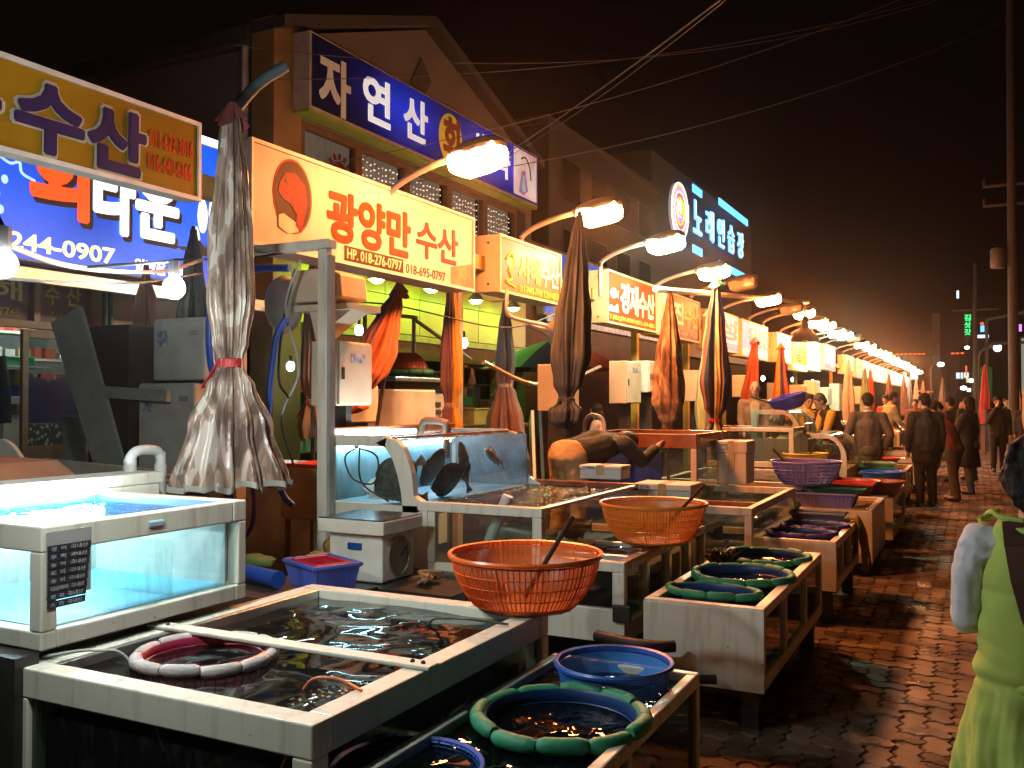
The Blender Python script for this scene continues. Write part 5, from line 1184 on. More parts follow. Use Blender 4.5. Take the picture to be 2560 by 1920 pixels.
# --- T3 -------------------------------------------------------------------------------
T3 = tank('cream framed tank with partly covered top behind the orange-yellow basket', -2.35, -1.45, 6.7, 8.45, .25, .83, rail=.05, rh=.06, solid=('-x',), wm=W_DARK, frame=PEACH, pane=PANE, floor=mat('pale bed', (.25, .32, .33), .6, var=.4), wlev=.12, top_mat=PEACH)
MB().box(-2.3, -1.5, 7.2, 7.24, .78, .815).build('cross_bar', WOODTOP, T3, smooth=False)
fish('brown fish in the tank behind the yellow basket', (-1.9, 7.0, .5), .38, R(20), mt=FT); fish('dark flatfish on the side glass behind the yellow basket', (-1.56, 7.6, .55), .36, R(90), 0, R(80), FD, 'flat')
fish('speckled fish further along the tank behind the yellow basket', (-1.62, 8.0, .5), .34, R(80), mt=FG)
# --- T4 -------------------------------------------------------------------------------
T4 = tank('tank carrying the lilac basket on its corner', -3.0, -1.42, 9.38, 11.2, .25, .79, rail=.06, rh=.07, solid=('-x',), wm=W_DARK, frame=PEACH, pane=PANE, wlev=.03, top_mat=PEACH)
fish('dark fish in the tank under the lilac basket', (-1.6, 9.7, .5), .36, R(60), mt=FD)
# --- blue panelled tank, glass tank ---------------------------------------------------
TBl = tank('tall tank with a blue board front that the bending man works at', -3.3, -2.2, 7.95, 9.1, .4, 1.31, rail=.05, rh=.13, solid=(), wm=W_DARK, frame=PEACH, pane=PANE, top_mat=WOODTOP)
MB().box(-3.24, -2.52, 7.945, 7.955, .5, 1.175).build('blue_board', mat('royal blue board', (.015, .045, .28), .45, var=.2), TBl, smooth=False)
MB().tube(bez([(-3.28, 8.0, 1.31), (-3.27, 8.0, 1.42), (-3.2, 8.0, 1.47), (-3.1, 8.0, 1.43), (-3.08, 8.0, 1.31)], 20), .02, 8).build('hose_loop', PVC, TBl)
TG = tank('clear glass tank between the camouflage and striped umbrellas', -3.0, -1.95, 10.1+1.2, 12.0+.2, .8, 1.28, rail=.04, rh=.05, wm=W_DARK, frame=PEACH, pane=PANE, legs=False)
# --- T5: curved pair -------------------------------------------------------------------
def curved_case(label, x0, x1, y0, y1, z0, zs, z1, cr=.28, wx=.09):
    t = thing('curved_display_case', label, 'fish tank', ((x0+x1)/2, (y0+y1)/2, z0), group='fish tanks')
    cv = [(x1-cr+cr*math.sin(a), z1-cr*1.15+cr*1.15*math.cos(a)) for a in [math.pi/2*k/8 for k in range(9)]]
    def ef(ya, yb):
        m = MB(); m.box(x0, x1, ya, yb, z0, zs); m.box(x0, x0+.07, ya, yb, zs+.001, z1); m.box(x0+.07, x1-cr, ya, yb, z1-.06, z1)
        for k in range(8):
            a, b_ = cv[k], cv[k+1]; m.prism([a, b_, (b_[0]-.07*(k+1)/8, b_[1]-.06*(1-(k+1)/8)), (a[0]-.07*k/8, a[1]-.06*(1-k/8))], 'y', ya, yb)
        m.box(x1-.07, x1, ya, yb, zs+.001, cv[-1][1]); return m
    ef(y0, y0+.05).build('end_frame', PEACH, t, smooth=False); ef(y1-.05, y1).build('end_frame', PEACH, t, smooth=False)
    g_ = MB(); g_.grid(lambda u, v: (cv[int(round(v*8))][0]-.004, y0+.05+(y1-y0-.1)*u, cv[int(round(v*8))][1]-.004), 2, 8); g_.build('curved_glass', PANE, t)
    MB().box(x0+.07, x1-.07, y0+.02, y0+.028, zs, z1-.06).build('end_glass', PANE, t, smooth=False)
    MB().box(x0+.07, x1-cr, y0+.05, y1-.05, z1-.03, z1-.02).build('top_glass', PANE, t, smooth=False)
    MB().box(x0, x1, y0+.051, y1-.051, z0, zs-.03).build('body', PEACH, t, smooth=False)
    wsheet(W_DARK, x0+.06, x1-.06, y0+.05, y1-.05, z1-.14, .004, 9, 12).build('water', W_DARK, t)
    lm = MB(); rr = random.Random(int(x0*100))
    for k in range(9): lm.ball((rr.uniform(x0+.15, x1-.15), y0+.15+rr.uniform(0, .3), zs+.05+rr.uniform(0, .18)), rr.uniform(.03, .08), None, None, 8, 6)
    lm.build('shellfish_heap', FT, t)
    return t
curved_case('upper curved display case with the tilted blue basket on it', -2.62, -2.0, 12.1, 13.4, .1, 1.12, 1.49)
curved_case('lower curved display case in front of the yellow cardigan woman', -1.985, -1.45, 12.1, 13.4, .1, .78, 1.19)
# --- farther tanks ---------------------------------------------------------------------
ft = [(-2.9, -1.75, 15.6, 17.2, .85, 'tank behind the suited man'), (-1.65, -.95, 15.2, 16.6, .55, 'low tank with a red lid beside the black-jacket man'), (-2.9, -1.8, 17.8, 19.4, .95, 'tank by the striped-shirt man'), (-1.7, -.95, 17.4, 19.2, .6, 'low tank beyond the black-jacket man'), (-2.9, -1.7, 20, 22, .9, 'far tank below the red basins'), (-1.7, -.9, 20, 22, .6, 'far low tank along the street'), (-2.9, -1.6, 23, 26, .9, 'distant tank past the silver umbrella'), (-2.8, -1.4, 27, 31, .9, 'distant tank below the amber umbrella'), (-2.8, -1.3, 32, 38, .85, 'distant run of tanks near the lamp string')]
for x0, x1, y0, y1, z1, lab in ft:
    tank(lab, x0, x1, y0, y1, .15, z1, frame=PEACH, wm=W_DARK, solid=('-x', '+y'), pane=PANE)

# ================================================================== FLOAT RINGS
def float_ring(label, c, r_, nseg, mt, tr=.033, basket=None, sq=1.0, rot=0, depth=.16, arc=1.0, netmat=None):
    t = thing('float_ring', label, 'float ring', c, group='foam float rings')
    seg = MB(); da = 2*math.pi/nseg
    pts = []; rad = []
    for k in range(9):
        f_ = k/8; a = da*(-.485+.97*f_); pts.append((r_*math.cos(a), r_*math.sin(a), 0)); e = abs(2*f_-1); rad.append(tr*(1-.32*e**8))
    seg.tube(pts, rad, 12); sm = seg.mesh('foam_segment', mt)
    rr = random.Random(int(c[0]*991+c[1]*77))
    for k in range(nseg):
        o = bpy.data.objects.new('foam_segment', sm); COL.objects.link(o); o.parent = t
        o.rotation_euler = (0, 0, rot+k*da); o.scale = (1, 1, 1); o.location = (0, 0, rr.uniform(-.006, .006))
    t.scale = (1, sq, 1)
    if basket:
        net = MB(); rr_ = r_-tr*.9
        for k in range(40):
            a = 2*math.pi*k/40; net.tube([(rr_*math.cos(a), rr_*math.sin(a), .0), (rr_*.97*math.cos(a), rr_*.97*math.sin(a), -depth*.6), (rr_*.8*math.cos(a), rr_*.8*math.sin(a), -depth)], .003, 4, caps=False)
        for q in range(5):
            z = -depth*q/5; f_ = 1-.04*q; net.tube([(rr_*f_*math.cos(2*math.pi*k/40), rr_*f_*math.sin(2*math.pi*k/40), z) for k in range(40)], .003, 4, closed=True)
        net.lathe([(.001, -depth), (rr_*.8, -depth)], 30)
        net.build('net_basket', basket, t, world=False)
        MB().lathe([(rr_+.004, .008), (rr_-.003, .011), (rr_-.008, .004), (rr_-.008, -.02), (rr_-.004, -.035)], 48).build('basket_rim', netmat or basket, t, world=False)
    return t
GFO = mat('green foam', (.03, .27, .14), .55, var=.25, vs_=10, bump=.25, bs=70); WFO = mat('grey white foam', (.50, .47, .47), .6, var=.35, vs_=12, bump=.4, bs=60); PFO = mat('violet foam', (.06, .03, .19), .55, var=.3, bump=.3)
BNET = mat('blue plastic net', (.03, .12, .45), .4, var=.2); DNET = mat('dark blue plastic net', (.012, .045, .17), .4, var=.2); MAR = mat('maroon plastic', (.33, .02, .06), .35, var=.2)
float_ring('white foam float ring with a maroon basket in the foreground tank', (-2.37, 2.36, .735), .225, 11, WFO, .021, MAR, depth=.1, netmat=MAR)
float_ring('large green foam ring floating in the nearest low tank', (-1.185, 2.69, .603), .265, 11, GFO, .026, DNET)
float_ring('green foam ring with one flattened end at the front of the white tank', (-1.24, 4.80, .605), .235, 10, GFO, .022, DNET, sq=.62)
float_ring('round green foam ring in the middle of the white tank', (-1.20, 5.30, .61), .27, 12, GFO, .024, DNET)
float_ring('green foam ring at the far end of the white tank', (-1.22, 6.05, .60), .265, 13, GFO, .022, DNET)
float_ring('nearer violet foam ring in the low tank', (-1.2, 7.25, .60), .25, 12, PFO, .022, DNET, sq=.8)
float_ring('farther violet foam ring in the low tank', (-1.17, 7.72, .60), .25, 12, PFO, .022, DNET, sq=.8)
# ================================================================== COLANDERS / BASKETS
def colander(label, c, r_, h, mt, ribs=64, rings=9, solid_band=(), tilt=(0, 0, 0), base_f=.62, rim_r=.014, rw=.0035, group='round plastic baskets', stick=None, nm='round_basket', skin=None):
    t = thing(nm, label, 'basket', c, group=group); t.rotation_euler = tilt; t0 = Vector((0, 0, 0)); WL[t.name] = t0
    def pr(v): # v 0 bottom .. 1 rim
        return r_*(base_f+(1-base_f)*math.sin(v*math.pi/2)**.75)
    m = MB()
    for k in range(ribs):
        a = 2*math.pi*k/ribs; w_ = rw*(1.9 if k % 8 == 0 else 1)
        pts = [Vector((pr(v)*math.cos(a), pr(v)*math.sin(a), h*v)) for v in [q/8 for q in range(9)]]
        m.tube(pts, w_, 4, caps=False)
    for q in range(rings):
        v = (q+.5)/rings; w_ = rw*(1.0 if q % 4 else 1.5)
        m.tube([(pr(v)*math.cos(2*math.pi*k/ribs), pr(v)*math.sin(2*math.pi*k/ribs), h*v) for k in range(ribs)], w_, 4, closed=True)
    m.build('lattice', mt, t, world=False)
    MB().lathe([(.001, .004), (pr(0)*.98, .004), (pr(.04), h*.04), (pr(.09), h*.09)], 48).build('base', mt, t, world=False)
    MB().lathe([(pr(.93), h*.93), (pr(1), h), (pr(1)+rim_r*.9, h+.004), (pr(1)+rim_r*1.25, h-.004), (pr(1)+rim_r*1.1, h-.014), (pr(1)+.001, h-.012)], 56).build('rim', mt, t, world=False)
    if skin:
        MB().lathe([(pr(v)*.985, h*v) for v in [q/10 for q in range(0, 10)]], 48).build('bowl_mesh', skin, t, world=False)
    if stick:
        a, b_, = stick; MB().tube([a, b_], .011, 8).build('handle', mat('dark brown handle', (.03, .014, .009), .6, spec=.25), t, world=False)
    return t
def skin(nm, c, al):
    """fine plastic mesh: see-through by a fine grid of holes"""
    if nm in MATS: return MATS[nm]
    m, n, b = nt(nm); MATS[nm] = m
    b.inputs['Base Color'].default_value = (*c, 1); b.inputs['Roughness'].default_value = .35; b.inputs['Alpha'].default_value = al
    tl_ = n.nodes.new('ShaderNodeBsdfTranslucent'); tl_.inputs[0].default_value = (*c, 1)
    return m
OP = mat('orange plastic', (.80, .13, .02), .32, var=.12, trans=.0); YP2 = mat('amber plastic', (.85, .28, .035), .35, var=.12); BP = mat('blue plastic basket', (.03, .12, .52), .32, var=.15); LP = mat('lilac plastic', (.19, .17, .52), .4, var=.15)
colander('orange round basket with a ladle on the foreground tank corner', (-1.67, 3.43, .752), .305, .225, OP, 84, 5, rw=.0028, stick=((.02, -.05, .05), (.17, .10, .37)), skin=skin('orange mesh', (.85, .20, .035), .5))
colander('amber round basket with a ladle on the display tank', (-1.72, 5.27, .765), .305, .235, YP2, 104, 7, rw=.0022, stick=((.05, -.06, .06), (.27, .14, .34)), skin=skin('amber mesh', (.88, .33, .05), .62))
colander('bright blue round basket standing in the nearest low tank', (-1.175, 3.14, .47), .20, .195, BP, 96, 20, rw=.0014, skin=skin('blue mesh', (.06, .24, .66), .88))
colander('blue round basket cut by the bottom edge', (-1.42, 2.17, .42), .2, .17, BP, 60, 10, rw=.002, skin=MATS['blue mesh'])
colander('lilac round basket on the corner of the far tank', (-1.47, 9.18, .80), .315, .225, LP, 52, 7, stick=((-.1, 0, .1), (-.32, .05, .33)), skin=skin('lilac mesh', (.22, .2, .55), .8))
colander('yellow round basket behind the lilac one', (-1.83, 11.4, .83), .25, .15, mat('yellow plastic', (.70, .42, .05), .4), 40, 7, stick=((.0, 0, .06), (.12, .0, .26)), skin=skin('yellow mesh', (.7, .42, .05), .8))
colander('tilted deep blue basket on the curved display case', (-2.2, 12.5, 1.50), .235, .17, mat('deep blue plastic', (.03, .035, .42), .35), 48, 8, tilt=(R(8), R(-14), 0), stick=((-.1, 0, .05), (-.45, .0, .28)), skin=skin('deep blue mesh', (.03, .04, .42), .85))
def basin(label, c, r_, h, mt, cat='basin'):
    t = thing('basin', label, cat, c, group='plastic basins'); WL[t.name] = Vector((0, 0, 0))
    MB().lathe([(.001, 0), (r_*.74, 0), (r_*.97, h*.95), (r_*1.05, h), (r_*1.06, h-.015), (r_*.99, h*.92), (r_*.75, .012), (.001, .012)], 40).build('bowl', mt, t, world=False)
    return t
RB = mat('red brown basin plastic', (.22, .035, .02), .35, var=.2)
basin('wide red-brown basin on the low tank', (-1.28, 10.75, .565), .32, .17, RB); basin('dark red-brown basin right of the wide one', (-.98, 11.05, .565), .26, .15, RB); basin('blue basin behind the red-brown basins', (-1.02, 11.9, .56), .24, .2, BP)
basin('red basin of goods by the striped-shirt man', (-2.35, 20.6, .92), .3, .14, mat('red plastic', (.5, .03, .02), .35)); basin('blue bowl by the striped-shirt man', (-2.1, 18.6, .96), .3, .18, mat('navy plastic', (.03, .04, .22), .35)); basin('red basin beside the black-jacket man', (-1.4, 16.0, .57), .3, .12, MATS['red plastic'])
basin('grey basin with a bail handle before the suited man', (-1.62, 13.3, .64), .16, .12, GREYPAINT)
o = colander('green basket leaning behind the suited man', (-1.52, 14.9, .9), .16, .16, mat('emerald plastic', (.04, .3, .15), .4), 32, 5, tilt=(R(40), R(60), 0), skin=skin('green mesh', (.04, .3, .15), .9))
# heaped rectangular trays on tank D
def tray(label, c, sx_, sy_, h, mt, rz=0, ribs=14, group='rectangular plastic trays', tilt=(0, 0)):
    t = thing('plastic_tray', label, 'tray', c, group=group); WL[t.name] = Vector((0, 0, 0)); t.rotation_euler = (tilt[0], tilt[1], rz)
    k = .84; m = MB()
    lo = [(-sx_*k, -sy_*k, 0), (sx_*k, -sy_*k, 0), (sx_*k, sy_*k, 0), (-sx_*k, sy_*k, 0)]; hi = [(-sx_, -sy_, h), (sx_, -sy_, h), (sx_, sy_, h), (-sx_, sy_, h)]
    m.q(lo+hi, [(0, 1, 2, 3), (0, 1, 5, 4), (1, 2, 6, 5), (2, 3, 7, 6), (3, 0, 4, 7)])
    o = m.build('tub', mt, t, world=False, smooth=False); sd = o.modifiers.new('solid', 'SOLIDIFY'); sd.thickness = .006; bv = o.modifiers.new('bevel', 'BEVEL'); bv.width = .02; bv.segments = 3; bv.limit_method = 'ANGLE'
    r2 = MB(); r2.tube([(p[0]*1.01, p[1]*1.01, h) for p in hi], .012, 8, closed=True); r2.build('rim', mt, t, world=False)
    rb = MB()
    for q in range(ribs):
        f_ = (q+.5)/ribs*2-1
        for sg in (-1, 1):
            rb.bar((f_*sx_*k, sg*sy_*k*1.005, .01), (f_*sx_*.99, sg*sy_*1.005, h*.9), .006, .006); rb.bar((sg*sx_*k*1.005, f_*sy_*k, .01), (sg*sx_*1.005, f_*sy_*.99, h*.9), .006, .006)
    rb.build('ribs', mt, t, world=False, smooth=False)
    return t
tray('lilac ribbed tray at the bottom of the heap', (-1.27, 9.2, .60), .26, .2, .13, LP); tray('green tray in the middle of the heap', (-1.2, 9.4, .72), .26, .18, .05, mat('emerald plastic', (.04, .3, .15), .4)); tray('red tray on top of the heap', (-1.12, 9.62, .72), .22, .2, .07, MATS['red plastic'])
tray('blue rectangular basket beside the scale box', (-2.95, 3.72, .665), .165, .125, .125, mat('periwinkle plastic', (.07, .12, .50), .38, var=.15), R(-24), 16)
tray('red tray nested in the blue rectangular basket', (-2.955, 3.725, .712), .125, .09, .076, mat('crimson plastic', (.42, .02, .04), .38), R(-24), 0)
tray('grey-blue tray at the far end of the violet ring tank', (-1.2, 8.1, .60), .22, .1, .06, mat('slate plastic', (.15, .18, .24), .3), 0, 4)
tray('green net tray before the suited man', (-1.25, 13.5, .64), .24, .2, .06, MATS['emerald plastic'], .1); tray('pale green tray on the green one', (-1.22, 13.65, .71), .2, .16, .04, mat('pale green plastic', (.3, .45, .3), .4), .2)
yn = MB(); 
for k in range(60):
    rr = random.Random(k); a = rr.uniform(-.09, .09); yn.tube(bez([(-.97+a*.3, 8.15+a, .62), (-.89, 8.15+a*1.1, .60+rr.uniform(0, .03)), (-.85+rr.uniform(-.02, .03), 8.15+a*1.3, .45), (-.83+rr.uniform(-.03, .04), 8.12+a*1.5, .25+rr.uniform(-.05, .1))], 9), .004, 4)
tag(yn.build('net_bag', mat('yellow net', (.45, .32, .03), .6), None, loc=(-.9, 8.15, .6)), 'yellow net hanging over the violet ring tank corner', 'net')
# dark seaweed clump on the white tank
sw = MB()
for k in range(90):
    rr = random.Random(100+k); a = rr.uniform(0, 6.28); q = rr.uniform(.02, .13)
    sw.tube([(-1.42+.05*math.cos(a), 5.68+.05*math.sin(a), .6), (-1.42+q*math.cos(a), 5.68+q*math.sin(a)*1.3, .63+rr.uniform(0, .06))], [.012, .004], 5)
tag(sw.build('seaweed_clump', mat('dark seaweed', (.02, .015, .012), .35), None, loc=(-1.42, 5.68, .6)), 'dark spiky clump of sea squirts on the white tank edge', 'seafood')
# ================================================================== BOXES, SCALES, POST, HOSES
SB = thing('scale_box', 'white weighing scale box with a steel top beside the foreground tank', 'scale', (-3.0, 4.2, .625))
MB().box(-3.18, -2.83, 4.07, 4.38, .628, .885).build('body', WHITE_PLASTIC, SB, smooth=False, bevel=.01)
MB().box(-3.23, -2.795, 4.03, 4.42, .886, .962).build('lid', WHITE_PLASTIC, SB, smooth=False, bevel=.008); MB().box(-3.225, -2.80, 4.035, 4.415, .9625, .968).build('steel_pan', mat('blued steel pan', (.45, .52, .58), .18, 1.0), SB, smooth=False)
MB().box(-3.05, -2.96, 4.058, 4.072, .80, .835).build('blue_tag', mat('blue tag', (.01, .07, .30), .4), SB, smooth=False, bevel=.003)
dl = MB().lathe([(.001, 0), (.105, 0), (.11, .012), (.10, .014)], 32); dl.xf(Matrix.Translation((-2.828, 4.22, .757)) @ Matrix.Rotation(R(90), 4, 'Y')); dl.build('dial', mat('dull dial', (.24, .22, .18), .4), SB)
MB().bar((-2.812, 4.22, .757), (-2.812, 4.28, .80), .006, .003).build('needle', BLACK, SB, smooth=False)
bd = MB(); bd.box(-3.3, -2.35, 3.98, 4.56, .585, .625); o = bd.build('board', mat('wet black board', (.03, .028, .026), .3), None, smooth=False, loc=(-2.8, 4.25, .585)); tag(o, 'dark wet board under the scale box', 'board')
for xx in (-3.25, -2.45):
    for yy in (4.02, 4.46): MB().box(xx, xx+.05, yy, yy+.05, 0, .584).build('board_leg', DARK, o, smooth=False)
rp = MB()
for k in range(7):
    rr = random.Random(k+5); rp.tube(bez([(-2.62+rr.uniform(-.06, .06), 4.2+rr.uniform(-.1, .1), .64+rr.uniform(0, .05)) for q in range(5)], 20), .009, 6)
tag(rp.build('rope_coil', mat('tan rope', (.34, .2, .09), .8, bump=.5, bs=150), None, loc=(-2.62, 4.2, .63)), 'heap of tan rope next to the scale box', 'rope')
def foam_box(label, x0, x1, y0, y1, z0, h, mt=STYRO):
    t = thing('foam_box', label, 'box', ((x0+x1)/2, (y0+y1)/2, z0), group='white foam boxes')
    MB().box(x0, x1, y0, y1, z0, z0+h*.72).build('box', mt, t, smooth=False, bevel=.008); MB().box(x0-.006, x1+.006, y0-.006, y1+.006, z0+h*.725, z0+h).build('lid', mt, t, smooth=False, bevel=.008)
    MB().box((x0+x1)/2-.03, (x0+x1)/2+.03, y0-.0075, y1+.0075, z0+h*.3, z0+h+.001).build('tape_band', mat('yellowed packing tape', (.50, .36, .16), .25), t, smooth=False)
    MB().box(x0+.03, x0+.12, y0-.0068, y0-.006, z0+h*.78, z0+h*.93).build('label_sticker', mat('box label', (.30, .42, .55), .5, var=.8, vs_=40), t, smooth=False)
    return t
foam_box('white foam box behind the amber basket', -2.25, -1.83, 6.45, 6.75, .83, .17); foam_box('small cream box on the display tank corner near the bending man', -2.62, -2.3, 6.3, 6.5, 1.03, .1)
foam_box('white lidded box before the blue board tank', -2.18, -1.9, 8.55, 8.9, .83, .4, PEACH); foam_box('cream box before the curved display case', -2.42, -2.05, 11.95, 12.08, .55, .3); foam_box('white box on the far tank left of the black-jacket man', -1.95, -1.7, 16.0, 16.3, .86, .18)
foam_box('white goods box below the blue bowl', -2.1, -1.8, 19.6, 19.9, .96, .3); foam_box('second white goods box below the blue bowl', -2.5, -2.2, 19.0, 19.4, .96, .25)
# the white steel post with arm
PO = thing('steel_post', 'cream steel post with a horizontal arm beside the display tank', 'post', (-3.74, 4.62, 0))
MB().box(-3.63, -3.56, 4.52, 4.58, 0.02, 2.54).build('upright', WHITE_PAINT, PO, smooth=False, bevel=.005); MB().box(-3.558, -3.535, 4.525, 4.575, .02, 2.5).build('back_channel', GREYPAINT, PO, smooth=False)
MB().box(-4.2, -3.535, 4.51, 4.59, 2.542, 2.60).build('arm', WHITE_PAINT, PO, smooth=False, bevel=.005)
o = MB().tube(bez([(-4.55, 4.6, 1.72), (-4.62, 4.62, 1.95), (-4.60, 4.62, 2.25), (-4.42, 4.62, 2.44), (-4.18, 4.62, 2.47), (-3.95, 4.64, 2.46)], 36), .026, 10).build('blue_hose', HOSE_BLUE, None, loc=(-4.5, 4.6, 1.7)); tag(o, 'thick blue hose looping left of the cream post', 'hose')
o = MB().tube(bez([(-3.86, 4.5, 2.12), (-3.92, 4.48, 2.0), (-3.97, 4.48, 1.7), (-3.98, 4.48, 1.4), (-3.96, 4.48, 1.2), (-3.86, 4.48, 1.02), (-3.8, 4.5, .95)], 36), .02, 10).build('blue_hose', HOSE_BLUE, None, loc=(-3.9, 4.5, 2.1)); tag(o, 'straight blue hose hanging down beside the cream post', 'hose')
o = MB().tube(bez([(-4.1, 4.3, 1.2), (-4.08, 4.25, .95), (-4.2, 4.2, .75), (-4.05, 4.2, .62), (-4.3, 4.0, .5), (-4.5, 3.9, .4)], 36), .022, 10).build('violet_hose', mat('violet hose', (.10, .05, .22), .35), None, loc=(-4.1, 4.3, .4)); tag(o, 'violet hose curling down behind the lit aquarium', 'hose')
o = MB().tube(bez([(-3.95, 4.3, 1.15), (-3.88, 4.25, .95), (-3.9, 4.2, .8), (-4.1, 4.1, .66), (-4.3, 3.95, .6)], 36), .016, 8).build('blue_hose', MATS['violet hose'], None, loc=(-3.95, 4.3, .6)); tag(o, 'thin dark blue hose tangled with the violet one', 'hose')
o = MB().tube([(-3.72, 3.98, .35), (-3.84, 3.98, 1.2)], .014, 8).build('green_rod', mat('green rod', (.04, .20, .08), .5), None, loc=(-3.7, 3.98, .35)); tag(o, 'green rod standing under the tan camouflage umbrella', 'rod')
# electric / control cabinets
CABM = mat('cream steel cabinet', (.60, .52, .38), .5, var=.18, vs_=4)
def cabinet(label, x0, x1, y0, y1, z0, z1, mt=CABM, legs=True):
    t = thing('control_cabinet', label, 'cabinet', ((x0+x1)/2, (y0+y1)/2, z0), group='control cabinets along the sign posts')
    MB().box(x0, x1-.02, y0, y1, z0, z1).build('case', mt, t, smooth=False, bevel=.008)
    d = MB().box(x1-.018, x1, y0+.008, y1-.008, z0+.008, z1-.008).build('door', mt, t, smooth=False, bevel=.006)
    MB().box(x1, x1+.012, y0+.03, y0+.05, (z0+z1)/2-.04, (z0+z1)/2+.04).build('latch', DARK, d, smooth=False)
    MB().box(x1, x1+.003, y0+(y1-y0)*.35, y0+(y1-y0)*.75, z1-.14, z1-.08).build('label_plate', mat('blue white plate', (.4, .45, .55), .4, var=.8, vs_=25), d, smooth=False)
    if legs: MB().box(x0+.04, x1-.06, (y0+y1)/2-.03, (y0+y1)/2+.03, 0, z0-.001).build('stand', DARK, t, smooth=False)
    return t
cabinet('cream cabinet hung on the steel post under the floodlight', -3.97, -3.74, 4.88, 5.26, 1.57, 2.0)
cabinet('pale cabinet left of the slate grey umbrella base', -4.05, -3.75, 8.6, 9.0, 1.5, 1.98); cabinet('tall cream cabinet below the russet sign', -4.25, -4.0, 11.2, 11.75, 1.57, 2.12); cabinet('white meter box beside the tall cream cabinet', -4.2, -3.95, 11.95, 12.45, 1.72, 2.15, WHITE_PLASTIC)
cabinet('stained cabinet between the two tall umbrellas', -4.25, -3.95, 14.5, 15.3, 1.6, 2.1); cabinet('plain cabinet right of the striped umbrella', -4.2, -3.95, 17.7, 18.4, 1.68, 2.1); cabinet('cabinet behind the bald man', -4.1, -3.9, 20.5, 21.1, 1.55, 2.0)
for k, yy in enumerate((23.2, 25.3, 27.6, 30.0, 33, 36, 39)):
    cabinet(['far cabinet below the white and violet sign', 'far cabinet below the yellow sign', 'far cabinet below the green sign', 'far cabinet below the violet-blue sign', 'far cabinet in the sign gap', 'far cabinet below the cream sign', 'far cabinet below the red and white sign'][k], -4.1, -3.8, yy, yy+.8, 1.3+.1*(k % 3), 2.0+.15*(k % 2))
# floodlight and bracket shelf on the post
FL = thing('flood_lamp', 'cream ribbed floodlight on a bracket above the cream cabinet', 'lamp', (-3.9, 5.0, 2.2))
fb = MB(); fb.prism([(-4.12, 2.26), (-3.84, 2.26), (-3.70, 2.28), (-3.72, 2.44), (-3.84, 2.48), (-4.12, 2.48)], 'y', 4.85, 5.15); fb.build('body', CABM, FL, smooth=False, bevel=.012)
for k in range(5): MB().box(-3.84+.001+k*.022, -3.832+k*.022, 4.843, 4.852, 2.3, 2.44).build('vent_slot', BLACK, FL, smooth=False)
MB().box(-4.1, -3.62, 4.84, 5.18, 2.20, 2.24).build('shelf_plate', CABM, FL, smooth=False); br_ = MB(); br_.prism([(-4.0, 2.199), (-3.66, 2.199), (-3.95, 2.02)], 'y', 4.9, 5.1); br_.build('bracket', CABM, FL, smooth=False)
gb = MB(); gb.ball((-4.22, 4.9, 2.26), .14, .12, .2, 18, 12); gb.build('motor_shell', GREYPAINT, FL)
# white fridge with an upturned orange basket on it, in the alley
FZ = thing('chest_fridge', 'grey-white fridge in the alley with an upturned basket on top', 'fridge', (-5.4, 8.1, 0))
MB().box(-5.75, -5.12, 7.55, 8.35, .05, 1.72).build('cabinet', WHITE_PLASTIC, FZ, smooth=False, bevel=.02); MB().box(-5.8, -5.06, 7.5, 8.6, 1.80, 1.84).build('top_slab', STEEL, FZ, smooth=False, bevel=.004); MB().box(-5.72, -5.14, 7.6, 8.5, 1.725, 1.799).build('gap_rail', DARK, FZ, smooth=False)
MB().box(-5.7, -5.2, 8.36, 8.72, .05, 1.68).build('side_unit', CABM, FZ, smooth=False, bevel=.01)
for k in range(14): MB().box(-5.199, -5.188, 8.40, 8.56, .5+k*.08, .55+k*.08).build('louvre', DARK, FZ, smooth=False)
t = colander('orange basket turned upside down on the alley fridge', (-5.42, 8.05, 2.10), .34, .22, mat('rust orange plastic', (.45, .09, .02), .4), 40, 6, tilt=(R(180), 0, 0), skin=skin('rust mesh', (.45, .09, .02), .95))
float_ring('green foam ring round the upturned basket on the fridge', (-5.42, 8.05, 1.90), .36, 14, GFO, .03)
cabinet('white wall unit behind the leaning orange umbrella', -5.3, -5.05, 6.6, 7.2, 1.4, 1.75, WHITE_PLASTIC, False)
MB_ = MB().box(-5.25, -5.1, 6.7, 7.1, 0, 1.398).build('unit_stand', DARK, bpy.data.objects['control_cabinet.013'] if 'control_cabinet.013' in bpy.data.objects else None, smooth=False)
# ================================================================== KARAOKE BUILDING AND OTHER BACKGROUND
GW = mat('grey brown rendered wall', (.04, .034, .032), .8, var=.25, vs_=.6, bump=.3, bs=12)
K = thing('karaoke_building', 'tall plain building carrying the neon record sign', 'building', (-9.4, 31, 0))
w = MB(); w.box(-16, -9.3, 20.4, 29.0, 0, 8.4); w.box(-15.5, -9.5, 29.01, 44, 0, 9.9); w.build('wall', GW, K, smooth=False)
MB().box(-15.5, -9.25, 20.3, 29.0, 8.401, 8.6).build('parapet', ROOFM, K, smooth=False)
for k in range(4):
    for zz in (4.9, 6.7):
        y0 = 21.2+k*1.95; wn_ = MB().box(-9.32, -9.28, y0, y0+1.2, zz, zz+1.1).build('window', DARK, K, smooth=False)
        MB().box(-9.279, -9.275, y0+.05, y0+1.15, zz+.05, zz+1.05).build('pane', mat('dark window glass', (.02, .022, .03), .08), wn_, smooth=False)
MB().box(-9.2, -9.15, 29.1, 43, 3.2, 4.6).build('dark_signboard', mat('dim sign board', (.09, .07, .06), .5, var=.4), K, smooth=False)
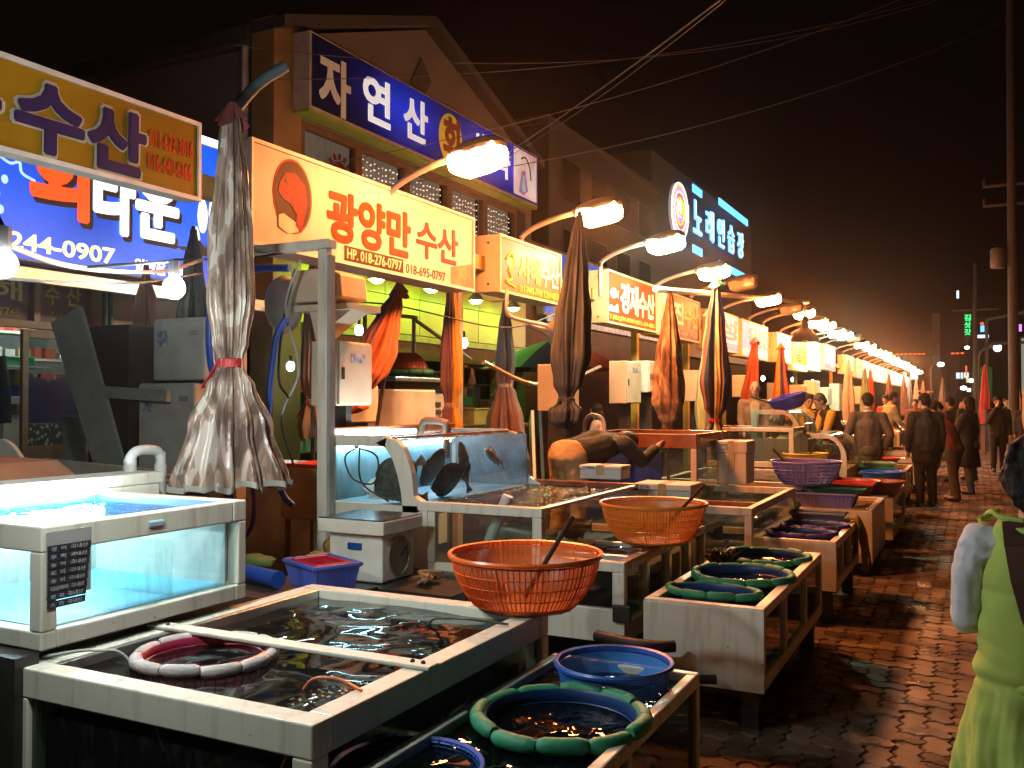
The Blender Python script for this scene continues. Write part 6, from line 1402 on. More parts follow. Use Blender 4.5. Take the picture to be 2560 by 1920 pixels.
NB = glow('blue neon', (.10, .42, 1.0), 2.6, False); NW = glow('pale neon', (.72, .85, 1.0), 1.8, False); NR = glow('red neon', (1.0, .12, .08), 1.5, False); NY = glow('yellow neon', (1.0, .62, .08), 1.5, False); NP = glow('violet neon', (.75, .25, 1.0), 1.5, False); NWH = glow('white neon', (1, .95, .95), 1.6, False)
N = thing('neon_sign', 'neon sign of a rainbow record disc and blue letters', 'sign', (-9.1, 35, 7.2))
cyc = (30.85, 8.15)
MB().lathe([(.001, 0), (.98, 0), (.98, .1), (.001, .1)], 48).xf(Matrix.Translation((-9.2, cyc[0], cyc[1])) @ Matrix.Rotation(R(90), 4, 'Y')).build('disc', mat('disc backing', (.5, .42, .45), .4, emit=.35), N)
for r_, mt in ((.97, NWH), (.88, NY), (.78, NP), (.68, NWH), (.58, NR), (.46, NY), (.34, NP), (.22, NR)):
    MB().tube([(-9.08, cyc[0]+r_*math.cos(2*math.pi*k/48), cyc[1]+r_*math.sin(2*math.pi*k/48)) for k in range(48)], .03, 6, closed=True).build('neon_ring', mt, N)
for ch, y0, mt in (('전', 30.25, NWH), ('해', 30.75, NY), ('인', 31.2, NWH)): xtext(ch, -9.04, y0, y0+.5, 7.9, 8.5, mt, N, bold=.03, thick=.03)
for k, ch in enumerate('노래연습장'):
    y0 = 32.7+k*1.72; xtext(ch, -9.15, y0, y0+1.05, 7.75+.02*k, 8.95, NB, N, bold=.02, thick=.05); xtext(ch, -9.09, y0+.03, y0+1.02, 7.78+.02*k, 8.92, NW, N, bold=-.015, thick=.02, name='letter_core')
for (y0, y1, z) in ((32.6, 34.0, 9.2), (36.4, 41.6, 9.45), (32.6, 34.0, 7.0), (36.4, 41.6, 6.95)):
    s_ = MB(); n_ = int((y1-y0)/.26)
    for k in range(n_): s_.box(-9.15, -9.1, y0+k*.26, y0+k*.26+.17, z, z+.28)
    s_.build('neon_strip', NB, N, smooth=False)
# second blue backlit sign behind the lamps
S2 = thing('shop_sign', 'long blue backlit sign behind the orange and russet stall signs', 'sign', (-8.4, 22.5, 3.4))
MB().box(-8.6, -8.42, 18.2, 27.8, 3.5, 4.98).build('sign_box', GREYPAINT, S2, smooth=False); MB().box(-8.419, -8.40, 18.25, 27.75, 3.55, 4.93).build('face_panel', mat('backlit mid blue', (.03, .13, .78), .3, var=.3, vs_=.6, emit=.75), S2, smooth=False)
for k, ch in enumerate('수산'): xtext(ch, -8.398, 19.6+k*3.1, 20.9+k*3.1, 3.85, 4.75, BW, S2, bold=.04)
MB().box(-8.4, -8.38, 18.3, 27.7, 3.36, 3.49).build('lower_strip', mat('backlit grey strip', (.5, .52, .55), .4, var=.5, vs_=6, emit=.3), S2, smooth=False)
MB_ = MB(); MB_.box(-8.9, -8.62, 17.9, 28.5, 0, 3.3); MB_.box(-8.85, -8.62, 17.9, 28.5, 3.301, 5.1)
o = MB_.build('shop_front', mat('dim brown shop front', (.16, .10, .07), .7, var=.4, vs_=1.5), S2, smooth=False)
LS = thing('striped_light_box', 'small magenta and white striped light box below the lilac sign', 'sign', (-6.3, 24.4, 2.2))
MB().box(-6.4, -6.3, 23.4, 25.6, 1.98, 2.42).build('box', glow('magenta box', (.8, .05, .35), .8, False), LS, smooth=False)
for k in range(5): MB().box(-6.298, -6.29, 23.5+k*.44, 23.7+k*.44, 2.0, 2.38).build('white_stripe', NWH, LS, smooth=False)
# open parasol deep in the alley and warm bulb
PA = thing('open_parasol', 'open blue, red and green parasol deep in the alley', 'umbrella', (-6.2, 13.8, 0))
m = MB(); m.grid(lambda u, v: (-6.2+1.25*v*math.cos(2*math.pi*u)*(1-.05*abs(math.sin(4*2*math.pi*u))), 13.8+1.25*v*math.sin(2*math.pi*u), 2.62-.5*v**1.3), 32, 6, True, 0, lambda u, v: int(u*8) % 3)
m.build('canopy', [mat('parasol blue', (.03, .03, .16), .6), mat('parasol red', (.45, .05, .03), .6), mat('parasol green', (.18, .4, .22), .6)], PA); MB().tube([(-6.2, 13.8, .02), (-6.2, 13.8, 2.65)], .02, 8).build('pole', DARK, PA)
WARM = glow('warm bulb', (1.0, .55, .18), 60.0)
t = thing('warm_bulb', 'small orange bulb glowing below the russet sign', 'lamp', (-6.1, 15.6, 2.9)); MB().ball((-5.6, 13.7, 2.78), .06).build('globe', WARM, t); MB().tube([(-5.6, 13.7, 2.83), (-5.6, 13.7, 3.0)], .012, 6).build('socket', BLACK, t)
COOLB = glow('cool bulb', (.8, .92, 1.0), 45.0)
for k, (c, lab) in enumerate((((-7.9, 9.3, 2.05), 'bare white bulb in the shop doorway left of the cream post'), ((-5.0, 24.5, 2.2), 'white bulb under the white and violet sign'), ((-4.9, 28.3, 2.25), 'white bulb under the green sign'), ((-4.9, 32.0, 2.25), 'white bulb under the violet-blue sign'), ((-5.5, 9.6, 2.3), 'white tube end behind the dome reflector'), ((-6.6, 9.0, 2.45), 'white strip glow above the cream cabinet'))):
    t = thing('bare_bulb', lab, 'lamp', c, group='small white bulbs in the stalls'); MB().ball(c, .05, .05, .065, 10, 8).build('globe', COOLB, t); MB().tube([(c[0], c[1], c[2]+.06), (c[0], c[1], c[2]+.14)], .02, 6).build('socket', BLACK, t)
# alley furniture glimpsed between the umbrellas
def shelfunit(label, x, y0, y1, zt_, n, mt, goods):
    t = thing('goods_shelf', label, 'shelf', (x, (y0+y1)/2, 0))
    for k in range(n): MB().box(x-.35, x, y0, y1, .4+k*(zt_-.4)/(n-1)-.02, .4+k*(zt_-.4)/(n-1)).build('shelf_board', mt, t, smooth=False)
    for y in (y0, y1-.04):
        for xx in (x-.35, x-.04): MB().box(xx, xx+.04, y, y+.04, .02, zt_).build('upright', mt, t, smooth=False)
    rr = random.Random(int(y0*10))
    for k in range(n-1):
        z = .4+k*(zt_-.4)/(n-1); y = y0+.08
        while y < y1-.25:
            w_ = rr.uniform(.12, .3); h_ = rr.uniform(.1, .3); c = rr.choice(goods); cats = {0: 'carton', 1: 'tub', 2: 'bottle crate'}
            MB().box(x-.3, x-.05, y, y+w_, z+.001, z+h_).build('goods', c, t, smooth=False, bevel=.006); y += w_+rr.uniform(.03, .1)
    return t
gd = [mat('goods white', (.55, .55, .52), .5), mat('goods red', (.4, .06, .04), .5), mat('goods tan', (.42, .28, .16), .6), mat('goods teal', (.1, .25, .28), .5), WHITE_PLASTIC, DARK]
shelfunit('shelf of goods in the doorway left of the cream post', -8.9, 9.95, 11.5, 2.2, 5, GREYPAINT, gd); shelfunit('shelf of goods behind the purple and mustard umbrella', -8.0, 11.9, 13.6, 2.1, 5, GREYPAINT, gd); shelfunit('shelf of goods behind the dull brown umbrella', -7.8, 14.0, 15.6, 1.9, 4, WOOD, gd)
def counter(label, x0, x1, y0, y1, z, mt, top=STEEL):
    t = thing('shop_counter', label, 'counter', ((x0+x1)/2, (y0+y1)/2, 0), group='counters in the alley')
    MB().box(x0+.03, x1-.03, y0+.03, y1-.03, .02, z-.05).build('base', mt, t, smooth=False); MB().box(x0, x1, y0, y1, z-.049, z).build('worktop', top, t, smooth=False, bevel=.006); return t
counter('steel counter behind the display tank', -6.4, -5.6, 9.4, 11.6, 1.3, mat('dark counter base', (.08, .06, .05), .6)); counter('wooden counter with a red tub under the alley shelf', -7.2, -6.5, 10.6, 13.2, 1.35, WOOD, WHITE_PLASTIC); counter('dark workbench behind the violet hose', -5.4, -4.75, 4.2, 5.9, 1.12, DARK)
crate('plastic_basket', 'red tub on the wooden counter in the alley', -6.95, -6.65, 11.3, 11.9, 1.35, .18, MATS['red plastic'], 'tub'); crate('plastic_basket', 'yellow box on the steel counter in the alley', -6.2, -5.8, 10.4, 11.0, 1.3, .2, mat('ochre plastic', (.5, .3, .05), .5), 'box')
for k, (c, ry_, lab) in enumerate((((-5.2, 10.9, .75), 22, 'pale leaning board near the dull brown umbrella'), ((-5.25, 11.25, .8), 30, 'dark leaning board beside the pale one'))):
    o = MB().box(-.02, .02, -.22, .22, -.7, .7).build('leaning_board', [CABM, DARK][k], None, smooth=False, world=False); o.location = c; o.rotation_euler = (R(-ry_), 0, R(30)); WL[o.name] = Vector(c); tag(o, lab, 'board')
fx_ = thing('tent_frame', 'beige pipe frame of a small tent over the fridge', 'frame', (-5.6, 8.3, 0))
for a, b_ in (((-5.5, 7.6, 1.85), (-5.5, 7.6, 2.48)), ((-5.5, 8.5, 1.85), (-5.5, 8.5, 2.5)), ((-5.5, 7.4, 2.5), (-5.5, 8.55, 2.52)), ((-5.5, 8.5, 2.5), (-5.4, 9.6, 2.1)), ((-5.5, 7.5, 2.48), (-5.6, 6.9, 2.3))):
    MB().tube([a, b_], .022, 8).build('pipe', mat('beige pipe', (.45, .33, .2), .5), fx_)
cord('slack silver-taped cable bundle between the umbrellas', [(-4.3, 7.9, 1.98), (-4.2, 8.6, 1.80), (-4.1, 9.2, 1.78), (-4.0, 9.7, 1.9), (-3.9, 10.0, 2.0)], .024, mat('silver tape', (.45, .38, .3), .35, .5, var=.6, vs_=60), 'cable_bundle')
for k, (pts, lab) in enumerate((([(-5.6, 6.3, 2.42), (-4.9, 7.0, 2.5), (-4.3, 8.3, 2.35), (-4.2, 9.6, 2.62)], 'black cable crossing below the snapper sign'), ([(-4.3, 4.0, 2.45), (-4.1, 4.4, 2.5), (-3.9, 4.6, 2.56)], 'black cable beside the tan camouflage umbrella'), ([(-3.85, 4.62, 2.5), (-3.95, 4.6, 2.2), (-3.86, 4.62, 1.8), (-3.98, 4.6, 1.5), (-3.9, 4.62, 1.2)], 'grey cables running down the cream post'), ([(-3.9, 4.63, 2.45), (-3.99, 4.62, 2.1), (-4.02, 4.62, 1.75), (-3.92, 4.6, 1.62)], 'second loose cable on the cream post'))):
    cord(lab, pts, .008, [BLACK, BLACK, GREYPAINT, BLACK][k])
# clutter on the ground behind the aquarium
rr = random.Random(3)
cl = [('red bucket', (.40, .06, .04)), ('brown tub', (.25, .12, .06)), ('green bucket', (.05, .2, .1)), ('orange tub', (.5, .2, .05))]
for k, (nm_, c) in enumerate(cl):
    cx_, cy_ = [(-4.35, 4.3), (-4.75, 4.0), (-4.2, 4.75), (-4.65, 4.55)][k]
    o = MB().lathe([(.001, 0), (.11, 0), (.14, .26), (.15, .27), (.15, .25), (.12, .02), (.001, .02)], 24, (cx_, cy_, .02+.2*(k % 2))).build('bucket', mat('%s plastic' % nm_, c, .4), None, loc=(cx_, cy_, .02)); tag(o, nm_+' among the clutter behind the lit aquarium', 'bucket')
o = MB().tube(bez([(-3.62, 3.80, .69), (-3.4, 3.72, .69), (-3.18, 3.66, .69)], 10), .045, 12).build('blue_roll', HOSE_BLUE, None, loc=(-3.5, 3.9, .75)); tag(o, 'rolled blue sheet between aquarium and blue basket', 'roll')
lump((-3.5, 3.86, .73), .08, mat('moss green net', (.08, .14, .03), .8, bump=.6), 'net_heap', 'green net heap beside the rolled blue sheet', 'net', 7, (1.3, 1, .5)); lump((-3.48, 4.6, .72), .12, mat('copper mesh bag', (.40, .20, .06), .4, bump=1.0, bs=60), 'mesh_bag', 'glinting copper-coloured mesh bag behind the blue basket', 'bag', 9); lump((-3.42, 4.3, .66), .12, mat('straw heap', (.42, .28, .08), .7, bump=.8, bs=40), 'straw_heap', 'straw-coloured heap near the scale box', 'heap', 12, (1.2, 1, .5))
o = MB().box(-3.75, -2.78, 3.46, 3.96, .0, .64).build('stall_platform', GRIME, None, smooth=False, loc=(-3.3, 4, 0)); tag(o, 'grimy low platform between the lit aquarium and display tank', 'platform')
WT = thing('washing_stand', 'orange-lit washing stand behind the blue hose', 'stand', (-4.3, 5.4, 0))
MB().box(-4.5, -3.95, 5.2, 5.75, .75, 1.12).build('tub', mat('stand orange', (.5, .3, .15), .5), WT, smooth=False, bevel=.01)
MB().box(-4.49, -3.96, 5.21, 5.74, 1.121, 1.15).build('red_rim', MATS['red plastic'], WT, smooth=False)
for xx in (-4.48, -4.0):
    for yy in (5.22, 5.7): MB().box(xx, xx+.03, yy, yy+.03, .02, .75).build('leg', RUST, WT, smooth=False)
# ---------------- overhead wires
WIRE = mat('wire', (.12, .09, .08), .5)
for k, (a, b_, sag, r_, lab) in enumerate((((-8.2, 15.97, 6.45), (-2.95, 11.85, 6.83), .05, .012, 'thick overhead cable rising right from the blue rooftop sign'), ((-8.2, 16.0, 6.38), (-2.95, 11.95, 6.83), .1, .006, 'thin overhead cable beside the thick one'), ((-8.7, 9.4, 4.6), (-3.2, 14.2, 6.9), .15, .007, 'overhead wire crossing the rooftop sign, upper'), ((-8.7, 9.4, 4.3), (-3.0, 15.2, 6.4), .2, .007, 'overhead wire crossing the rooftop sign, lower'), ((-8.6, 9.5, 5.95), (-2.0, 16.0, 7.9), .25, .006, 'overhead wire crossing the gable'), ((-8.9, 9.3, 6.4), (-3.0, 15.0, 7.4), .3, .006, 'topmost overhead wire above the gable'))):
    p = [(a[0]+(b_[0]-a[0])*t_+0, a[1]+(b_[1]-a[1])*t_, a[2]+(b_[2]-a[2])*t_-sag*4*t_*(1-t_)) for t_ in [q/20 for q in range(-0, 34)]]
    o = MB().tube(p, r_, 5).build('overhead_wire', WIRE, None, loc=a); tag(o, lab, 'wire', 'overhead wires')
# ---------------- right side: utility poles, far skyline
CON = mat('concrete pole', (.06, .048, .043), .7, var=.2)
UP = thing('utility_pole', 'concrete utility pole with transformer at the right edge', 'pole', (.78, 25.5, 0))
px_, py_ = .80, 26.2
MB().tube([(px_+.03, py_, 0), (px_+.03, py_, 13)], [.13, .09], 14).build('shaft', CON, UP)
for z in (6.55, 7.05): MB().bar((px_-.62, py_, z), (px_+.9, py_, z), .06, .06).build('cross_arm', CON, UP, smooth=False)
MB().lathe([(.001, -.25), (.15, -.25), (.17, -.2), (.17, .2), (.14, .25), (.001, .28)], 20, (px_-.3, py_-.05, 5.2)).build('transformer', mat('transformer grey', (.13, .10, .09), .5), UP)
for z in (6.65, 7.15): MB().lathe([(.03, -.1), (.05, 0), (.03, .1)], 10, (px_-.58, py_, z)).build('insulator', DARK, UP)
o = MB().tube([(-.05, 62, 0), (-.05, 62, 9.9)], [.17, .1], 10); o.bar((-1.3, 62, 7.1), (1.2, 62, 7.1), .1, .1); tag(o.build('utility_pole', CON, None, loc=(-.05, 62, 0)), 'thin far utility pole left of the transformer pole', 'pole')
DKB = mat('night facade', (.06, .045, .04), .8, var=.3, vs_=.2); REDL_ = glow('red light line', (1, .12, .03), 2.2, False); WIN = glow('lit window', (.7, .9, .9), 1.2, False); GRN = glow('green neon', (.05, 1, .25), 1.6, False)
def farb(label, x0, x1, y0, z1, strips=(), wins=()):
    t = thing('far_building', label, 'building', ((x0+x1)/2, y0+5, 0), group='distant dark buildings'); MB().box(x0, x1, y0, y0+10, 0, z1).build('wall', DKB, t, smooth=False)
    for (a, b_, z) in strips:
        s_ = MB(); q = a
        while q < b_-.3: s_.box(q, q+.32, y0-.3, y0-.2, z, z+.14); q += .5
        s_.build('red_light_row', REDL_, t, smooth=False)
    for (a, z, w_, h_) in wins: MB().box(a, a+w_, y0-.06, y0-.02, z, z+h_).build('lit_window', WIN, t, smooth=False)
    return t
farb('distant low building with two rows of red lights', -14, -3.2, 125, 7.3, ((-12, -5.2, 7.4), (-7.5, -6.0, 2.8), (-5.5, -4.2, 2.7)), ((-8.2, 4.2, .4, 1.0), (-7.4, 4.3, .9, .9)))
farb('distant building with a bright red roof line', -3.0, -.6, 118, 7.0, ((-2.6, -.8, 7.05),), ((-2.1, 4.2, .7, .7), (-1.3, 4.3, .5, .6)))
farb('dark distant block behind the green neon letters', -1.0, 6, 128, 12, (), ())
farb('dark slab behind the street end', -40, -14.5, 140, 9, (), ())
m = MB().box(-3.55, -2.95, 92, 92.5, 0, 9.6).build('sign_pylon', mat('pale pylon', (.30, .28, .25), .7), None, smooth=False, loc=(-3.2, 92, 0)); tag(m, 'pale sign pylon rising at the street end', 'pylon')
G = thing('green_neon_sign', 'vertical green neon letters high at right', 'sign', (-.7, 120, 9))
for k, ch in enumerate('김삿갓'): ytext(ch, 120, -1.22, -.55, 11.05-.85*k, 11.75-.85*k, GRN, G, bold=.03, thick=.05)
MB().box(-1.3, -.45, 120.07, 120.3, 9.0, 12).build('backing', DKB, G, smooth=False)
def fglow(label, x0, x1, y, z0, z1, mt):
    o = MB().box(x0, x1, y, y+.2, z0, z1).build('far_glow_panel', mt, None, smooth=False, loc=(x0, y, z0)); tag(o, label, 'sign', 'tiny distant lit signs')
fglow('tiny white-blue sign above the green neon letters', -2.0, -1.75, 119, 13.6, 14.5, NW); fglow('tiny red sign right of the green neon letters', .45, .8, 119, 10.4, 10.7, NR); fglow('tiny blue sign under the tiny red one', .45, .85, 119, 9.6, 10.3, NB); fglow('row of tiny white letters right of the green neon', -.3, 1.3, 119, 8.9, 9.25, NW); fglow('dim green facade at right, its light put in as glow', -.5, 1.6, 119, 1.5, 5.5, glow('green facade glow', (.02, .12, .02), .5, False)); fglow('pale wall at the far right edge, its light put in as glow', 2.3, 4.2, 60, 2.0, 5.2, glow('pale wall glow', (.5, .5, .35), .5, False)); fglow('tiny violet light at the right edge', 1.65, 1.75, 45, 4.6, 4.9, NP); fglow('tiny yellow light below the green neon', -1.0, -.8, 110, 3.6, 4.1, NY); fglow('tiny white shop light below the green neon', -.95, -.55, 110, 2.6, 3.0, NWH); fglow('tiny red light column below the green neon', -1.05, -.9, 110, 4.3, 5.4, NR)  # green facade and pale wall glow themselves, standing for light on them
STL = glow('far white lamp', (.85, .9, 1.0), 14, False)
for k, (x_, y_, z_, lab) in enumerate(((-1.95, 62, 3.85, 'white street lamp on a curved pole at the street end'), (-.72, 90, 6.3, 'far white street lamp under the green neon letters'), (-.35, 75, 3.1, 'low far white lamp at right'), (-.8, 70, 2.5, 'lowest far white lamp at right'), (.62, 34, 3.35, 'small orange-white lamp on the utility pole'))):
    t = thing('far_street_lamp', lab, 'street lamp', (x_-.5, y_, 0), group='distant street lamps'); MB().ball((x_, y_, z_), .2 if k < 4 else .12, None, .13, 10, 6).build('head', STL, t); MB().tube(bez([(x_-.55, y_, 0), (x_-.55, y_, z_-.6), (x_-.45, y_, z_-.1), (x_-.1, y_, z_+.05)], 14), .04, 6).build('pole', CON, t)
FRM = thing('steel_gate_frame', 'pale steel frame standing beside the utility pole', 'frame', (.3, 33, 0))
for a, b_ in (((.3, 33, 0), (.3, 33, 4.2)), ((.3, 33, 4.2), (2.5, 33, 4.6)), ((.3, 33, 3.4), (2.5, 33, 3.5))): MB().bar(a, b_, .09, .09).build('bar', CON, FRM, smooth=False)
# ================================================================== PEOPLE
SCRATCH = bpy.data.scenes.new('scratch')
def remeshed(mb, name, mt, voxel, smooth=4, fac=.5, post=None):
    me = bpy.data.meshes.new(name); me.from_pydata(mb.v, [], mb.f); me.update()
    bm = bmesh.new(); bm.from_mesh(me); bmesh.ops.recalc_face_normals(bm, faces=bm.faces); bm.to_mesh(me); bm.free()
    o = bpy.data.objects.new(name, me); SCRATCH.collection.objects.link(o)
    r_ = o.modifiers.new('r', 'REMESH'); r_.mode = 'VOXEL'; r_.voxel_size = voxel
    if smooth: s_ = o.modifiers.new('s', 'SMOOTH'); s_.iterations = smooth; s_.factor = fac
    SCRATCH.view_layers[0].update(); dg = SCRATCH.view_layers[0].depsgraph; m2 = bpy.data.meshes.new_from_object(o.evaluated_get(dg))
    bpy.data.objects.remove(o); bpy.data.meshes.remove(me)
    m2.name = name; m2.materials.clear()
    for x_ in (mt if isinstance(mt, list) else [mt]): m2.materials.append(x_)
    if post:
        cs = [(v.co.copy(), v.normal.copy()) for v in m2.vertices]
        fl = []
        for a_, b_ in cs: fl.extend(post(a_, b_))
        m2.vertices.foreach_set('co', fl)
    m2.shade_smooth(); m2.update()
    return m2
def cap(mb, a, b, ra, rb):
    a = Vector(a); b = Vector(b); mb.tube([a, b], [ra, rb], 10); mb.ball(a, ra, None, None, 10, 8); mb.ball(b, rb, None, None, 10, 8)
SKIN = mat('skin', (.45, .26, .17), .5, var=.12, vs_=20); HAIRM = mat('black hair', (.009, .007, .006), .62, var=.4, vs_=60, bump=.4, bs=120, spec=.2); GREYHAIR = mat('grey black hair', (.05, .042, .038), .5, bump=.6, bs=120)
SHOE = mat('dark shoe', (.02, .016, .014), .4)
def ewise(A, B, t): return Vector(A)*(1-t)+Vector(B)*t
def person(label, pos, rz, H, top, bottom, hair='short', lean=0, head=(8, 0), arms='hang', vox=.018, top_len=.0, hairmat=HAIRM, skirt=None, stride=.03, inner=None, sleeve=None, flare=1.0, fold=.006, glove=None, bag=None, roll=0, collar=None, grp='people in the market'):
    S_ = H
    hip = Vector((0, 0, .515*S_)); la = R(lean); t = Vector((0, math.sin(la), math.cos(la)))
    sh = hip+t*.285*S_; chest = hip+t*.2*S_; waist = hip+t*.09*S_; neck = hip+t*.325*S_
    hp = R(lean*.45+head[0]); hd = Vector((0, math.sin(hp), math.cos(hp))); hc = neck+hd*.085*S_
    yaw = R(head[1]); HM = Matrix.Translation(hc) @ Matrix.Rotation(yaw, 4, 'Z') @ Matrix.Rotation(-hp, 4, 'X')
    def arm(s):
        s0 = sh+Vector((s*.112*S_, 0, -.005*S_))
        k = arms if isinstance(arms, str) else arms[0 if s < 0 else 1]
        if k == 'hang': e = s0+Vector((s*.028*S_, -.01*S_, -.165*S_)); w_ = e+Vector((s*.0, .035*S_, -.145*S_))
        elif k == 'fwd': e = s0+Vector((s*.03*S_, .06*S_, -.15*S_)); w_ = e+Vector((-s*.03*S_, .13*S_, -.04*S_))
        elif k == 'down_fwd': e = s0+Vector((s*.01*S_, .05*S_, -.155*S_)); w_ = e+Vector((-s*.03*S_, .10*S_, -.10*S_))
        elif k == 'mouth': e = s0+Vector((s*.01*S_, .07*S_, -.14*S_)); w_ = hc+HM.to_3x3() @ Vector((s*.02*S_, .075*S_, -.05*S_))
        elif k == 'pocket': e = s0+Vector((s*.06*S_, -.035*S_, -.155*S_)); w_ = e+Vector((-s*.035*S_, .05*S_, -.115*S_))
        elif k == 'back': e = s0+Vector((s*.05*S_, -.04*S_, -.15*S_)); w_ = e+Vector((-s*.09*S_, -.03*S_, -.09*S_))
        elif k == 'reach': e = s0+Vector((s*.035*S_, .09*S_, -.085*S_)); w_ = e+Vector((-s*.02*S_, .125*S_, .055*S_))
        elif k == 'up': e = s0+Vector((s*.04*S_, .12*S_, .02*S_)); w_ = e+Vector((0, .1*S_, .07*S_))
        return s0, e, w_
    A = {s: arm(s) for s in (-1, 1)}
    legs = {}
    for s in (-1, 1):
        h0 = hip+Vector((s*.05*S_, 0, -.01*S_)); f_ = s*stride
        legs[s] = (h0, Vector((s*.055*S_, f_*S_*.6+.012*S_, .275*S_)), Vector((s*.06*S_, f_*S_-.012*S_, .045*S_)))
    # --- one continuous body
    b = MB()
    for s in (-1, 1):
        h0, k_, an = legs[s]; cap(b, h0, k_, .048*S_, .032*S_); cap(b, k_, an, .03*S_, .02*S_); cap(b, an, an+Vector((0, .07*S_, -.03*S_)), .02*S_, .017*S_)
        s0, e, w_ = A[s]; cap(b, s0, e, .028*S_, .022*S_); cap(b, e, w_, .022*S_, .015*S_)
        d = (w_-e).normalized(); hnd = w_+d*.035*S_; cap(b, w_, hnd, .016*S_, .019*S_)
        sd = d.cross(Vector((s, 0, 0)));
        if sd.length < .1: sd = Vector((0, 1, 0))
        sd.normalize(); n_ = sd.cross(d)
        for q, L_ in ((-.6, .036), (-.2, .042), (.2, .04), (.6, .03)): cap(b, hnd+sd*q*.018*S_+d*.01*S_, hnd+sd*q*.022*S_+d*L_*S_*1.1+n_*.008*S_, .006*S_, .005*S_)
        cap(b, w_+sd*.014*S_+d*.015*S_, w_+sd*.034*S_+d*.042*S_, .007*S_, .005*S_)
    cap(b, hip, waist, .07*S_, .062*S_); cap(b, waist, chest, .062*S_, .075*S_); cap(b, chest, sh, .07*S_, .045*S_); cap(b, sh+Vector((-.09*S_, 0, 0)), sh+Vector((.09*S_, 0, 0)), .035*S_, .035*S_)
    cap(b, sh, neck+hd*.02*S_, .033*S_, .031*S_)
    hb = MB(); hb.ball((0, 0, .01*S_), .043*S_, .052*S_, .062*S_, 18, 14); hb.ball((0, .014*S_, -.03*S_), .032*S_, .036*S_, .036*S_, 14, 10); hb.ball((0, .052*S_, -.006*S_), .008*S_, .012*S_, .016*S_, 8, 6)
    for s in (-1, 1): hb.ball((s*.043*S_, -.004*S_, -.002*S_), .007*S_, .012*S_, .018*S_, 8, 6)
    hb.xf(HM); o_ = len(b.v); b.v += hb.v; b.f += [[i+o_ for i in f] for f in hb.f]; b.m += hb.m
    me = remeshed(b, 'person', SKIN, vox*.62, 3)
    P = bpy.data.objects.new('person', me); COL.objects.link(P); P.location = pos; P.rotation_euler = (0, R(roll), rz); WL[P.name] = Vector(pos)
    tag(P, label, 'person', grp)
    def child(nm, m2, par=None):
        o = bpy.data.objects.new(nm, m2); COL.objects.link(o); o.parent = par or P; return o
    # face
    fc = MB()
    for s in (-1, 1): fc.ball((s*.017*S_, .0475*S_, .008*S_), .007*S_, .005*S_, .0035*S_, 8, 6); fc.obox((s*.018*S_, .049*S_, .02*S_), (.009*S_, 0, s*-.001*S_), (0, .003*S_, 0), (0, 0, .0018*S_))
    fc.xf(HM); child('eyes', fc.mesh('eyes', BLACK)); mo = MB(); mo.ball((0, .0475*S_, -.036*S_), .014*S_, .005*S_, .003*S_, 10, 6); mo.xf(HM); child('mouth', mo.mesh('mouth', mat('lips', (.25, .08, .06), .5)))
    # garments
    g1 = MB(); e_ = .010*S_
    hl = hip+t*(-.03-top_len)*S_
    cap(g1, hl, waist, (.078+.02*top_len*4)*S_*flare, .074*S_); cap(g1, waist, chest, .074*S_, .086*S_); cap(g1, chest, sh, .083*S_, .055*S_); cap(g1, sh+Vector((-.1*S_, 0, -.005*S_)), sh+Vector((.1*S_, 0, -.005*S_)), .042*S_, .042*S_)
    for s in (-1, 1): cap(g1, hip+t*(-.02-top_len)*S_+Vector((s*.045*S_, 0, 0)), chest+Vector((s*.05*S_, 0, 0)), .066*S_*flare, .066*S_)
    cap(g1, sh+t*.02*S_, neck-t*.01*S_, .05*S_, .042*S_)
    gsl = {-1: MB(), 1: MB()}
    for s in (-1, 1):
        s0, e, w_ = A[s]; tgt = gsl[s] if sleeve else g1; cap(tgt, s0, e, .044*S_, .036*S_); cap(tgt, e, ewise(e, w_, .93), .035*S_, .028*S_)
    def wr(co, no):
        k = mnoise.noise(Vector((co.x*9, co.y*9, co.z*14)))+.5*mnoise.noise(Vector((co.x*24, co.y*24, co.z*34))); return co+no*(k*fold)
    def wrt(co, no):
        q = wr(co, no); p = (q-hip).dot(t); hv = (-.055-top_len)*S_
        if p < hv and (q-hip-t*p).length < .14*S_: q = q+t*(hv-p)
        return q
    child('top', remeshed(g1, 'top', top, vox, 5, post=wrt))
    if sleeve:
        for s in (-1, 1): child('sleeve', remeshed(gsl[s], 'sleeve', sleeve, vox, 4, post=wr))
    if collar:
        cm = MB(); cz = neck-t*.002*S_; cm.tube([tuple(cz+Vector((.036*S_*math.cos(2*math.pi*k/18), .04*S_*math.sin(2*math.pi*k/18)-.004*S_, .006*S_*math.sin(2*math.pi*k/18)*-1))) for k in range(18)], .0095*S_, 8, closed=True); child('collar', cm.mesh('collar', collar))
    if inner:
        im = MB(); c0 = ewise(chest, sh, .1); im.prism([(-.03*S_, c0.z-.12*S_), (.03*S_, c0.z-.12*S_), (.042*S_, c0.z+.075*S_), (.02*S_, c0.z+.1*S_), (-.02*S_, c0.z+.1*S_), (-.042*S_, c0.z+.075*S_)], 'y', c0.y+.075*S_, c0.y+.092*S_); child('shirt_front', im.mesh('shirt_front', inner))
    g2 = MB()
    if skirt: 
        g2.lathe([(.075*S_, .0), (.1*S_, -.12*S_), (.13*S_*skirt, -.26*S_)], 24, tuple(hip), cap0=True, cap1=True)
    for s in (-1, 1):
        h0, k_, an = legs[s]; cap(g2, h0, k_, .066*S_, .046*S_); cap(g2, k_, an+Vector((0, 0, .0)), .045*S_, .036*S_)
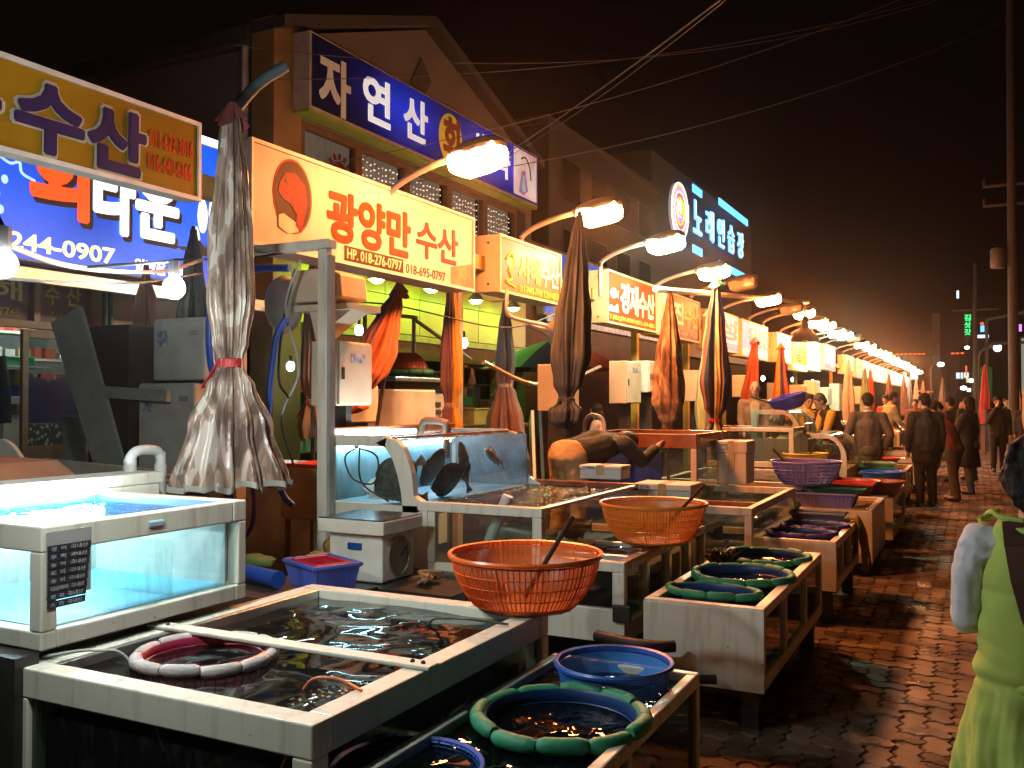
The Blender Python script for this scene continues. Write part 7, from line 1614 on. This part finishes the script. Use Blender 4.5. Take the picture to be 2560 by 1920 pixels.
    cap(g2, hip+Vector((-.035*S_, 0, .0)), hip+Vector((.035*S_, 0, 0)), .072*S_, .072*S_); g2.ball(hip+Vector((0, -.025*S_, -.01*S_)), .085*S_, .07*S_, .07*S_, 14, 10)
    child('trousers', remeshed(g2, 'trousers', bottom, vox, 5, post=wr))
    for s in (-1, 1):
        an = legs[s][2]; g3 = MB().ball((an.x, an.y+.035*S_, .022*S_), .028*S_, .075*S_, .024*S_, 12, 8); child('shoe', g3.mesh('shoe', SHOE))
    if glove:
        for s in (-1, 1):
            gm = MB(); _, e, w_ = A[s]; d = (w_-e).normalized(); cap(gm, ewise(e, w_, .7), w_+d*.06*S_, .031*S_, .026*S_)
            child('glove', remeshed(gm, 'glove', glove, vox, 2))
    # hair
    h4 = MB(); hk = hair
    if hk == 'short': h4.ball((0, -.008*S_, .024*S_), .050*S_, .056*S_, .055*S_, 18, 12); h4.ball((0, -.022*S_, -.004*S_), .046*S_, .04*S_, .045*S_, 14, 10)
    elif hk == 'bald': 
        for s in (-1, 1): h4.ball((s*.035*S_, -.02*S_, .0), .014*S_, .03*S_, .022*S_, 10, 8)
        h4.ball((0, -.043*S_, -.005*S_), .032*S_, .014*S_, .024*S_, 10, 8)
    elif hk == 'perm':
        rr = random.Random(int(pos[0]*100)); h4.ball((0, -.012*S_, .03*S_), .056*S_, .058*S_, .052*S_, 18, 12)
        for k in range(34):
            a = rr.uniform(0, 6.28); z = rr.uniform(-.03, .075); q = .05*math.sqrt(max(.05, 1-((z-.02)/.066)**2))
            if math.sin(a) > .45 and z < .035: continue
            h4.ball((q*math.cos(a)*S_, (q*1.1*math.sin(a)-.012)*S_, z*S_), .016*S_, None, None, 8, 6)
    else:
        h4.ball((0, -.01*S_, .022*S_), .052*S_, .058*S_, .056*S_, 18, 12); h4.ball((0, -.03*S_, -.04*S_), .05*S_, .035*S_, .075*S_, 14, 10)
        for s in (-1, 1): h4.ball((s*.04*S_, -.01*S_, -.035*S_), .016*S_, .03*S_, .06*S_, 10, 8)
    h4.xf(HM)
    # keep the face clear: cut hair in front of the hairline
    inv = HM.inverted()
    def clip(co, no):
        p = inv @ co; lim = .030*S_+max(0, (p.z-.025*S_))*.9
        if p.y > lim and p.z < .05*S_: p.y = lim
        if hk == 'perm' or hk == 'long' or True:
            k = mnoise.noise(Vector((p.x*60, p.y*60, p.z*40)))*.003
            return HM @ p+no*k
    child('hair', remeshed(h4, 'hair', hairmat, vox*.6, 2, post=clip))
    if bag:
        _, e, w_ = A[1]; bm2 = MB(); c = w_+Vector((.02, .03, -.25)); bm2.ball(c, .05, .15, .18, 14, 10); bm2.tube([w_+Vector((0, 0, -.03)), c+Vector((0, .05, .15))], .012, 6); bm2.tube([w_+Vector((0, 0, -.03)), c+Vector((0, -.05, .15))], .012, 6)
        child('carried_bag', bm2.mesh('carried_bag', bag))
    return P
def cl_(nm, c, r_=.8, v=.2): return mat(nm, c, r_, var=v, vs_=8, bump=.25, bs=60)
SUIT = mat('brown suit', (.11, .062, .04), .8, var=.55, vs_=4, scale3=(28, 28, .25)); BLK = cl_('black jacket', (.016, .013, .012)); KHAKI = cl_('khaki trousers', (.52, .36, .18)); GREYJ = cl_('dark grey jacket', (.04, .043, .042)); REDJ = cl_('red jacket', (.22, .035, .02)); OLIVE = cl_('olive trousers', (.09, .075, .05)); NAVY = cl_('dark coat', (.014, .013, .016)); YK = cl_('yellow sweater', (.68, .36, .04)); YC = cl_('pale yellow cardigan', (.52, .44, .12))
# bending man at the blue tank
P1 = person('man in dark jacket and khaki trousers bending over the blue tank', (-3.0, 6.95, .30), R(-24), 1.68, GREYJ, KHAKI, lean=80, head=(62, 0), arms='reach', hairmat=GREYHAIR, stride=.02, fold=.008, vox=.014, top_len=-.075, collar=mat('pale piping', (.5, .42, .32), .7))
pl_ = thing
o = MB().box(-3.55, -2.66, 6.5, 7.75, 0, .295).build('step_board', GRIME, None, smooth=False, loc=(-3.1, 7, 0)); tag(o, 'low duckboard under the bending man', 'step')
o = MB().box(-3.5, -2.72, 13.8, 15.9, 0, .21).build('duckboard', GRIME, None, smooth=False, loc=(-3, 14.5, 0)); tag(o, 'raised duckboard behind the curved display cases', 'step')
person('bald man in a brown jacket facing the camera behind the cases', (-3.02, 14.2, .21), R(190), 1.7, cl_('grey brown jacket', (.16, .10, .06)), OLIVE, hair='bald', head=(4, 0), arms='down_fwd', inner=cl_('beige sweater', (.50, .33, .17)), hairmat=GREYHAIR)
person('woman in yellow sweater and pale cardigan looking down', (-2.38, 15.1, .1), R(200), 1.62, YK, OLIVE, hair='perm', head=(16, 10), arms='down_fwd', inner=YK, sleeve=YC, hairmat=cl_('brown black hair', (.03, .016, .012)))
o = MB().box(-2.71, -1.6, 14.3, 15.55, 0, .095).build('duckboard', GRIME, None, smooth=False, loc=(-2.2, 15, 0)); tag(o, 'lower duckboard under the cardigan woman', 'step')
person('person in a black coat seen from behind beside the vest man', (-2.16, 15.0, .095), R(20), 1.62, BLK, BLK, head=(30, 0), lean=12)
person('man in a black vest with amber sleeves and red gloves leaning left', (-1.86, 14.75, .095), R(118), 1.70, BLK, NAVY, lean=24, head=(22, 0), arms='down_fwd', sleeve=cl_('amber sleeves', (.72, .30, .03)), glove=cl_('red gloves', (.45, .04, .03)), hairmat=GREYHAIR)
person('man in a brown pinstripe suit seen from behind', (-1.42, 14.35, 0), R(14), 1.73, SUIT, SUIT, head=(16, 8), arms='pocket', top_len=.05, inner=None, stride=.02, vox=.015, collar=mat('white collar', (.7, .66, .6), .7))
person('man in a black jacket seen from behind in the street', (-.70, 15.35, 0), R(22), 1.73, BLK, BLK, head=(18, 18), arms='hang', top_len=.08, flare=1.15, vox=.015, stride=.02, collar=cl_('charcoal collar', (.03, .025, .022)))
person('stooping person in a red jacket and olive trousers', (-.33, 16.4, 0), R(62), 1.66, REDJ, OLIVE, hair='perm', lean=24, head=(22, 0), arms='down_fwd', bag=cl_('brown bag', (.06, .035, .02)), stride=.05)
person('woman in a long dark coat holding a hand to her mouth', (-.12, 17.7, 0), R(68), 1.68, NAVY, cl_('grey trousers', (.10, .08, .08)), hair='long', head=(4, 0), arms=('mouth', 'hang'), top_len=.18, flare=1.2)
person('man in a dark brown jacket behind the coat woman', (-.45, 20.2, 0), R(60), 1.70, cl_('dark brown jacket', (.05, .03, .022)), NAVY, head=(16, 0), vox=.022)
person('man in black walking towards the camera at right', (.42, 23.6, 0), R(185), 1.72, BLK, NAVY, head=(16, 0), arms=('hang', 'mouth'), vox=.022, stride=.07)
person('man in a striped pale shirt bending to the right', (-1.78, 21.6, .1), R(-60), 1.72, mat('striped shirt', (.42, .40, .30), .8, var=.6, vs_=3, scale3=(.3, .3, 6), dirt=(.25, .25, .12)), NAVY, lean=12, head=(14, 0), arms='down_fwd', vox=.022)
person('vendor in a red apron behind the blue bowl', (-2.0, 24.5, .1), R(150), 1.65, cl_('red apron', (.55, .04, .02)), NAVY, head=(10, 0), vox=.025, hair='perm')
person('vendor in a dark red top near the distant lamps', (-1.45, 26.5, 0), R(170), 1.66, cl_('dark red top', (.16, .03, .02)), NAVY, head=(10, 0), vox=.025, hairmat=cl_('brown black hair', (.03, .016, .012)))
person('shopper in brown between the distant umbrellas', (-1.35, 29.5, 0), R(30), 1.68, cl_('brown coat', (.12, .06, .035)), NAVY, vox=.028)
person('distant shopper in dusky red at the street end', (-.95, 36, 0), R(0), 1.66, cl_('dusky red coat', (.10, .03, .025)), NAVY, vox=.03)
person('person with long hair in black at the right edge', (1.05, 25.2, 0), R(170), 1.66, NAVY, NAVY, hair='long', vox=.025, stride=.06)
person('second dark walker near the utility pole', (.72, 28.5, 0), R(190), 1.70, BLK, NAVY, vox=.028)
person('shopper with black hair beside the coat woman', (-.12, 20.8, 0), R(95), 1.62, cl_('charcoal top', (.03, .026, .026)), NAVY, hair='perm', vox=.022)
person('woman in a pale pink jacket deep in the alley', (-5.0, 12.7, .02), R(100), 1.55, cl_('pale pink jacket', (.55, .36, .28)), NAVY, hair='long', head=(12, 0), arms='down_fwd', vox=.02)
# ---------------------------------------------------------------- the apron woman at right
def apron_woman():
    H = 1.52; pos = Vector((.155, 3.18, 0)); rz = R(-4)
    LIME = mat('lime green apron cloth', (.44, .54, .12), .78, var=.12, vs_=4, bump=.10, bs=300, spec=.2)
    SHIRT = mat('pale grey shirt', (.62, .63, .66), .8, var=.2, vs_=7, bump=.3, bs=40)
    hip = Vector((0, 0, .78)); sh = Vector((0, .02, 1.205)); neck = Vector((0, .03, 1.25)); hc = Vector((.01, .045, 1.375))
    b = MB()
    for s in (-1, 1):
        cap(b, hip+Vector((s*.08, 0, 0)), (s*.085, .01, .42), .075, .05); cap(b, (s*.085, .01, .42), (s*.09, -.01, .07), .048, .03); cap(b, (s*.09, -.01, .05), (s*.09, .11, .03), .032, .026)
        s0 = sh+Vector((s*.165, 0, -.03)); e = s0+Vector((s*.025, .03, -.25)); w_ = e+Vector((-s*.10, .20, -.04)); cap(b, s0, e, .042, .034); cap(b, e, w_, .036, .024); cap(b, w_, w_+Vector((-s*.03, .06, -.01)), .026, .03)
        for q in range(4): cap(b, w_+Vector((-s*.03, .06, -.02+.014*q)), w_+Vector((-s*.07, .11, -.03+.014*q)), .009, .007)
        cap(b, w_+Vector((-s*.02, .03, .02)), w_+Vector((-s*.03, .09, .035)), .01, .008)
    cap(b, hip, (0, 0, .95), .125, .115); cap(b, (0, 0, .95), (0, .01, 1.12), .115, .115); cap(b, (-.13, .015, 1.18), (.13, .015, 1.18), .05, .05); cap(b, sh, neck+Vector((0, .01, .04)), .05, .047)
    HM = Matrix.Translation(hc) @ Matrix.Rotation(R(-14), 4, 'X'); S_ = 1.5
    hb = MB(); hb.ball((0, 0, .012), .066, .08, .096, 18, 14); hb.ball((0, .022, -.045), .05, .054, .055, 14, 10); hb.ball((0, .08, -.01), .012, .018, .024, 8, 6)
    for s in (-1, 1): hb.ball((s*.066, -.004, -.004), .01, .018, .028, 8, 6)
    hb.xf(HM); o_ = len(b.v); b.v += hb.v; b.f += [[i+o_ for i in f] for f in hb.f]; b.m += hb.m
    me = remeshed(b, 'person', SKIN, .011, 3)
    P = bpy.data.objects.new('person', me); COL.objects.link(P); P.location = pos; P.rotation_euler = (0, 0, rz); WL[P.name] = pos
    tag(P, 'woman in a lime green apron over a pale grey shirt, cut by the right edge', 'person', 'people in the market')
    def child(nm, m2): o = bpy.data.objects.new(nm, m2); COL.objects.link(o); o.parent = P; return o
    g = MB()
    for s in (-1, 1):
        s0 = sh+Vector((s*.16, 0, -.035)); e = s0+Vector((s*.03, .03, -.255)); w_ = e+Vector((-s*.10, .19, -.035)); cap(g, s0, s0+Vector((s*.02, 0, -.12)), .052, .055); cap(g, s0+Vector((s*.02, 0, -.12)), e, .055, .05); cap(g, e, ewise(e, w_, .85), .05, .038)
    cap(g, (-.14, .015, 1.165), (.14, .015, 1.165), .062, .062)
    def wr(co, no):
        w_ = mnoise.noise(Vector((co.x*4, co.y*4, co.z*6)))*2.2; k = .006*abs(math.sin(co.z*34+co.x*16+w_*2.4))-.003+mnoise.noise(Vector((co.x*16, co.y*16, co.z*28)))*.006; return co+no*k
    child('shirt', remeshed(g, 'shirt', SHIRT, .008, 5, post=wr))
    v = MB()
    prof = [(.24, .25), (.232, .40), (.215, .52), (.195, .63), (.176, .73), (.166, .80), (.156, .88), (.150, .98), (.145, 1.06), (.132, 1.13), (.120, 1.19), (.105, 1.225)]
    v.lathe(prof, 44, (0, .008, 0), cap0=True, cap1=True)
    v.v = [(p[0], .008+(p[1]-.008)*(.80 if p[2] < .9 else .86), p[2]) for p in v.v]
    for s in (-1, 1): cap(v, (s*.07, .03, 1.215), (s*.07, -.03, 1.20), .04, .045)
    def wr2(co, no):
        a = math.atan2(co.y, co.x); low = max(0, min(1, (.82-co.z)/.35))
        k = low*.013*math.sin(a*9+1.5*math.sin(co.z*9)+2*mnoise.noise(Vector((co.x*3, co.y*3, co.z*3))))+.006*mnoise.noise(Vector((co.x*12, co.y*12, co.z*16)))
        k += -.010*math.exp(-((co.z-.76)/.014)**2)+.006*math.exp(-((co.z-.79)/.02)**2) - .004*math.exp(-((co.z-1.03)/.007)**2)
        k += .005*math.exp(-((co.z-.86)/.08)**2)*abs(math.sin(co.x*26+co.z*46+2*mnoise.noise(co*6)))
        k += low*.006*abs(math.sin(a*17+co.z*14+3*mnoise.noise(co*4)))
        return co+no*k
    child('apron', remeshed(v, 'apron', LIME, .008, 5, post=wr2))
    cb = MB(); cb.tube(bez([(-.145, .06, 1.225), (-.12, .0, 1.262), (-.09, -.035, 1.25), (-.03, -.05, 1.245)], 16), .008, 8); cb.tube([( -.15, -.02, 1.235), (-.10, .04, 1.262)], .009, 8); child('shoulder_tie', cb.mesh('shoulder_tie', LIME))
    bw = MB(); 
    for s in (-1, 1): bw.ball((.03+s*.04, -.135, .765), .04, .014, .018, 12, 8); bw.bar((.03+s*.01, -.145, .755), (.03+s*.035, -.185, .56), .03, .006, upv=(0, 1, 0))
    child('apron_bow', bw.mesh('apron_bow', LIME))
    st = MB()
    spts = [(-.06, -.045, 1.24), (-.052, -.108, 1.18), (-.035, -.131, 1.08), (-.01, -.141, .98), (.025, -.141, .88), (.07, -.135, .80), (.13, -.12, .72)]
    for a, b_ in zip(spts[:-1], spts[1:]): st.bar(a, Vector(b_)+(Vector(b_)-Vector(a))*.06, .055, .007, upv=(0, 1, 0))
    child('bag_strap', st.mesh('bag_strap', mat('brown leather strap', (.085, .035, .022), .5), smooth=False))
    bg = MB(); bg.ball((.24, -.04, .6), .06, .13, .16, 16, 12); child('bag', bg.mesh('bag', MATS['brown leather strap']))
    hh = MB(); hh.ball((0, -.012, .036), .094, .102, .098, 22, 16); hh.ball((0, -.048, -.035), .09, .068, .095, 18, 12); rr = random.Random(4)
    for k in range(70):
        a = rr.uniform(0, 6.28); z = rr.uniform(-.08, .092)
        if math.sin(a) > .4 and z < .05: continue
        q = .088*math.sqrt(max(.1, 1-((z-.02)/.11)**2)); hh.ball((q*math.cos(a)*1.04, q*1.12*math.sin(a)-.018, z), .024, None, None, 8, 6)
    hh.xf(HM)
    def hn(co, no): return co+no*(.005*mnoise.noise(co*55)+.006*mnoise.noise(co*24))
    child('hair', remeshed(hh, 'hair', HAIRM, .009, 2, post=hn))
    for s in (-1, 1): child('shoe', MB().ball((s*.09, .05, .03), .045, .11, .035, 12, 8).mesh('shoe', SHOE))
apron_woman()

bpy.data.scenes.remove(SCRATCH)
for k_, m_ in MATS.items():      # printed vinyl and letters are matt
    if any(w_ in k_ for w_ in ('letters', 'vinyl', 'print', 'oval', 'snapper', 'sign case', 'number', 'outline')):
        m_.node_tree.nodes['Principled BSDF'].inputs['Specular IOR Level'].default_value = .06
# ================================================================== NIGHT HAZE
hz = MB().box(-155, 155, -45, 405, -1.4, 16)
hm = bpy.data.materials.new('night haze'); hm.use_nodes = True; hn_ = hm.node_tree; hn_.nodes.clear()
pvn = hn_.nodes.new('ShaderNodeVolumePrincipled'); pvn.inputs['Color'].default_value = (.95, .84, .77, 1); pvn.inputs['Density'].default_value = .0006; pvn.inputs['Anisotropy'].default_value = .93
ho = hn_.nodes.new('ShaderNodeOutputMaterial'); hn_.links.new(pvn.outputs[0], ho.inputs['Volume'])
tag(hz.build('haze', hm, None, smooth=False), kind='stuff')
